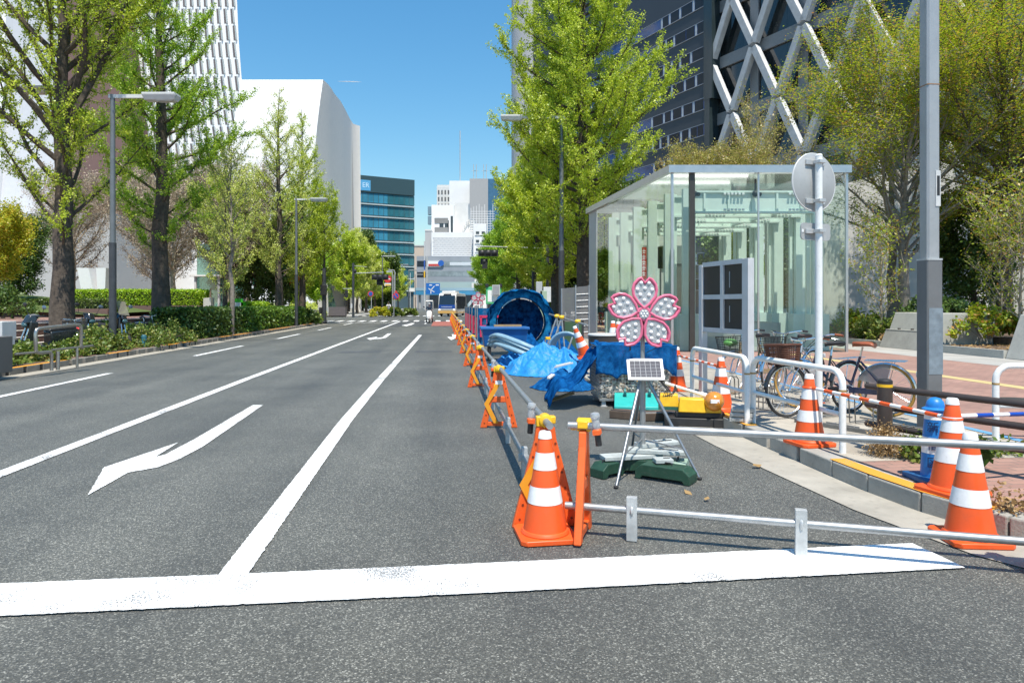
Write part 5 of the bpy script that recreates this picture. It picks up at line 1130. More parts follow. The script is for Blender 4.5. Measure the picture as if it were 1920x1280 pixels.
grid_panel('wire_side', (0,0,z0), (0,Wc,0), (0,0,z1-z0), 14, 15); grid_panel('wire_side', (Lc,0,z0), (0,Wc,0), (0,0,z1-z0), 14, 15)
b = MB(); b.box((Lc/2,Wc/2,z0-.012), (Lc,Wc,.03)); b.build('base_tray', GALV, e, smooth=False)
for x in (.07,Lc-.07):
    for y in (.06,Wc-.06):
        b = MB(); b.box((x,y,.052), (.07,.07,.10), 0, (.7,.7)); b.box((x,y,.006),(.10,.10,.012)); b.build('foot', GALV, e, smooth=False)
rr = random.Random(9)
stones = []
def rubble(b, c, r):
    n, m_ = 7, 5; vs = []; fs = []
    base = len(b.v)
    b.ball(c, (r*rr.uniform(.7,1.2), r*rr.uniform(.7,1.2), r*rr.uniform(.6,1)), n, m_)
    for i in range(base, len(b.v)):
        x, y, z = b.v[i]; f = rr.uniform(.78, 1.2); b.v[i] = (c[0]+(x-c[0])*f, c[1]+(y-c[1])*f, c[2]+(z-c[2])*f)
b = MB()
for i in range(420):
    x, z = rr.uniform(.03,Lc-.03), z0+.03+rr.random()**1.3*.50
    front = rr.random() < .72; y = rr.uniform(.02,.09) if front else rr.uniform(.1,Wc-.05)
    b.mi = rr.choice((0,0,0,1,2)); rubble(b, (x,y,z), rr.uniform(.018,.038))
b.mi = 0
o = b.build('rubble', [mat('white_rubble', (.62,.60,.55), .9, var=.25, scale=25), mat('grey_rubble', (.38,.36,.33), .9, var=.3, scale=25), mat('tan_rubble', (.42,.32,.22), .9, var=.3, scale=25)], None, (1.32,10.3,0), rad(2), smooth=False); tag(o, 'white rubble heaped inside the wire cage', 'rubble', kind='stuff')
from mathutils import noise as MN
def cloth(name, label, cat, nx_, ny_, fn, m, th=.004, group=None):
    b = MB(); vs = [fn(i/(nx_-1), j/(ny_-1)) for j in range(ny_) for i in range(nx_)]
    b.add(vs, [(j*nx_+i, j*nx_+i+1, (j+1)*nx_+i+1, (j+1)*nx_+i) for j in range(ny_-1) for i in range(nx_-1)])
    o = b.build(name, m, angle=75); md = o.modifiers.new('solid', 'SOLIDIFY'); md.thickness = th; return tag(o, label, cat, group)
def nz(x, y, z=0, s=1.0): return MN.fractal(Vector((x*s, y*s, z)), .9, 2.1, 5)
NETB = netmat('blue_net', (.006,.06,.22), (.02,.22,.58), .78)
def drape_top(u, v):   # over the cage: from back, over the top, hanging in front
    s = v*1.35; x = 1.26+u*1.22
    fold = .02*math.sin(u*31+nz(u*4, v*2)*3)*min(1, max(0, (s-.86)*5)) + .012*nz(u*6, v*6, 3)
    if s < .9: return (x, 11.19-s*.985, .925+.02*nz(u*5,v*5,1)-.03*math.sin(u*9)*math.sin(s*6)**2*.4)
    return (x+.02*nz(u*3,s*3,5), 10.285-fold-.012, .93-(s-.9)*(1+.25*nz(u*3,0,2)))
cloth('blue_net', 'blue mesh net laid over the wire cage and hanging down its front', 'net', 60, 46, drape_top, NETB)
def drape_side(u, v):
    x = 1.345-.80*v**1.0; w = (.95+1.15*v)*(1-.38*v**5); y = 10.78+(u-.5)*w*1.0-.12*v
    prof_ = .96*(1-v)**1.05*(1-.22*math.sin(v*3.1)) + .26*math.exp(-((v-.80)/.16)**2)*(.6+.8*abs(nz(u*3,2,8)))
    z = prof_ + .09*nz(u*3.4, v*2.6, 7)*min(1, v*3)*(1-v)+.05*abs(math.sin(u*17+v*5+nz(u*3,v*3)*2))*(1-v)*min(1,v*5)
    return (x+.06*nz(u*2,v*3,4), y, max(.012+.02*abs(nz(u*7,v*7,2)), z))
cloth('blue_net', 'dark blue net tumbling off the left end of the wire cage onto the road', 'net', 60, 60, drape_side, netmat('blue_net_thick', (.004,.045,.19), (.012,.17,.50), .86))
def mound(label, cx, cy, rx_, ry_, h, seed, m, p=1.3, ridge=.10, cat='tarpaulin', name='tarpaulin', tent=None):
    def fn(u, v):
        a = 2*math.pi*u; r_ = v; wob = 1+.16*nz(math.cos(a)*1.3+seed, math.sin(a)*1.3, seed)
        x, y = math.cos(a)*r_*rx_*wob, math.sin(a)*r_*ry_*wob
        z = h*max(0, 1-r_**p*1.0)**.85
        rg_ = (abs(nz(x*2.2+seed, y*2.2, seed, 1.0))*1.6-.35); k = min(1, (1-r_)*4+.05)
        if tent:   # a sheet hung over a few high points: slack slopes with creases running down from them
            best = 0
            for px_, py_, hh in tent:
                dx, dy = x-px_, y-py_; dd = math.hypot(dx, dy); an = math.atan2(dy, dx)
                best = max(best, hh - dd*(.72+.10*math.sin(an*4+px_*9)) + .035*math.sin(an*9+px_*20+nz(x*2, y*2, 4)*2)*min(1, dd*3))
            z = best*min(1, k*1.4); z += .05*(abs(nz(x*3.1, y*3.1, seed))-.2)*k + .02*nz(x*9, y*9, seed+3)*k
        else: z += ridge*rg_*k + .035*nz(x*6, y*6, seed+3)*k
        return (cx+x, cy+y, max(.01+.015*abs(nz(x*5,y*5,1)), z))
    return cloth(name, label, cat, 121, 60, fn, m, .003)
mound('bright blue tarpaulin mound, crumpled, in front of the cable bundle', .72, 15.35, .95, .95, .66, 2.3, TARP, 2.2, .20, tent=((.0,.15,.70),(-.42,-.1,.46),(.45,.05,.58),(.2,.5,.6),(.1,-.45,.36),(-.2,.4,.5)))
mound('small flat blue tarpaulin end left of the bright mound under the cables', .02, 17.3, .62, .6, .28, 5.1, TARP, 1.2, .08)
mound('dark blue net heap right of the big drum', 1.35, 19.6, .75, .8, .95, 7.7, netmat('blue_net_thick', (), (), 0), 1.4, .12, 'net', 'blue_net')
mound('dark blue net heap piled inside the foot of the big drum ring', .45, 19.7, .62, .35, .72, 9.1, netmat('blue_net_thick', (), (), 0), 1.3, .16, 'net', 'blue_net')
mound('blue sheet fragment with debris between tarpaulin mound and cage net', .95, 12.6, .62, .55, .34, 3.9, NETB, 1.2, .1, 'net', 'blue_net')
for i, (x, y, z, L, rz_, m_, l) in enumerate(((.78,10.55,.10,.42,25,mat('raw_wood', (.36,.24,.12), .8, var=.25, scale=14),'short wooden lath lying on the dark blue net'),(.95,12.5,.42,.35,-8,LGREY,'pale plastic offcut lying on the blue sheet fragment'),(.70,12.2,.24,.22,60,LGREY,'small grey offcut on the left edge of blue sheet fragment'))):
    b = MB(); b.box((0,0,.015), (L,.055,.028)); b.box((0,.02,.035),(L*.8,.03,.018)); o = b.build('offcut', m_, None, (x,y,z), rad(rz_), smooth=False, bevel=.003); o.rotation_euler.y = rad(-14); tag(o, l, 'offcut')
# drum, tray, cables
DRB = netmat('blue_net_sheet', (.003,.05,.17), (.012,.21,.50), .84)
e = thing('cable_drum', 'big round drum wrapped in dark blue netting beside the lane', 'cable drum', (.26, 20.2, 0), TH-.1)
X90 = Matrix.Rotation(rad(90), 3, 'X')
DRM = netmat('drum_net', (.004,.07,.22), (.03,.34,.66), .97)
for yy in (0, 1.15):
    b = MB(); b.lathe([(.74,-.05),(.92,-.05),(.93,0),(.92,.05),(.74,.05),(.74,-.05)], (0,yy,1.0), 48, X90, False); b.build('flange', DRM, e)
b = MB(); b.lathe([(.70,0),(.70,.5)], (0,1.1,1.0), 40, X90); b.build('barrel', netmat('drum_shade_net', (.002,.012,.05), (.012,.13,.38), .98), e)  # darker copy of the net paints the shade inside the open ring
def wrap(u, v):
    a = rad(-5)+u*rad(205); r_ = .965+.10*nz(u*7,v*4,3)+.04*math.sin(u*22+v*3)*.6; sag = .10*max(0, v-.6); return (.26+math.cos(a)*r_-.02*v, 19.98+v*1.5+.08*nz(u*8,v*3,9), 1.0+math.sin(a)*(r_-sag) + .03*nz(u*9,v*9,1))
cloth('blue_net', 'blue netting stretched over the top of the big drum', 'net', 60, 20, wrap, DRB)
e = thing('blue_tray', 'blue plastic tray box in front of the big drum', 'tray', (-.22, 18.6, 0), TH)
b = MB(); w, d, h = .62, .4, .46
b.hexa([(-w*.88,-d*.8,.42),(w*.88,-d*.8,.42),(w*.88,d*.8,.42),(-w*.88,d*.8,.42)], [(-w,-d,.9),(w,-d,.9),(w,d,.9),(-w,d,.9)]); b.bx(-w-.04,w+.04,-d-.04,d+.04,.86,.94); b.build('tray', mat('tray_blue', (.012,.11,.33), .35, var=.15, dirt=.08), e, smooth=False, bevel=.02)
for x in (-.4,.4):
    for y in (-.25,.25):
        b = MB(); b.box((x,y,.21), (.07,.07,.42)); b.build('leg', BLK, e, smooth=False)
b = MB(); b.box((.1,.0,.965), (.75,.2,.05)); b.build('plank', mat('raw_wood', (.36,.24,.12)), e, smooth=False)
CBL = mat('blue_grey_conduit', (.22,.36,.45), .4, var=.15, scale=8)
for i in range(7):
    b = MB(); o_ = i*.10; z_ = .06+.105*(i % 3)
    pts = [(-.62+o_*.3, 18.0-.12*i, z_+.42), (-.35, 17.6-.14*i, z_+.50), (.1, 17.1-.15*i, z_+.38), (.55, 16.9-.13*i, z_+.2), (.95, 17.0-.1*i, z_+.02)]
    q = [Vector(p) for p in pts]; sm = []
    for k in range(len(q)-1):
        for t in range(5): f = t/5; a0, a3 = q[max(k-1,0)], q[min(k+2,len(q)-1)]; sm.append(.5*((2*q[k])+(q[k+1]-a0)*f+(2*a0-5*q[k]+4*q[k+1]-a3)*f*f+(3*q[k]-a0-3*q[k+1]+a3)*f**3))
    b.tube(sm+[q[-1]], .05, 10); tag(b.build('conduit', CBL), ordn(i)+' blue-grey conduit of the bundle before the big drum, counted from the back', 'conduit', 'conduits in front of the drum')
b = MB()
for i in range(5): b.ring((1.28+.02*i, 16.2+.07*i, .46), .42-.015*i, .032, (.35,1,.1), 36, 8)
tag(b.build('hose_coil', CBL), 'upright coil of blue-grey hose behind the tipped cone', 'hose coil')
# green board, mesh fence, pipe trestles
o = MB(); o.bx(-.28,.28,-.015,.015,.0,1.06); ob = thing('green_board', 'dark green hoarding board beside the mesh fence', 'board', (1.72,19.2,0), rad(3)); o.build('board', mat('board_green', (.035,.085,.04), .6, var=.2), ob, smooth=False)
b = MB(); b.bx(-.3,-.24,-.03,.03,0,1.09); b.bx(.24,.3,-.03,.03,0,1.09); b.build('edge_post', BLK, ob, smooth=False)
e = thing('mesh_fence', 'grey construction mesh fence panel between drum and pavilion', 'fence', (1.50,20.6,0), rad(-8))
for x in (0,.42,.82):
    b = MB(); b.cyl((x,0,0), (x,0,2.12-.1*(x<.1)), .024, n=10); b.build('post', STEEL, e)
b = MB(); b.quad((.0,.01,.5),(.82,.01,.5),(.82,.01,2.1),(0,.01,2.02)); b.build('mesh', glassmat('grey_mesh', (.8,.8,.8), .02, .5, (.30,.30,.30), .48), e, smooth=False)
b = MB()
for k in range(7): b.tube([(.42,0,.7+.19*k),(.82,0,.72+.19*k)], .012, 5)
b.build('rungs', GALV, e)
for i, (u, v, y, sh) in enumerate(((1044,594,18.6,-.42),(1053,596,18.0,-.42),(1083,604,17.0,-.40))):
    p = P(u, v, y); e = thing('pipe_trestle', ['pipe trestle with yellow clamp farthest beside the drum net','pipe trestle with yellow clamp in the middle before the green board','pipe trestle with yellow clamp nearest the pavilion wall'][i], 'trestle', (p.x, p.y, 0), 0, 'pipe trestles with yellow clamps')
    for q in (sh, -sh*.25):
        b = MB(); b.cyl((0,0,p.z), (q,-.12,0.0), .022, n=10); b.build('leg', STEEL, e)
    b = MB(); b.ball((0,0,p.z+.02), (.075,.06,.055), 12, 8); b.box((.03,0,p.z+.05),(.08,.07,.04)); b.build('clamp', YELP, e, bevel=.005)
pipe('long pipe resting on the yellow trestle clamps by the green board', P(1030,589,19.4), P(1100,609,16.4), None)
e = thing('yellow_clamps', 'loose yellow clamps on the low pipe right of the drum', 'clamp', P(1027,634,17.4)); 
b = MB(); b.box((0,0,0), (.12,.08,.07), rad(20)); b.box((.12,-.05,-.04), (.13,.08,.06), rad(-14)); b.build('clamp', YELP, e, bevel=.01)
b = MB(); b.cyl((-.06,0,-.03), (-.10,-.02,-P(1027,634,17.4).z), .02, n=8); b.cyl((.12,0,-.05), (.12,-.02,-P(1027,634,17.4).z), .02, n=8); b.build('stand', STEEL, e)
# ------------------------------------------------------------------ guard pipes, sign pole, lamp posts, rails, board
def guard_pipe(label, a, c, h=.77, group='white guard pipes', m=None, r=.032, low=.36, band=True):
    a, c = Vector(a), Vector(c); d = c-a; L = d.length; e = thing('guard_pipe', label, 'guard pipe', a, math.atan2(d.y, d.x), group); m = m or WHPT
    R0 = .14; path = [(0,0,-.05),(0,0,h-R0)]
    path += [(R0-R0*math.cos(q), 0, h-R0+R0*math.sin(q)) for q in (.35,.75,1.2,1.57)]
    path += [(L-R0+R0*math.sin(q), 0, h-R0+R0*math.cos(q)) for q in (0,.37,.8,1.2,1.57)] + [(L,0,-.05)]
    b = MB(); b.tube(path, r, 14); b.build('hoop', m, e, angle=50)
    b = MB(); b.cyl((r,0,low), (L-r,0,low), r*.72, n=12); b.build('crossbar', m, e)
    if band:
        for x in (0, L): b = MB(); b.lathe([(r+.002,.575),(r+.002,.595)], (x,0,0), 14); b.build('tape_band', mat('tape_tan', (.40,.25,.09), .6), e)
    return e
guard_pipe('white guard pipe behind the beacon, before the notice board', G(1298,752,.15), G(1401,794,.15))
guard_pipe('white guard pipe in front of the bicycles, its end beside the sign pole', G(1412,792,.15), G(1580,849,.15))
guard_pipe('white guard pipe at the right picture edge on red paving', G(1867,826,.15), G(1867,826,.15)+Vector((2.3,-.3,0)))
sp_ = Vector((3.155, 7.02, .15))
e = thing('road_sign', 'back of a round grey road sign with small plate on a white pole', 'road sign', sp_, rad(23.6))
b = MB(); b.cyl((0,0,-.05), (0,0,2.92), .036, n=18); b.lathe([(.038,2.92),(.03,2.94),(.005,2.945)], n=16); b.build('pole', WHPT, e)
b = MB(); b.lathe([(.298,-.0),(.302,.004),(.302,.014),(.296,.018)], (0,.075,2.66), 56, X90); b.build('disc', mat('sign_back_grey', (.42,.43,.43), .5, .2, var=.08, scale=4, dirt=.08), e)
b = MB(); b.ring((0,.064,2.66), .297, .009, (0,1,0), 56, 6); b.build('disc_rim', LGREY, e)
for z in (2.86, 2.46, 2.15): b = MB(); b.box((0,.048,z), (.26,.022,.05)); b.box((0,-.01,z), (.084,.09,.034)); b.build('clamp_bar', GALV, e, smooth=False, bevel=.003)
b = MB()
for z in (2.86,2.46,2.15):
    for x in (.075,.095): b.box((x,.035,z), (.006,.006,.03))
b.build('bolts', BLK, e, smooth=False)
b = MB(); r_ = .04; ws, hs = .205, .088
pl = [(sx*(ws-r_)+r_*math.cos(a), sz*(hs-r_)+r_*math.sin(a)) for sx, sz, a0 in ((1,1,0),(-1,1,90),(-1,-1,180),(1,-1,270)) for a in (rad(a0), rad(a0+30), rad(a0+60), rad(a0+90))]
b.ext([(x+.03, .064, 2.15+z) for x, z in pl], (0,.014,0)); b.build('lower_plate', mat('sign_back_grey', (0,0,0)), e, smooth=False)
b = MB(); b.bx(.13,.2,.058,.062,2.535,2.56); b.bx(.13,.2,.058,.062,2.505,2.53); b.bx(-.17,-.14,.060,.063,2.14,2.17); b.build('sticker', WHPT, e, smooth=False)
# lamp post on the right
def boxpole(b, w, z0, z1, ch=.012):
    h = w/2; pts = [(-h+ch,-h),(h-ch,-h),(h,-h+ch),(h,h-ch),(h-ch,h),(-h+ch,h),(-h,h-ch),(-h,-h+ch)]
    b.ext([(x,y,z0) for x, y in pts], (0,0,z1-z0))
e = thing('lamp_post', 'square grey lamp post, tall, between guard pipe and planter', 'lamp post', (4.72, 7.72, .146), TH)
b = MB(); boxpole(b, .185, -.05, 1.90); b.build('lower_shaft', mat('post_grey_low', (.17,.175,.18), .5, .15, var=.14, scale=3, dirt=.12), e, smooth=False)
b = MB(); boxpole(b, .152, 1.9, 8.2, .02); b.build('upper_shaft', mat('post_grey_up', (.40,.41,.42), .4, .3, var=.10, scale=3, dirt=.1), e, smooth=False)
b = MB(); boxpole(b, .192, 1.895, 1.915); b.build('collar', GALV, e, smooth=False)
b = MB(); b.bx(.015,.072,-.084,-.076,2.50,2.90); bx_ = b.build('hatch', LGREY, e, smooth=False)
b = MB(); b.bx(.028,.060,-.0865,-.0845,2.62,2.84); b.build('hatch_window', BLK, bx_, smooth=False)
b = MB(); b.bx(-.075,.091,-.0955,-.0935,.62,1.36); b.build('faded_sticker', mat('sticker_blue_grey', (.20,.245,.28), .6, var=.3, scale=9, dirt=.2), e, smooth=False)
b = MB(); b.bx(.094,.10,-.04,.03,.2,1.1); b.build('side_strip', GGREY, e, smooth=False)
b = MB(); boxpole(b, .156, 3.86, 3.872); b.build('joint', mat('rust_line', (.30,.17,.09), .8), e, smooth=False)
b = MB(); b.box((-.9,0,8.2), (2.1,.09,.09)); b.box((-1.9,0,8.16), (.55,.2,.11)); b.build('lamp_head', LGREY, e, smooth=False)
# brown rail fence
g = G(1659, 850, .15)
e = thing('rail_fence', 'dark brown three rail fence along the kerb with yellow banded post', 'fence', (g.x, g.y, .15))
b = MB(); b.cyl((0,0,-.05), (0,0,.665), .066, n=24); b.build('post', DKBR, e)
b = MB(); b.lathe([(.068,.625),(.068,.652)], n=24); b.build('yellow_band', YELP, e)
b = MB(); b.lathe([(.067,.665),(.066,.685),(.05,.698),(.01,.702)], n=24); b.build('cap', BLK, e)
rd = Vector((.52,-1.15,0)).normalized(); off = Vector((-rd.y, rd.x, 0))*.0
def rail_pt(k): return Vector((-.09,.22,0)) + rd*k
for z in (.60,.42,.235):
    b = MB(); side = Vector((rd.y, -rd.x, 0))*-.088; pth = [rail_pt(-.02)+Vector((0,0,z))]+[rail_pt(q)+Vector((.035*q*q,0,z)) for q in (.4,1.0,1.6,2.4)]
    b.tube([p+side for p in pth], .030, 14); b.ball((pth[0]+side)[:], .031, 12, 8); b.build('rail', DKBR, e)
    b = MB(); b.box((.045,-.02,z),(.05,.04,.03), rad(-60)); b.build('rail_bracket', BLK, e, smooth=False)
b = MB(); q = rail_pt(2.3); b.cyl((q.x+.1,q.y,-.05), (q.x+.1,q.y,.665), .066, n=20); b.build('post', DKBR, e)
# notice board seen from behind
A_, B_ = Vector((3.05,10.9,.15)), Vector((3.36,9.72,.15)); d = B_-A_; e = thing('notice_board', 'pale framed notice board seen from behind with four dark panels', 'notice board', A_, math.atan2(d.y, d.x)); L = d.length
# its camera side is local -Y
FRM = mat('board_frame', (.62,.63,.65), .4, .2, var=.08, scale=5)
for x0, x1, zz in ((-.05,.05,2.02),(L-.075,L+.075,2.05)): b = MB(); b.bx(x0,x1,-.05,.05,0,zz); b.build('leg', FRM, e, smooth=False, bevel=.004)
b = MB(); zb, zt, zm = 1.0, 2.02, 1.51
for z in (zb, zm, zt-.0): b.bx(.05,L-.075,-.04,.04,z-.035,z+.035)
b.bx(L/2-.05,L/2+.03,-.041,.041,zb,zt); b.build('frame', FRM, e, smooth=False)
for x0, x1 in ((.05,L/2-.05),(L/2+.03,L-.075)):
    for z0, z1 in ((zb+.035,zm-.035),(zm+.035,zt-.035)):
        b = MB(); b.bx(x0,x1,-.012,.03,z0,z1); p_ = b.build('panel', mat('panel_dark', (.035,.031,.03), .38, var=.2, scale=3), e, smooth=False)
        if x0 > .4: b = MB(); b.bx(x0+.13,x0+.145,-.018,-.012,z0+.1,z1-.1); b.build('panel_handle', GGREY, p_, smooth=False)
# ------------------------------------------------------------------ bicycles
BLUEF = mat('frame_navy', (.012,.022,.07), .25, var=.1, coat=.6); BLKF = mat('frame_black', (.018,.018,.02), .25, var=.1, coat=.6); CREAM = mat('frame_gold', (.40,.27,.14), .3, .4, var=.1)
BROWNL = mat('brown_leather', (.30,.085,.035), .4, var=.2, scale=20); TAN = mat('tan_tyre', (.52,.29,.06), .7, var=.12); WICK = mat('brown_wicker', (.11,.04,.022), .55, var=.25, scale=60)
def bicycle(label, front, rear, frm, tyre, saddle, basket=None, grip=None, lean=0.06, carrier=True, blocked=False, z=.152):
    f, r_ = Vector((*front, z)), Vector((*rear, z)); d = (f-r_).normalized(); e = thing('bicycle', label, 'bicycle', r_.lerp(f,.5), 0, 'bicycles parked by the pavilion'); e.rotation_euler = (lean, 0, math.atan2(d.y, d.x))
    R_ = .325; wb = .53
    for sx in (-1, 1):
        c = Vector((sx*wb, 0, R_+.012)); b = MB(); b.ring(c, R_-.012, .017, (0,1,0), 44, 8); w = b.build('wheel', tyre, e)
        b = MB(); b.ring(c, R_-.037, .010, (0,1,0), 40, 6); b.build('rim', CHRM, w)
        b = MB()
        for k in range(28):
            a = 2*math.pi*k/28; s_ = .02*(1 if k % 2 else -1); b.tube([c+Vector((.018*math.cos(a+.9*(k % 4-1.5)),s_,.018*math.sin(a+.9*(k % 4-1.5)))), c+Vector(((R_-.04)*math.cos(a),0,(R_-.04)*math.sin(a)))], .0016, 3, cap=False)
        b.cyl(c+Vector((0,-.045,0)), c+Vector((0,.045,0)), .018, n=10); b.build('spokes', CHRM, w)
        b = MB(); a0, a1 = (rad(20), rad(185)) if sx < 0 else (rad(25), rad(150))
        if sx < 0: angs = [rad(15)+(rad(190)-rad(15))*k/16 for k in range(17)]
        else: angs = [rad(10)+(rad(150)-rad(10))*k/14 for k in range(15)]
        vs = []; 
        for a in angs:
            for yy, dr in ((-.026,-.012),(-.016,.003),(.016,.003),(.026,-.012)): vs.append((c.x+(R_+.016+dr)*math.cos(a), yy, c.z+(R_+.016+dr)*math.sin(a)))
        b.add(vs, [(i*4+k, i*4+k+1, i*4+k+5, i*4+k+4) for i in range(len(angs)-1) for k in range(3)]); b.build('mudguard', CHRM if frm is not BLKF else BLKF, e)
    bb = Vector((-.10,0,.29)); st = Vector((-.24,0,.74)); hd0 = Vector((.33,0,.60)); hd1 = Vector((.28,0,.80)); ra = Vector((-wb,0,R_+.012)); fa = Vector((wb,0,R_+.012))
    b = MB(); b.tube([hd0, Vector((.12,0,.40)), bb], .02, 10); b.tube([hd0+Vector((-.015,0,.09)), Vector((.1,0,.5)), bb+Vector((-.03,0,.12))], .013, 8); b.cyl(bb, st, .016, n=10); b.cyl(hd0, hd1, .02, n=12)
    for s in (-.045,.045): b.tube([bb+Vector((0,s*.6,0)), ra+Vector((0,s,0))], .009, 8); b.tube([st+Vector((0,s*.4,-.06)), ra+Vector((0,s,0))], .008, 8)
    b.build('frame', frm, e)
    b = MB()
    for s in (-.05,.05): b.tube([hd0+Vector((.01,s*.5,0)), Vector((.44,s,.52)), fa+Vector((0,s,0))], .010, 8)
    b.build('fork', CHRM, e)
    b = MB(); b.cyl(hd1, hd1+Vector((-.035,0,.14)), .012, n=8); q = hd1+Vector((-.035,0,.14)); hb = [q+Vector((-.20,-.27,.03)), q+Vector((-.06,-.25,.045)), q+Vector((.04,-.12,.02)), q, q+Vector((.04,.12,.02)), q+Vector((-.06,.25,.045)), q+Vector((-.20,.27,.03))]; b.tube(hb, .011, 8)
    for s in (-1,1): b.tube([q+Vector((-.02,s*.2,.02)), q+Vector((-.10,s*.24,-.015)), q+Vector((-.16,s*.25,-.02))], .005, 5)
    b.build('handlebar', CHRM, e)
    for s in (-1,1): b = MB(); b.tube([q+Vector((-.205,s*.27,.03)), q+Vector((-.10,s*.258,.042))], .017, 10); b.build('grip', grip or BLK, e)
    b = MB(); b.tube([q+Vector((.03,-.1,.0)), q+Vector((.14,-.08,-.10)), fa+Vector((.0,-.05,.3))], .004, 5); b.tube([q+Vector((.03,.1,.0)), q+Vector((.16,.06,-.12)), hd0], .004, 5); b.build('brake_cable', BLK, e)
    b = MB(); b.cyl(st, st+Vector((-.03,0,.12)), .013, n=8); b.build('seat_post', CHRM, e)
    b = MB(); sc = st+Vector((-.05,0,.15)); vs = []; n = 12; prof_ = ((-.125,.085,-.005),(-.10,.10,.025),(-.03,.085,.03),(.05,.045,.02),(.12,.022,.015),(.14,.012,0))
    for x, wv, zz in prof_:
        for k in range(n): a = 2*math.pi*k/n; vs.append((sc.x+x, wv*math.cos(a), sc.z+zz*.5+(.028 if math.sin(a) > 0 else .035)*math.sin(a)))
    fs = [(i*n+k, i*n+(k+1) % n, (i+1)*n+(k+1) % n, (i+1)*n+k) for i in range(len(prof_)-1) for k in range(n)]+[tuple(range(n))[::-1], tuple(range((len(prof_)-1)*n, len(prof_)*n))]
    b.add(vs, fs); b.build('saddle', saddle, e)
    b = MB(); b.ring(bb+Vector((0,.045,0)), .085, .006, (0,1,0), 28, 6)
    for k in range(5): a = rad(72*k); b.cyl(bb+Vector((0,.045,0)), bb+Vector((.083*math.cos(a),.045,.083*math.sin(a))), .004, n=5)
    for s in (-1,1): b.cyl(bb+Vector((0,s*.06,0)), bb+Vector((s*.11,s*.07,-.12)), .009, n=6); b.box(bb+Vector((s*.11,s*.11,-.12)), (.09,.07,.02))
    b.build('crank', CHRM, e)
    b = MB(); b.box((-.32,.045,.315), (.42,.012,.075)); b.build('chain_case', frm, e, bevel=.004)
    if carrier:
        b = MB()
        for s in (-.06,0,.06): b.tube([(-.30,s,.70),(-.76,s*1.2,.71)], .005, 6)
        for x in (-.34,-.5,-.66,-.75): b.tube([(x,-.07,.705),(x,.07,.705)], .004, 5)
        for s in (-1,1): b.tube([(-.62,s*.07,.70), ra+Vector((0,s*.06,0))], .005, 6)
        b.build('carrier', CHRM, e)
        b = MB(); b.box((-wb-R_-.02,0,.56), (.03,.05,.07)); b.build('rear_reflector', mat('lamp_plastic', (.5,.5,.5), .2), e, bevel=.01)
    if basket:
        b = MB(); x0, x1, zt, zb_ = .40, .72, .90, .66
        rows, nv = 9, 30
        def bp(f, a):   # rounded rectangle ring
            k_ = .82+.18*f; ca, sa = math.cos(a), math.sin(a); ex = .45
            return Vector(((x0+x1)/2+(abs(ca)**ex)*math.copysign(1,ca)*.155*k_, (abs(sa)**ex)*math.copysign(1,sa)*.19*k_, zb_+(zt-zb_)*f))
        tk = .0035 if basket == 'wire' else .0075
        for j in range(rows+1): b.tube([bp(j/rows, 2*math.pi*i/nv) for i in range(nv)], tk*(2.0 if j == rows else 1), 5, closed=True)
        for i in range(nv if basket == 'wire' else 44): a = 2*math.pi*i/(nv if basket == 'wire' else 44); b.tube([bp(0,a), bp(1,a)], tk*.9, 4)
        for i in range(7): a = .3*i-.9; b.tube([bp(0,math.pi/2+a*.8), bp(0,-math.pi/2-a*.8)], tk, 4)
        b.build('basket', mat('wire_black', (.03,.032,.03), .45) if basket == 'wire' else WICK, e)
    b = MB(); b.tube([ra+Vector((.02,-.06,0)), ra+Vector((.10,-.17,-.31))], .008, 6); b.build('kickstand', CHRM, e)
    if basket != 'wire': b = MB(); b.lathe([(.035,0),(.042,.03),(.03,.06),(.01,.065)], (.47,0,.62), 16, Matrix.Rotation(rad(-90),3,'Y')); b.build('headlamp', CHRM, e)
    if frm is BLUEF:
        b = MB(); ang_ = [rad(20)+rad(80)*k/8 for k in range(9)]
        for s in (-.03,.03): b.add([(-wb, s, R_+.05)]+[(-wb+(R_+.0)*math.cos(a), s, R_+.012+(R_+.0)*math.sin(a)) for a in ang_], [(0,i,i+1) for i in range(1,9)])
        b.build('skirt_guard', glassmat('smoke_plastic', (.6,.6,.62), .05, .2, (.5,.5,.52), .35), e, smooth=False)
    return e
bicycle('black bicycle with brown woven basket, nearest the white guard pipe', (3.33,8.35), (4.40,8.80), BLKF, RUB, mat('saddle_black', (.02,.02,.022), .4), 'wicker')
bicycle('navy bicycle with brown saddle, tan grips and orange-tan tyres', (3.85,9.15), (4.62,8.42), BLUEF, TAN, BROWNL, None, BROWNL, lean=-.05)
bicycle('pale gold bicycle with a black wire basket beside the notice board', (3.42,10.55), (4.28,11.2), CREAM, mat('grey_tan_tyre', (.25,.19,.13), .7), mat('saddle_black', (.02,.02,.022)), 'wire')
bicycle('silver bicycle with wire basket behind the brown basket bicycle', (3.95,10.3), (4.85,10.95), mat('frame_silver', (.45,.46,.47), .3, .5), RUB, mat('saddle_black', (.02,.02,.022)), 'wire', lean=.04)
o = MB(); o.ball((0,0,0), (.11,.12,.06), 14, 8); tag(o.build('plastic_bag', mat('bag_green', (.12,.35,.10), .4, var=.4, scale=25), None, (3.36,10.50,.96)), 'green and white plastic bag in the wire basket beside the board', 'bag')
RACK = mat('rack_steel', (.22,.22,.215), .45, .6, var=.2, dirt=.2)
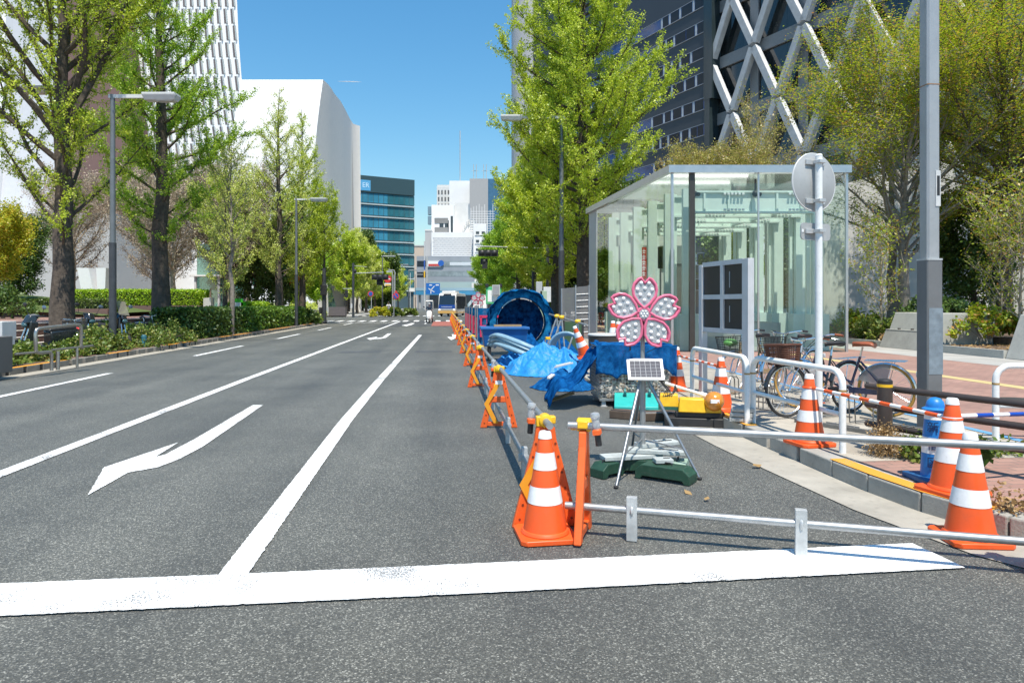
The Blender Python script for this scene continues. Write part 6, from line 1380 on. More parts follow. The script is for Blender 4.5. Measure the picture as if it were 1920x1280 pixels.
for i, (x, y) in enumerate(((3.75,8.35),(3.98,8.75),(3.55,9.2),(3.85,9.75),(3.40,10.1),(4.05,8.0),(4.2,7.55))):
    e = thing('bike_rack', 'low steel wheel rack, '+ordn(i)+' of the racks among the bicycles', 'bike rack', (x, y, .152), rad(32), 'bike racks'); b = MB()
    for s in (-.035,.035): b.tube([(-.3,s,.01),(-.3,s,.30),(-.26,s,.34),(-.16,s,.34),(-.12,s,.30),(-.10,s,.02),(.40,s,.015)], .008, 8)
    b.build('hoops', RACK, e)
    b = MB(); b.cyl((-.3,-.2,.012),(-.3,.2,.012),.009, n=8); b.cyl((.38,-.2,.012),(.38,.2,.012),.009, n=8); b.build('floor_bars', RACK, e)
e = thing('curb_block', 'small grey wheel stop under the bicycles', 'wheel stop', (3.85,7.35,.152), rad(-58)); b = MB(); b.bx(-.9,.9,-.03,.03,0,.04); b.build('bar', RACK, e, smooth=False)
o = MB(); o.lathe([(.30,0),(.30,.004)], n=36); struct(o.build('manhole_cover', mat('iron', (.08,.08,.08), .6, .5, var=.3, scale=30), None, (7.4,9.95,.152)))
# litter bits near the barrier
for i, (u, v, m_) in enumerate(((1420,877,L_DRY),(1326,940,L_DRY),(1290,925,L_DRY))):
    g = G(u, v); o = leaf_cloud('fallen_leaf', [(g.x, g.y, .02)], .06, 1 if i else 2, .005, m_, None, 400+i, .9); tag(o, ['dry leaf on the pale gutter before the third cone','dry leaf on asphalt right of the long green weight','dry leaf on the asphalt in front of the long green weight'][i], 'leaf')
# ------------------------------------------------------------------ street lamps
def street_lamp(label, x, y, h, arm, side, z0=.15, low=3.3, r=.085, m=POLEM, group=None):
    e = thing('street_lamp', label, 'street lamp', (x, y, z0), 0, group)
    b = MB(); b.cyl((0,0,-.05), (0,0,low), r*1.25, n=16); b.build('base_sleeve', POLED, e)
    b = MB(); b.cyl((0,0,low), (0,0,h), r, r*.8, 16); b.build('pole', m, e)
    b = MB(); b.box((side*arm*.40,0,h-.06), (arm*.95,.09,.11)); b.build('arm', LGREY, e, smooth=False)
    b = MB(); w = .42; x0 = side*arm
    b.hexa([(x0-.5,-w/3,h-.20),(x0+.42,-w/3,h-.20),(x0+.42,w/3,h-.20),(x0-.5,w/3,h-.20)], [(x0-.55,-w/2,h-.05),(x0+.5,-w/2,h-.05),(x0+.5,w/2,h-.05),(x0-.55,w/2,h-.05)]); b.bx(x0-.55,x0+.46,-w/2,w/2,h-.05,h+.02); hd = b.build('lamp_head', LGREY, e, smooth=False, bevel=.01)
    b = MB(); b.bx(x0-.15,x0+.35,-.12,.12,h-.222,h-.19); b.build('lens', GLASSY, hd, smooth=False)
    return e
GLASSY = mat('lamp_lens', (.55,.56,.55), .15, var=.05)
street_lamp('grey street lamp between the two big ginkgos on the left verge', -12.4, 21.2, 7.9, 1.55, 1)
street_lamp('street lamp with pale arm in front of the museum, left side', -13.9, 44.0, 8.2, 1.5, 1)
street_lamp('street lamp hidden in the big ginkgo on the right, arm to the left', 2.32, 32.0, 10.2, 2.3, -1, low=3.9, r=.11)
street_lamp('street lamp behind the trunk of the forked ginkgo', -15.6, 24.0, 9.0, 1.2, -1, r=.07)
for i, (u, v, y) in enumerate(((735,481,110),(760,497,135),(778,507,160),(788,515,185))):
    p = P(u+3, v, y); street_lamp(ordn(i)+' street lamp of the far left row beyond the crossing', p.x-1.8, y, p.z, 1.6, 1, group='far street lamps', r=.1)
# ------------------------------------------------------------------ traffic signals
def signal_head(b, c, n, r=.19, ax=(0,1,0)):
    for k in range(n):
        x = c[0]+(k-(n-1)/2)*r*2.2; b.lathe([(r*.4,.28),(r*.95,.2),(r,.0),(r*.98,-.12),(r*.85,-.12),(r*.8,.05)], (x, c[1], c[2]), 18, X90)
    b.box((c[0], c[1]-.05, c[2]), (r*2.2*n+.1,.16,r*2.3))
e = thing('traffic_signal', 'traffic signal on a dark pole left of the crossing, arm over the road', 'traffic signal', (-18.6, 80, .15))
b = MB(); b.cyl((0,0,-.05), (0,0,6.2), .15, .13, 14); b.build('pole', POLED, e)
b = MB(); b.cyl((0,0,5.0), (3.6,-.2,5.1), .05, n=8); b.cyl((-1.2,0,3.2), (0,0,3.2), .04, n=8); b.cyl((0,0,5.9),(1.6,0,5.75),.025,n=6); b.build('arm', GGREY, e)
b = MB(); signal_head(b, (3.2,-.25,4.55), 3, .28); b.build('signal_head', BLK, e)
b = MB(); signal_head(b, (3.1,.15,3.95), 1, .28); b.box((3.1,0,4.2),(.08,.08,.7)); b.build('signal_head', BLK, e)
b = MB(); b.box((-.8,0,2.6), (.34,.3,.85)); b.cyl((-.8,0,2.9),(-.8,0,3.2),.03,n=6); b.build('pedestrian_signal', BLK, e, bevel=.02)
b = MB(); b.box((-.16,-.12,1.2), (.18,.2,.5)); b.build('button_box', LGREY, e, smooth=False); b = MB(); b.ball((.22,0,5.25), (.18,.2,.25), 10, 6); b.build('junction_box', BLK, e)
e = thing('traffic_signal', 'traffic signal hanging by the white stair tower over the works lane', 'traffic signal', (2.55, 49, .15))
b = MB(); b.cyl((0,0,-.05), (0,0,5.6), .12, n=14); b.build('pole', POLED, e)
b = MB(); b.cyl((0,0,5.4), (-5.1,0,5.55), .04, n=8); b.build('arm', GGREY, e)
b = MB(); signal_head(b, (-4.25,-.1,5.05), 3, .2); b.build('signal_head', BLK, e)
b = MB(); signal_head(b, (-4.55,.1,4.45), 1, .19); b.box((-4.5,0,4.2),(.36,.25,.5)); b.build('signal_head', BLK, e)
e = thing('dark_pole', 'dark signal pole at the kerb end, right of the last left ginkgo', 'pole', (-14.65, 53.2, .15))
b = MB(); b.cyl((0,0,-.05), (0,0,4.2), .15, n=14); b.build('pole', POLED, e); b = MB(); b.box((.0,-.12,2.5),(.42,.4,.8)); b.box((-.25,-.05,.9),(.2,.2,.5)); b.build('control_box', BLK, e, bevel=.02)
e = thing('dark_pole', 'slim dark pole under the third right ginkgo beside the signal pole', 'pole', (1.45, 47, .15))
b = MB(); b.cyl((0,0,-.05), (0,0,4.3), .10, n=12); b.build('pole', POLED, e); b = MB(); b.lathe([(.13,1.9),(.13,2.3)], n=12); b.build('band', BLK, e); b = MB(); b.box((.25,0,3.8),(.5,.1,.12)); b.build('bracket', GGREY, e)
# ------------------------------------------------------------------ road signs beyond the crossing
RED = mat('sign_red_paint', (.62,.05,.05), .45); SBL = mat('sign_blue_paint', (.03,.10,.42), .45); WHS = mat('sign_white', (.80,.80,.78), .5, var=.04)
def disc(b, c, r, th=.03, n=24): b.lathe([(r,0),(r,th)], c, n, X90)
e = thing('road_sign', 'red round no-entry style sign with small plates on a grey post', 'road sign', (-14.85,83,.15))
b = MB(); b.cyl((.3,.05,0),(.3,.05,5.4),.05,n=8); b.build('post', GGREY, e); b = MB(); b.tube([(.6,.06,0),(.6,.06,5.3),(.5,.06,5.5),(-.2,.06,5.6)],.05,8); b.build('post', GGREY, e)
b = MB(); disc(b, (-.25,0,4.45), .46); q = b.build('disc', RED, e); b = MB(); b.bx(-.55,.05,-.04,-.03,4.38,4.52); disc(b,(-.25,-.031,4.45),.0,.0) if 0 else None; b.build('bar', WHS, q, smooth=False)
b = MB(); b.bx(-.65,.15,-.03,.0,3.62,3.95); b.build('plate', WHS, e, smooth=False); b = MB(); b.bx(-.55,.12,-.035,-.031,3.65,3.8); b.build('yellow_plate', YELP, e, smooth=False); b = MB(); b.bx(-.4,.25,-.02,.02,5.25,5.45); b.build('top_plate', GALV, e, smooth=False)
e = thing('road_sign', 'blue and red round no-parking sign low on its post', 'road sign', (-13.6,80,.15)); b = MB(); b.cyl((-.25,.06,0),(-.25,.06,4.8),.04,n=8); b.build('post', GALV, e)
b = MB(); disc(b,(0,0,2.35),.40); q = b.build('disc', RED, e); b = MB(); disc(b,(0,-.034,2.35),.30); b.build('blue_field', SBL, q); b = MB(); b.hexa([(-.24,-.075,2.55),(-.16,-.075,2.62),(-.16,-.066,2.62),(-.24,-.066,2.55)],[(.16,-.075,2.08),(.24,-.075,2.15),(.24,-.066,2.15),(.16,-.066,2.08)]); b.build('slash', RED, q, smooth=False)
b = MB(); b.ext([(-.2,-.01,2.78),(.2,-.01,2.78),(0,-.01,3.02)],(0,.03,0)); b.build('arrow_plate', RED, e, smooth=False)
e = thing('road_sign', 'round blue sign on a thin pole behind the dark kerb pole', 'road sign', (-17.9,58,.15)); b = MB(); b.cyl((-.12,.05,0),(-.12,.05,3.9),.04,n=8); b.build('post', GALV, e)
b = MB(); b.ext([(-.22,0,2.75),(.32,0,2.75),(.38,0,3.1),(.06,0,3.45),(-.22,0,3.2)],(0,.03,0)); b.build('plate', SBL, e, smooth=False); b = MB(); b.bx(-.22,.28,-.005,.03,2.5,2.68); b.build('sub_plate', WHS, e, smooth=False)
e = thing('road_sign', 'green square sign with white figures on an arm by the ginkgos', 'road sign', (-20.2,54,.15)); b = MB(); b.cyl((-1.9,.1,0),(-1.9,.1,4.2),.09,n=10); b.cyl((-1.9,.1,3.75),(.6,.06,3.75),.03,n=6); b.build('post', POLED, e)
b = MB(); b.bx(-.3,.35,-.0,.05,2.85,3.55); q = b.build('plate', mat('sign_green', (.0,.17,.13), .5), e, smooth=False); b = MB(); b.ext([(-.08,-.006,2.95),(.13,-.006,2.95),(.025,-.006,3.25)],(0,.005,0)); b.bx(-.2,-.12,-.006,-.001,3.25,3.45); b.bx(.16,.24,-.006,-.001,3.25,3.45); b.bx(-.12,.16,-.006,-.001,3.33,3.37); b.build('symbol', WHS, q, smooth=False)
e = thing('road_sign', 'pink round sign on thin white post far left of the scooter', 'road sign', R(-10.6,101,.15)); b = MB(); b.cyl((0,.05,0),(0,.05,3.1),.05,n=8); b.build('post', GALV, e); b = MB(); disc(b,(-.1,0,2.9),.42); q=b.build('disc', RED, e); b = MB(); disc(b,(-.1,-.034,2.9),.3); b.build('field', SBL, q)
e = thing('direction_sign', 'big blue direction sign with white arrows on a pale mast', 'direction sign', (-21.2,170,.15)); b = MB(); b.cyl((-.6,.2,0),(-.6,.2,17),.17,n=10); b.build('mast', mat('pale_mast', (.55,.56,.57), .4), e); b = MB(); b.bx(-.75,-.45,-.02,.1,10.0,12.3); b.build('banner', SBL, e, smooth=False); b = MB(); b.bx(-.75,-.45,-.02,.1,8.0,9.6); b.build('banner', YELP, e, smooth=False)
b = MB(); b.bx(-.2,3.25,-.05,.05,3.9,6.6); q = b.build('plate', mat('road_sign_blue', (.015,.14,.48), .45), e, smooth=False)
b = MB()
for p, r_ in (((1.0,3.99),(1.0,4.9)),((1.0,4.9),(1.9,5.9)),((.4,5.3),(1.0,4.9)),((1.0,4.9),(1.9,4.4))):
    d_ = Vector((r_[0]-p[0],0,r_[1]-p[1])); n_ = Vector((-d_.z,0,d_.x)).normalized()*.09; b.ext([Vector((p[0],-.06,p[1]))-n_, Vector((r_[0],-.06,r_[1]))-n_, Vector((r_[0],-.06,r_[1]))+n_, Vector((p[0],-.06,p[1]))+n_],(0,.008,0))
b.bx(.6,1.3,-.06,-.052,6.0,6.25); b.bx(2.2,3.0,-.06,-.052,6.0,6.3); b.build('arrows', WHS, q, smooth=False)
e = thing('light_box', 'white rectangular plate on a thin post beside the blue direction sign', 'sign', R(-7.4,150,.15)); b = MB(); b.cyl((0,.05,0),(0,.05,8.2),.05,n=6); b.build('post', WHS, e); b = MB(); b.bx(-.2,1.0,-.03,.03,4.1,4.9); b.build('plate', WHS, e, smooth=False)
# ------------------------------------------------------------------ left verge objects
STLS = mat('stainless_pipe', (.45,.43,.40), .3, .8, var=.15, dirt=.12)
e = thing('bent_pipe_guard', 'bent stainless pipe guard on the left kerb before the forked ginkgo', 'guard pipe', (-10.05,14.9,.15), TH+rad(78))
b = MB(); L = 1.15
b.tube([(0,0,-.05),(0,0,.30),(-.02,0,.34),(-.06,0,.36),(-.34,0,.36),(-.40,0,.38),(-.43,0,.44),(-.43,0,.78),(-.41,0,.85),(-.34,0,.88),(L*.55,0,.93),(L*.72,0,.92),(L*.76,0,.86),(L*.76,0,.45),(L*.8,0,.38)], .036, 12); b.build('pipe', STLS, e, angle=60)
b = MB(); b.cyl((.18,0,-.05),(.18,0,.36),.04,n=12); b.build('post', STLS, e); b = MB(); b.cyl((.75,0,-.05),(.75,0,.40),.03,n=10); b.build('post', STLS, e); b = MB(); b.cyl((.0,0,.40),(1.25,0,.42),.022,n=10); b.build('rail', STLS, e); b = MB(); b.cyl((-.95,0,.38),(-.4,0,.38),.022,n=10); b.build('rail', STLS, e)
e = thing('utility_cabinet', 'dark grey cabinet cut by the left picture edge with pale box behind', 'cabinet', (-10.55,13.85,.15), TH)
b = MB(); b.bx(-1.2,.22,-.3,.3,0,.74); b.build('body', mat('cabinet_grey', (.14,.135,.13), .5, var=.1, scale=2, dirt=.1), e, smooth=False, bevel=.012)
b = MB(); b.bx(-.02,-.01,-.304,-.3,.05,.7); b.build('door_seam', BLK, e, smooth=False)
e = thing('vending_box', 'pale grey box standing behind the dark cabinet at left edge', 'box', (-11.3,15.0,.15), TH); b = MB(); b.bx(-1.2,.24,-.25,.25,.62,1.02); b.bx(-1.2,.24,-.2,.2,.5,.62); b.build('top', LGREY, e, smooth=False, bevel=.01); b = MB(); b.bx(-1.1,.16,-.2,.2,0,.5); b.build('base', BLK, e, smooth=False)
e = thing('blue_bollard', 'little teal-blue post at the foot of the left lamp pole on the kerb', 'bollard', R(-9.78,23.4,.15)); b = MB(); b.cyl((0,0,0),(0,0,.36),.085,n=14); b.build('post', mat('teal_post', (.05,.20,.25), .5), e); b = MB(); b.lathe([(.088,.30),(.09,.34),(.05,.40)],n=14); b.build('cap', mat('teal_cap', (.03,.13,.17), .5), e)
e = thing('brick_planter', 'low red brick planter wall under the bright hedge', 'planter', (-24.8,37.9,.9)); b = MB(); b.bx(-1.2,7.45,0,1.8,0,.57); b.build('wall', BRICKW, e, smooth=False)
BRK = MATS['red_brick']; 
e = thing('brick_planter', 'low brick edging wall under the lawn mound', 'planter', (-28.5,33.6,.9)); b = MB(); b.bx(0,8.6,0,.35,0,.42); b.build('wall', BRICKW, e, smooth=False)
e = thing('marker_block', 'white stone marker block between the two bright hedges', 'marker', (-17.3,38.2,.9)); b = MB(); b.hexa([(0,0,0),(.45,0,0),(.45,.5,0),(0,.5,0)],[(.02,.02,.98),(.43,.02,1.02),(.43,.48,1.02),(.02,.48,.98)]); b.build('block', mat('marker_stone', (.52,.50,.46), .7, var=.1), e, smooth=False, bevel=.01); b = MB(); b.cyl((.32,.25,1.0),(.32,.25,1.5),.05,n=8); b.build('pin', mat('clay_post', (.4,.25,.17), .8), e)
e = thing('monument', 'white angular V-shaped monument above the bright hedge', 'monument', (-26.2,41.5,.9)); MW = mat('monument_white', (.78,.79,.80), .5, var=.03)
b = MB(); b.hexa([(.25,0,.2),(1.0,0,.2),(1.0,.8,.2),(.25,.8,.2)],[(-.25,0,2.85),(.45,0,2.85),(.45,.8,2.85),(-.25,.8,2.85)]); b.build('left_leaf', MW, e, smooth=False)
b = MB(); b.hexa([(1.02,.1,.2),(1.35,.1,.2),(1.35,.9,.2),(1.02,.9,.2)],[(.85,.1,2.85),(1.45,.1,2.85),(1.45,.9,2.85),(.85,.9,2.85)]); b.build('right_leaf', MW, e, smooth=False)
b = MB(); b.bx(0,1.6,-.2,1.1,0,.2); b.build('plinth', GGREY, e, smooth=False)
e = thing('green_stand', 'bright green framed stand with white notice by the kerb hedge', 'stand', (-16.3,40.5,.15)); b = MB(); b.bx(-.32,.32,0,.06,0,1.72); b.bx(.2,.32,-.0,.5,0,1.5); b.build('frame', mat('vivid_green', (.06,.52,.02), .45, var=.05), e, smooth=False); b = MB(); b.bx(-.24,.22,-.006,-.001,1.05,1.5); b.build('notice', WHS, e, smooth=False)
e = thing('banner_board', 'tall red double banner board with white marks before the museum', 'banner', (-19.6,62,.15)); b = MB()
for x in (-.62,.12): b.bx(x,x+.5,0,.05,2.6,6.6)
q = b.build('panels', mat('banner_red', (.72,.035,.02), .5, var=.05), e, smooth=False)
b = MB()
for k in range(7): b.bx(-.46+.05*(k % 2),-.28,-.006,-.001,3.4+.36*k,3.58+.36*k)
for k in range(5): b.bx(.3,.42-.03*(k % 2),-.006,-.001,4.2+.34*k,4.32+.34*k)
b.build('lettering', WHS, q, smooth=False); 
for x in (-.66,0,.66): b = MB(); b.cyl((x,.06,0),(x,.06,6.6),.045,n=8); b.build('post', POLED, e)
for i, (x, y, w, h, l) in enumerate(((-25.0,46,.9,.7,'small white notice plate over the hedge left of lamp pole'),(-21.0,47,.5,1.0,'white notice with teal figure seen over the hedge'))):
    e = thing('notice_plate', l, 'notice', (x,y,.9)); b = MB(); b.bx(-w/2,w/2,0,.05,1.0,1.0+h*.6); b.build('plate', WHS, e, smooth=False); b = MB(); b.cyl((0,.05,0),(0,.05,1.1),.03,n=6); b.build('post', GGREY, e)
    if i: b = MB(); b.bx(-.12,.12,-.01,0,1.15,1.5); b.build('figure', mat('teal_mark', (.03,.3,.28), .5), e, smooth=False)
e = thing('pavilion_frame', 'pale slender canopy on posts behind the hedge, far left', 'canopy', (-26.5,58,.9)); b = MB(); b.bx(-1.0,4.2,0,1.6,3.0,3.14); b.build('roof', WHS, e, smooth=False); 
for x in (-.6,1.4,3.6): b = MB(); b.bx(x,x+.18,.2,.38,0,3.0); b.build('post', LGREY, e, smooth=False)
b = MB(); b.bx(-.5,3.5,.5,.56,0,5.8); b.build('glass', glassmat('green_glass', (.5,.75,.68)), e, smooth=False)
for i, (a_, c_, l) in enumerate(((R(-11.0,55.3,.15),R(-9.9,56.6,.15),'small grey guard hoop beside the dark signal pole, kerb side'),(R(-12.3,55.6,.15),R(-11.4,56.9,.15),'small grey guard hoop beside the dark signal pole, pavement side'))): guard_pipe(l, a_, c_, .85, 'small grey guard hoops', STLS, .04, .4, False)
e = thing('low_wall', 'grey low wall with dark end block under the museum flank', 'wall', (-27,82,.15)); b = MB(); b.bx(0,5.0,0,.5,0,1.0); b.build('wall', GGREY, e, smooth=False); b = MB(); b.bx(5.0,7.0,-.1,.7,0,1.05); b.build('end_block', mat('dark_granite', (.14,.12,.12), .5), e, smooth=False)
# ------------------------------------------------------------------ people
def person(label, loc, rz, pose, cols, helmet=None, scale=1.0, parts=True):
    """one skinned body; pose gives joint positions in metres (facing -Y), cols the cloth colours by joint"""
    e = thing('person', label, 'person', loc, rz)
    J = pose; order = ['pelvis','waist','chest','neck','head','crown','shl','ell','wrl','hal','shr','elr','wrr','har','hil','knl','anl','tol','hir','knr','anr','tor']
    ed = [('pelvis','waist'),('waist','chest'),('chest','neck'),('neck','head'),('head','crown'),('chest','shl'),('shl','ell'),('ell','wrl'),('wrl','hal'),('chest','shr'),('shr','elr'),('elr','wrr'),('wrr','har'),('pelvis','hil'),('hil','knl'),('knl','anl'),('anl','tol'),('pelvis','hir'),('hir','knr'),('knr','anr'),('anr','tor')]
    rr_ = dict(pelvis=.125,waist=.125,chest=.14,neck=.055,head=.092,crown=.08,shl=.07,shr=.07,ell=.046,elr=.046,wrl=.034,wrr=.034,hal=.036,har=.036,hil=.095,hir=.095,knl=.062,knr=.062,anl=.042,anr=.042,tol=.04,tor=.04)
    me = bpy.data.meshes.new('body'); me.from_pydata([J[k] for k in order], [(order.index(a), order.index(c)) for a, c in ed], [])
    o = bpy.data.objects.new('body', me); COL.objects.link(o); sk = o.modifiers.new('skin', 'SKIN'); me.skin_vertices[0].data[0].use_root = True
    for i, k in enumerate(order): me.skin_vertices[0].data[i].radius = (rr_[k], rr_[k]*(.8 if k in ('chest','waist','pelvis') else 1))
    sb = o.modifiers.new('sub', 'SUBSURF'); sb.levels = 1; sb.render_levels = 1
    bpy.context.view_layer.update(); m2 = bpy.data.meshes.new_from_object(o.evaluated_get(bpy.context.evaluated_depsgraph_get()))
    bpy.data.objects.remove(o); mats_ = list(dict.fromkeys(cols.values())); m2.materials.clear()
    for m_ in mats_: m2.materials.append(m_)
    for p in m2.polygons:
        c = p.center; k = min(order, key=lambda q: (Vector(J[q])-c).length); p.material_index = mats_.index(cols['skin' if k in ('head','crown','neck','hal','har') else 'shoe' if k in ('tol','tor') else 'leg' if k in ('hil','hir','knl','knr','anl','anr') else 'top']); p.use_smooth = True
    q = bpy.data.objects.new('body', m2); COL.objects.link(q); q.parent = e
    h = Vector(J['head']); c = Vector(J['crown'])
    b = MB(); m_ = (h+c)/2; b.ball((m_.x, m_.y+.012, m_.z+.035), (.125,.14,.115), 16, 10)
    if helmet: b.build('helmet', helmet, e)
    else: b.build('hair', BLK, e)
    return e
SKIN = mat('skin', (.50,.30,.21), .6, var=.05); NAVY = mat('cloth_dark', (.03,.032,.045), .85, var=.2); BEIGE = mat('cloth_grey', (.18,.18,.18), .85); ORV = mat('orange_vest', (.75,.25,.04), .8); WHC = mat('cloth_white', (.7,.7,.7), .85)
def seated(lean=.0, arm=.34): return dict(pelvis=(0,.12,.80),waist=(0,.11-lean*.3,.95),chest=(0,.09-lean,1.20),neck=(0,.06-lean,1.38),head=(0,.03-lean,1.47),crown=(0,.03-lean,1.58),shl=(.19,.09-lean,1.29),ell=(.25,-.08,1.08),wrl=(.25,-arm+.02,1.05),hal=(.24,-arm-.06,1.05),shr=(-.19,.09-lean,1.29),elr=(-.25,-.08,1.08),wrr=(-.25,-arm+.02,1.05),har=(-.24,-arm-.06,1.05),hil=(.10,.08,.77),knl=(.15,-.32,.72),anl=(.14,-.26,.32),tol=(.14,-.38,.27),hir=(-.10,.08,.77),knr=(-.15,-.32,.72),anr=(-.14,-.26,.32),tor=(-.14,-.38,.27))
def standing(step=.12): return dict(pelvis=(0,0,.92),waist=(0,0,1.08),chest=(0,0,1.30),neck=(0,0,1.48),head=(0,-.02,1.57),crown=(0,-.02,1.68),shl=(.2,0,1.40),ell=(.26,.04,1.13),wrl=(.26,-.06,.92),hal=(.26,-.09,.84),shr=(-.2,0,1.40),elr=(-.26,.05,1.13),wrr=(-.25,-.05,.92),har=(-.25,-.08,.84),hil=(.1,0,.88),knl=(.11,-step,.5),anl=(.11,-step*.6,.08),tol=(.11,-step*.6-.14,.035),hir=(-.1,0,.88),knr=(-.11,step*.4,.48),anr=(-.11,step*1.2,.09),tor=(-.11,step*1.2-.13,.035))
# canopy scooter with rider
sx, sy = G(805, 605.5)[:2]
e = thing('canopy_scooter', 'white three-wheeled scooter with roof and windscreen coming up the road', 'scooter', (sx, sy, .018), TH)
SW = mat('scooter_white', (.78,.79,.80), .3, var=.04, coat=.4)
b = MB(); secs = [(-.62,.20,.55,.10),(-.55,.30,.62,.17),(-.42,.33,.95,.22),(-.30,.30,1.05,.24)]
vs = []; n = 10
for y, z0_, z1_, w in secs:
    for k in range(n): a = 2*math.pi*k/n; vs.append((w*math.copysign(abs(math.cos(a))**.6,math.cos(a)), y, (z0_+z1_)/2+(z1_-z0_)/2*math.copysign(abs(math.sin(a))**.7,math.sin(a))))
b.add(vs, [(i*n+k, i*n+(k+1) % n, (i+1)*n+(k+1) % n, (i+1)*n+k) for i in range(3) for k in range(n)]+[tuple(range(n)), tuple(range(3*n,4*n))]); b.box((0,-.05,.26),(.42,.7,.08)); b.box((0,.12,.58),(.34,.42,.26)); b.box((0,.55,.55),(.52,.6,.4)); b.box((0,.62,.92),(.50,.5,.38)); b.build('body', SW, e, bevel=.03)
b = MB(); pth = lambda s: [(s*.30,-.40,1.02),(s*.31,-.30,1.35),(s*.29,-.10,1.75),(s*.27,.1,1.84)]
for s in (-1,1): b.tube(pth(s), .022, 6)
for s in (-1,1): b.tube([(s*.27,.1,1.84),(s*.27,.55,1.80),(s*.26,.62,1.05)], .022, 6)
b.build('roof_frame', GGREY, e)
b = MB(); b.hexa([(-.30,-.12,1.76),(.30,-.12,1.76),(.28,.62,1.80),(-.28,.62,1.80)],[(-.27,-.08,1.83),(.27,-.08,1.83),(.25,.58,1.87),(-.25,.58,1.87)]); b.build('roof', mat('smoke_roof', (.20,.21,.22), .25), e, bevel=.01)
b = MB(); b.quad((-.29,-.40,1.02),(.29,-.40,1.02),(.28,-.11,1.74),(-.28,-.11,1.74)); b.build('windscreen', glassmat('scooter_screen', (.85,.87,.88), .06), e, smooth=False)
b = MB(); b.box((0,-.655,.62),(.16,.06,.12)); b.build('headlight', mat('headlamp', (.85,.86,.88), .1, var=0, emit=(1,1,.95,1.2)), e, bevel=.02)
b = MB(); b.tube([(-.38,-.32,1.08),(-.2,-.38,1.06),(.2,-.38,1.06),(.38,-.32,1.08)], .016, 6); b.build('handlebar', BLK, e)
for s in (-1,1): b = MB(); b.tube([(s*.3,-.36,1.1),(s*.42,-.4,1.28)], .008, 5); b.box((s*.43,-.41,1.30),(.12,.02,.09)); b.build('mirror', BLK, e)
for x, y in ((0,-.66),(-.24,.55),(.24,.55)): b = MB(); b.ring((x,y,.21), .15, .058, (1,0,0), 24, 8); b.lathe([(.12,-.03),(.12,.03)], (x,y,.21), 16, Matrix.Rotation(rad(90),3,'Y')); b.build('wheel', RUB, e)
b = MB(); b.box((0,-.66,.41),(.13,.26,.05)); b.build('mudguard', SW, e, bevel=.015)
person('rider with white helmet and dark jacket seated on the canopy scooter', (sx, sy, .03), TH, seated(.0), dict(skin=SKIN, top=NAVY, leg=NAVY, shoe=BLK), WHPT)
# second rider, far left; road worker; walker
cx_, cy_ = -15.0, 83
e = thing('bicycle_far', 'dark bicycle ridden along the far left pavement', 'bicycle', (cx_, cy_, .15), 0); b = MB()
for y in (-.52,.52): b.ring((0,y,.34), .31, .025, (1,0,0), 24, 6)
b.tube([(0,-.5,.34),(0,-.34,.9),(0,-.3,1.0)], .025, 6); b.tube([(0,-.38,.72),(0,.05,.32),(0,.2,.75)], .025, 6); b.tube([(0,.52,.34),(0,.2,.72)], .02, 6); b.tube([(-.25,-.3,1.02),(.25,-.3,1.02)], .02, 6); b.box((0,.2,.8),(.16,.26,.05)); b.build('frame_and_wheels', BLK, e)
person('cyclist in white top and dark helmet on the far left pavement', (cx_, cy_, .18), 0, seated(.05,.30), dict(skin=SKIN, top=WHC, leg=NAVY, shoe=BLK), BLK)
person('person in orange vest at the kerb left of the canopy scooter, far off', R(-7.4,92,.004), rad(20), standing(), dict(skin=SKIN, top=ORV, leg=BEIGE, shoe=BLK), YELP)
person('person in orange top beyond the bus beside the red flower sign', R(1.6,88,.01), rad(-20), standing(.06), dict(skin=SKIN, top=ORV, leg=NAVY, shoe=BLK), YELP)
# ------------------------------------------------------------------ bus
e = thing('bus', 'small white and gold bus with blue front band heading this way', 'bus', (-8.05, 84.5, 0), rad(-7.0))
BW = mat('bus_white', (.74,.73,.70), .3, var=.04, coat=.5); BG = mat('bus_gold', (.66,.40,.13), .35, var=.06, coat=.4); BGL = mat('bus_glass', (.012,.016,.02), .06, var=.2, spec=1); BB = mat('bus_blue', (.012,.06,.28), .3, var=.05)
w, L, h = 1.09, 6.9, 2.95
b = MB(); prof_ = [(.0,.36),(-.10,.75),(-.06,1.3),(.22,2.45),(.55,h-.06),(1.1,h),(L-.5,h-.08),(L,h-.5),(L+.02,.4)]
b.ext([(-w,y,z) for y, z in prof_], (2*w,0,0)); b.build('body', BW, e, smooth=False, bevel=.07)
b = MB(); b.bx(-w*.8,w*.8,.9,3.4,h-.0,h+.24); b.build('roof_unit', BW, e, bevel=.08)
b = MB(); b.bx(-w-.012,w+.012,-.125,1.0,.38,.74); b.bx(-w-.012,w+.012,1.0,L,.38,.60); b.build('gold_skirt', BG, e, smooth=False, bevel=.03)
def front(z): return -.06+(z-1.3)/1.15*.28 if z > 1.3 else -.10+(z-.75)/.55*.04
b = MB(); b.hexa([(-w+.06,front(1.42)-.02,1.42),(w-.06,front(1.42)-.02,1.42),(w-.06,.3,1.42),(-w+.06,.3,1.42)],[(-w+.1,front(2.5)-.01,2.62),(w-.1,front(2.5)-.01,2.62),(w-.1,.6,2.62),(-w+.1,.6,2.62)]); b.build('windscreen', BGL, e, smooth=False, bevel=.03)
b = MB(); b.hexa([(-w+.04,front(1.0)-.025,1.0),(w-.04,front(1.0)-.025,1.0),(w-.04,.3,1.0),(-w+.04,.3,1.0)],[(-w+.05,front(1.44)-.025,1.46),(w-.05,front(1.44)-.025,1.46),(w-.05,.3,1.46),(-w+.05,.3,1.46)]); bb = b.build('blue_band', BB, e, smooth=False)
b = MB(); 
for k in range(9): b.bx(-.65+.15*k,-.56+.15*k,front(1.2)-.045,front(1.2)-.02,1.17,1.25)
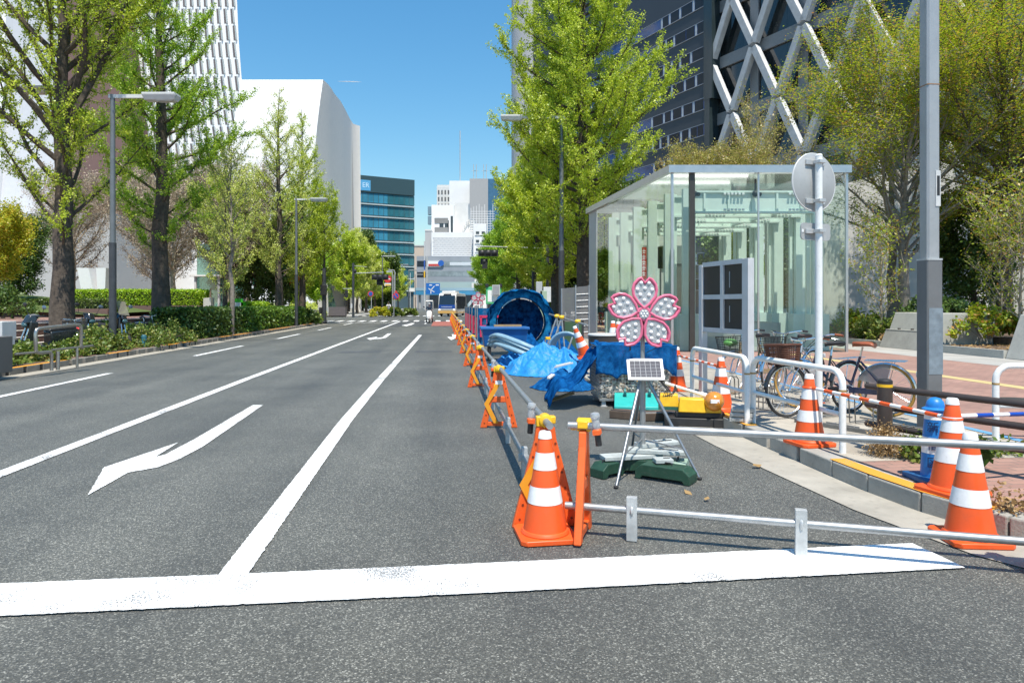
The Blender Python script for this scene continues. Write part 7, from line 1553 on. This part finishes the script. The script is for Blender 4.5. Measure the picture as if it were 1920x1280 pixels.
b.build('lettering', WHS, bb, smooth=False)
b = MB(); b.bx(-w+.1,w-.1,-.135,-.1,.80,.92); b.build('grille', GGREY, e, smooth=False)
for s in (-1,1): b = MB(); b.lathe([(.09,0),(.09,.05)], (s*(w-.18),-.11,.86), 14, X90); b.build('headlight', mat('headlamp', (.8,.8,.8)), e)
for s in (-1,1):
    b = MB(); b.bx(s*w-.02,s*w+.02,.75,L-.35,.95,2.55); b.build('side_glass', BGL, e, smooth=False)
    b = MB(); b.tube([(s*(w-.02),.1,2.4),(s*(w+.18),-.22,2.35),(s*(w+.2),-.25,1.9)], .02, 5); b.box((s*(w+.2),-.25,1.85),(.14,.06,.3)); b.build('mirror', BLK, e)
for y in (1.15, 5.2):
    for s in (-1,1): b = MB(); b.ring((s*(w-.12),y,.42), .31, .11, (1,0,0), 24, 8); b.lathe([(.25,-.06),(.25,.06)], (s*(w-.06),y,.42), 16, Matrix.Rotation(rad(90),3,'Y')); b.build('wheel', RUB, e)
b = MB(); b.bx(-.5,.5,.26,.32,2.66,2.84); b.build('destination_sign', BLK, e, smooth=False)
# ------------------------------------------------------------------ parked motor scooters on the left
def moto(label, p, rz, body, screen=False):
    e = thing('motor_scooter', label, 'motor scooter', p, rz); e.rotation_euler = (rad(-6), 0, rz)   # faces +X
    for x in (-.62,.62): b = MB(); b.ring((x,0,.25), .185, .06, (0,1,0), 28, 8); b.lathe([(.12,-.04),(.12,.04)], (x,0,.25), 16, X90); b.build('wheel', RUB, e)
    b = MB(); b.hexa([(.30,-.13,.30),(.46,-.10,.30),(.46,.10,.30),(.30,.13,.30)],[(.30,-.2,.95),(.48,-.14,.98),(.48,.14,.98),(.30,.2,.95)]); b.hexa([(.36,-.16,.94),(.58,-.09,.90),(.58,.09,.90),(.36,.16,.94)],[(.22,-.14,1.14),(.46,-.08,1.12),(.46,.08,1.12),(.22,.14,1.14)]); b.build('front_cowl', body, e, bevel=.03)
    b = MB(); b.hexa([(-.75,-.12,.42),(-.1,-.17,.30),(-.1,.17,.30),(-.75,.12,.42)],[(-.85,-.12,.74),(-.05,-.16,.68),(-.05,.16,.68),(-.85,.12,.74)]); b.box((.1,0,.30),(.5,.34,.07)); b.build('rear_body', body, e, bevel=.03)
    b = MB(); b.hexa([(-.80,-.12,.73),(-.02,-.14,.68),(-.02,.14,.68),(-.80,.12,.73)],[(-.78,-.10,.84),(-.06,-.11,.77),(-.06,.11,.77),(-.78,.10,.84)]); b.build('seat', BLK, e, bevel=.03)
    b = MB(); b.tube([(.62,-.08,.25),(.44,-.06,.85)], .022, 8); b.tube([(.62,.08,.25),(.44,.06,.85)], .022, 8); b.build('fork', CHRM, e)
    b = MB(); b.tube([(.22,-.36,1.12),(.32,-.2,1.10),(.34,0,1.08),(.32,.2,1.10),(.22,.36,1.12)], .017, 8); b.build('handlebar', BLK, e)
    for s in (-1,1):
        b = MB(); b.tube([(.28,s*.28,1.12),(.32,s*.36,1.33)], .007, 5); mm = b.build('mirror_stalk', BLK, e)
        b = MB(); b.ball((.32,s*.38,1.36), (.018,.085,.055), 14, 8); b.build('mirror', BLK if s < 0 else mat('mirror_glass', (.16,.22,.30), .12, .5, var=.05), mm)
    b = MB(); b.ball((.55,0,.86), (.05,.10,.07), 14, 8); b.build('headlight', mat('moto_lamp', (.05,.11,.13), .15, var=.1), e)
    b = MB(); b.box((.62,0,.48),(.34,.12,.03)); b.build('mudguard', body, e, bevel=.012)
    b = MB(); b.ball((-.9,0,.72), (.03,.09,.04), 10, 6); b.build('tail_light', RED, e)
    b = MB(); b.tube([(-.1,-.15,.28),(-.5,-.17,.30),(-.85,-.17,.38)], .05, 10); b.build('exhaust', CHRM, e)
    if screen: b = MB(); b.add([(.50,-.20,1.06),(.50,.20,1.06),(.30,.16,1.50),(.30,-.16,1.50)],[(0,1,2,3)]); b.build('windscreen', glassmat('smoky_screen', (.75,.72,.68), .08, .05, (.5,.46,.4), .35), e, smooth=False)
    return e
MB_ = mat('moto_black', (.016,.016,.018), .2, var=.1, coat=.7); MTEAL = mat('moto_dark', (.02,.026,.03), .25, var=.1, coat=.6)
moto('black motor scooter with small windscreen between tree trunk and lamp pole', (-12.75,21.6,.15), rad(-18), MB_, True)
moto('black motor scooter with teal headlamp and round mirrors at left edge', (-12.5,18.2,.15), rad(-112), MTEAL)
moto('black motor scooter mostly hidden behind the forked ginkgo trunk', (-13.6,21.4,.15), rad(-25), MB_)
bicycle('dark bicycle standing behind the forked ginkgo, left verge', (-12.4,19.6), (-13.2,20.2), BLKF, RUB, MATS['saddle_black'], 'wire')
bicycle('dark bicycle right of the left lamp pole by the steps', (-13.4,25.8), (-14.3,26.3), BLKF, RUB, MATS['saddle_black'], None)
# ------------------------------------------------------------------ far works: net fence, lit sign, second flower
e = thing('lit_sign', 'green and white works light sign with solar panel, beyond the big drum', 'sign', (-.86,32,0), TH)
b = MB(); b.bx(-.36,.36,-.05,.08,1.55,2.36); q = b.build('panel', mat('sign_green_light', (.08,.45,.18), .5), e, smooth=False, bevel=.02)
b = MB(); b.bx(-.28,.28,-.056,-.051,1.66,2.2); b.build('white_field', WHS, q, smooth=False)
for x in (-.3,.3): b = MB(); b.cyl((x,.02,0),(x,.02,1.6),.03,n=8); b.build('leg', GALV, e); b = MB(); b.lathe([(.07,0),(.09,.06),(.07,.1)], (x*1.05,-.0,2.42), 14, X90); b.build('lamp', BLK, e)
b = MB(); b.bx(-.06,.26,-.20,-.17,1.98,2.42); b.build('solar_face', CELL, e, smooth=False); b = MB(); b.bx(-.08,.28,-.17,-.15,1.96,2.44); b.build('solar_frame', WHS, e, smooth=False)
b = MB(); b.bx(-.3,.3,-.07,-.06,1.15,1.5); b.build('black_box', BLK, e, smooth=False)
e = make_flower('far dark pink blossom lamp sign on a thin stand before the bus', (-1.98,40,0), 0, 'flower lamp signs', True, mat('deep_pink', (.55,.03,.10), .4)); e.scale = (1.25,1.25,1.25)
solar('small white solar panel under the far dark pink blossom sign', (-2.05,39.6,1.30), 0, rad(55), .36, .26)
for i in range(5):
    x0, y0 = R(1.15, 25.5+3.2*i)[:2]; e = thing('net_fence', ordn(i)+' blue net fence panel with red stripes behind the drum, counted from the drum', 'fence', (x0,y0,0), TH+rad(82), 'blue net fence panels')
    for x in (0,1.5,3.0): b = MB(); b.cyl((x,0,0),(x,0,1.42),.022,n=8); b.build('post', STEEL, e)
    b = MB(); nxx = 24
    b.add([(3.0*k/nxx, .03*math.sin(k*1.3), z) for z in (.12,1.38) for k in range(nxx+1)], [(k,k+1,nxx+2+k,nxx+1+k) for k in range(nxx)]); b.build('net', DRB, e)
    b = MB()
    for x in (.5,1.5,2.4):
        for dx, dz, w_, h_ in ((-.2,.30,.09,.75),(.2,.30,.09,.75),(0,.95,.5,.1),(0,.60,.45,.09)): b.bx(x+dx-w_/2,x+dx+w_/2,-.05,.05,dz,dz+h_)
    b.build('red_lettering', mat('net_red', (.60,.03,.10), .6), e, smooth=False)
e = thing('net_screen', 'blue sheet panel standing at the lane end of the net fence, facing here', 'fence', (-.72,25.0,0), TH); b = MB(); b.add([(-.55+.11*k, .04*math.sin(k*1.7), z) for z in (.08,1.40) for k in range(12)], [(k,k+1,13+k,12+k) for k in range(11)]); b.build('net', DRB, e); 
for x in (-.55,.66): b = MB(); b.cyl((x,0,0),(x,0,1.45),.022,n=8); b.build('post', STEEL, e)
b = MB(); 
for dx in (-.30,.22):
    for x_, z_, w_, h_ in ((-.12,.35,.07,.75),(.12,.35,.07,.75),(0,1.05,.36,.09),(0,.7,.3,.08)): b.bx(dx+x_-w_/2,dx+x_+w_/2,-.06,-.045,z_,z_+h_)
b.build('red_lettering', MATS['net_red'], e, smooth=False)
for i, (u, v, y, w, h) in enumerate(((1011,548,24,.22,.75),(1026,552,27,.30,.6),(1019,569,24,.24,.9))):
    p = P(u, v, y); e = thing('control_box', ['grey louvred box on a post right of the big drum','pale notice on a post right of the louvred box','pale green box under the grey louvred box'][i], 'box', (p.x, y, 0)); b = MB(); b.bx(-w/2,w/2,0,.12,p.z-h/2,p.z+h/2); b.build('box', (GGREY, LGREY, mat('pale_green_box', (.35,.45,.33), .6))[i], e, smooth=False, bevel=.01); b = MB(); b.cyl((0,.14,0),(0,.14,p.z),.025,n=8); b.build('post', GALV, e)
bicycle('bicycle parked far back on the pavement left of the mesh fence', (1.75,29.5), (1.0,30.3), CREAM, RUB, MATS['saddle_black'], 'wire')
bicycle('bicycle parked far back on the pavement behind the mesh fence', (2.55,27.5), (1.9,28.2), BLUEF, RUB, MATS['saddle_black'], 'wire')
e = thing('stand_board', 'small orange and white stand with black foot by the far lane end', 'stand', (-1.78,36,0)); b = MB(); b.bx(-.1,.1,-.05,.05,.1,.9); b.build('post', ORNG, e, smooth=False); b = MB(); b.lathe([(.28,0),(.26,.08),(.1,.14)], n=18); b.build('foot', BLK, e)
e = thing('contrail', 'short thin white contrail beside the museum roof', 'contrail', (-640, 2700, 880)); b = MB(); b.tube([(-50,0,1.5),(-20,0,.8),(15,0,-.2),(45,0,-1.2)], [.4,1.5,1.8,.3], 8); b.build('vapour', glassmat('vapour', (1,1,1), .0, .5, (.85,.88,.9), .55), e)
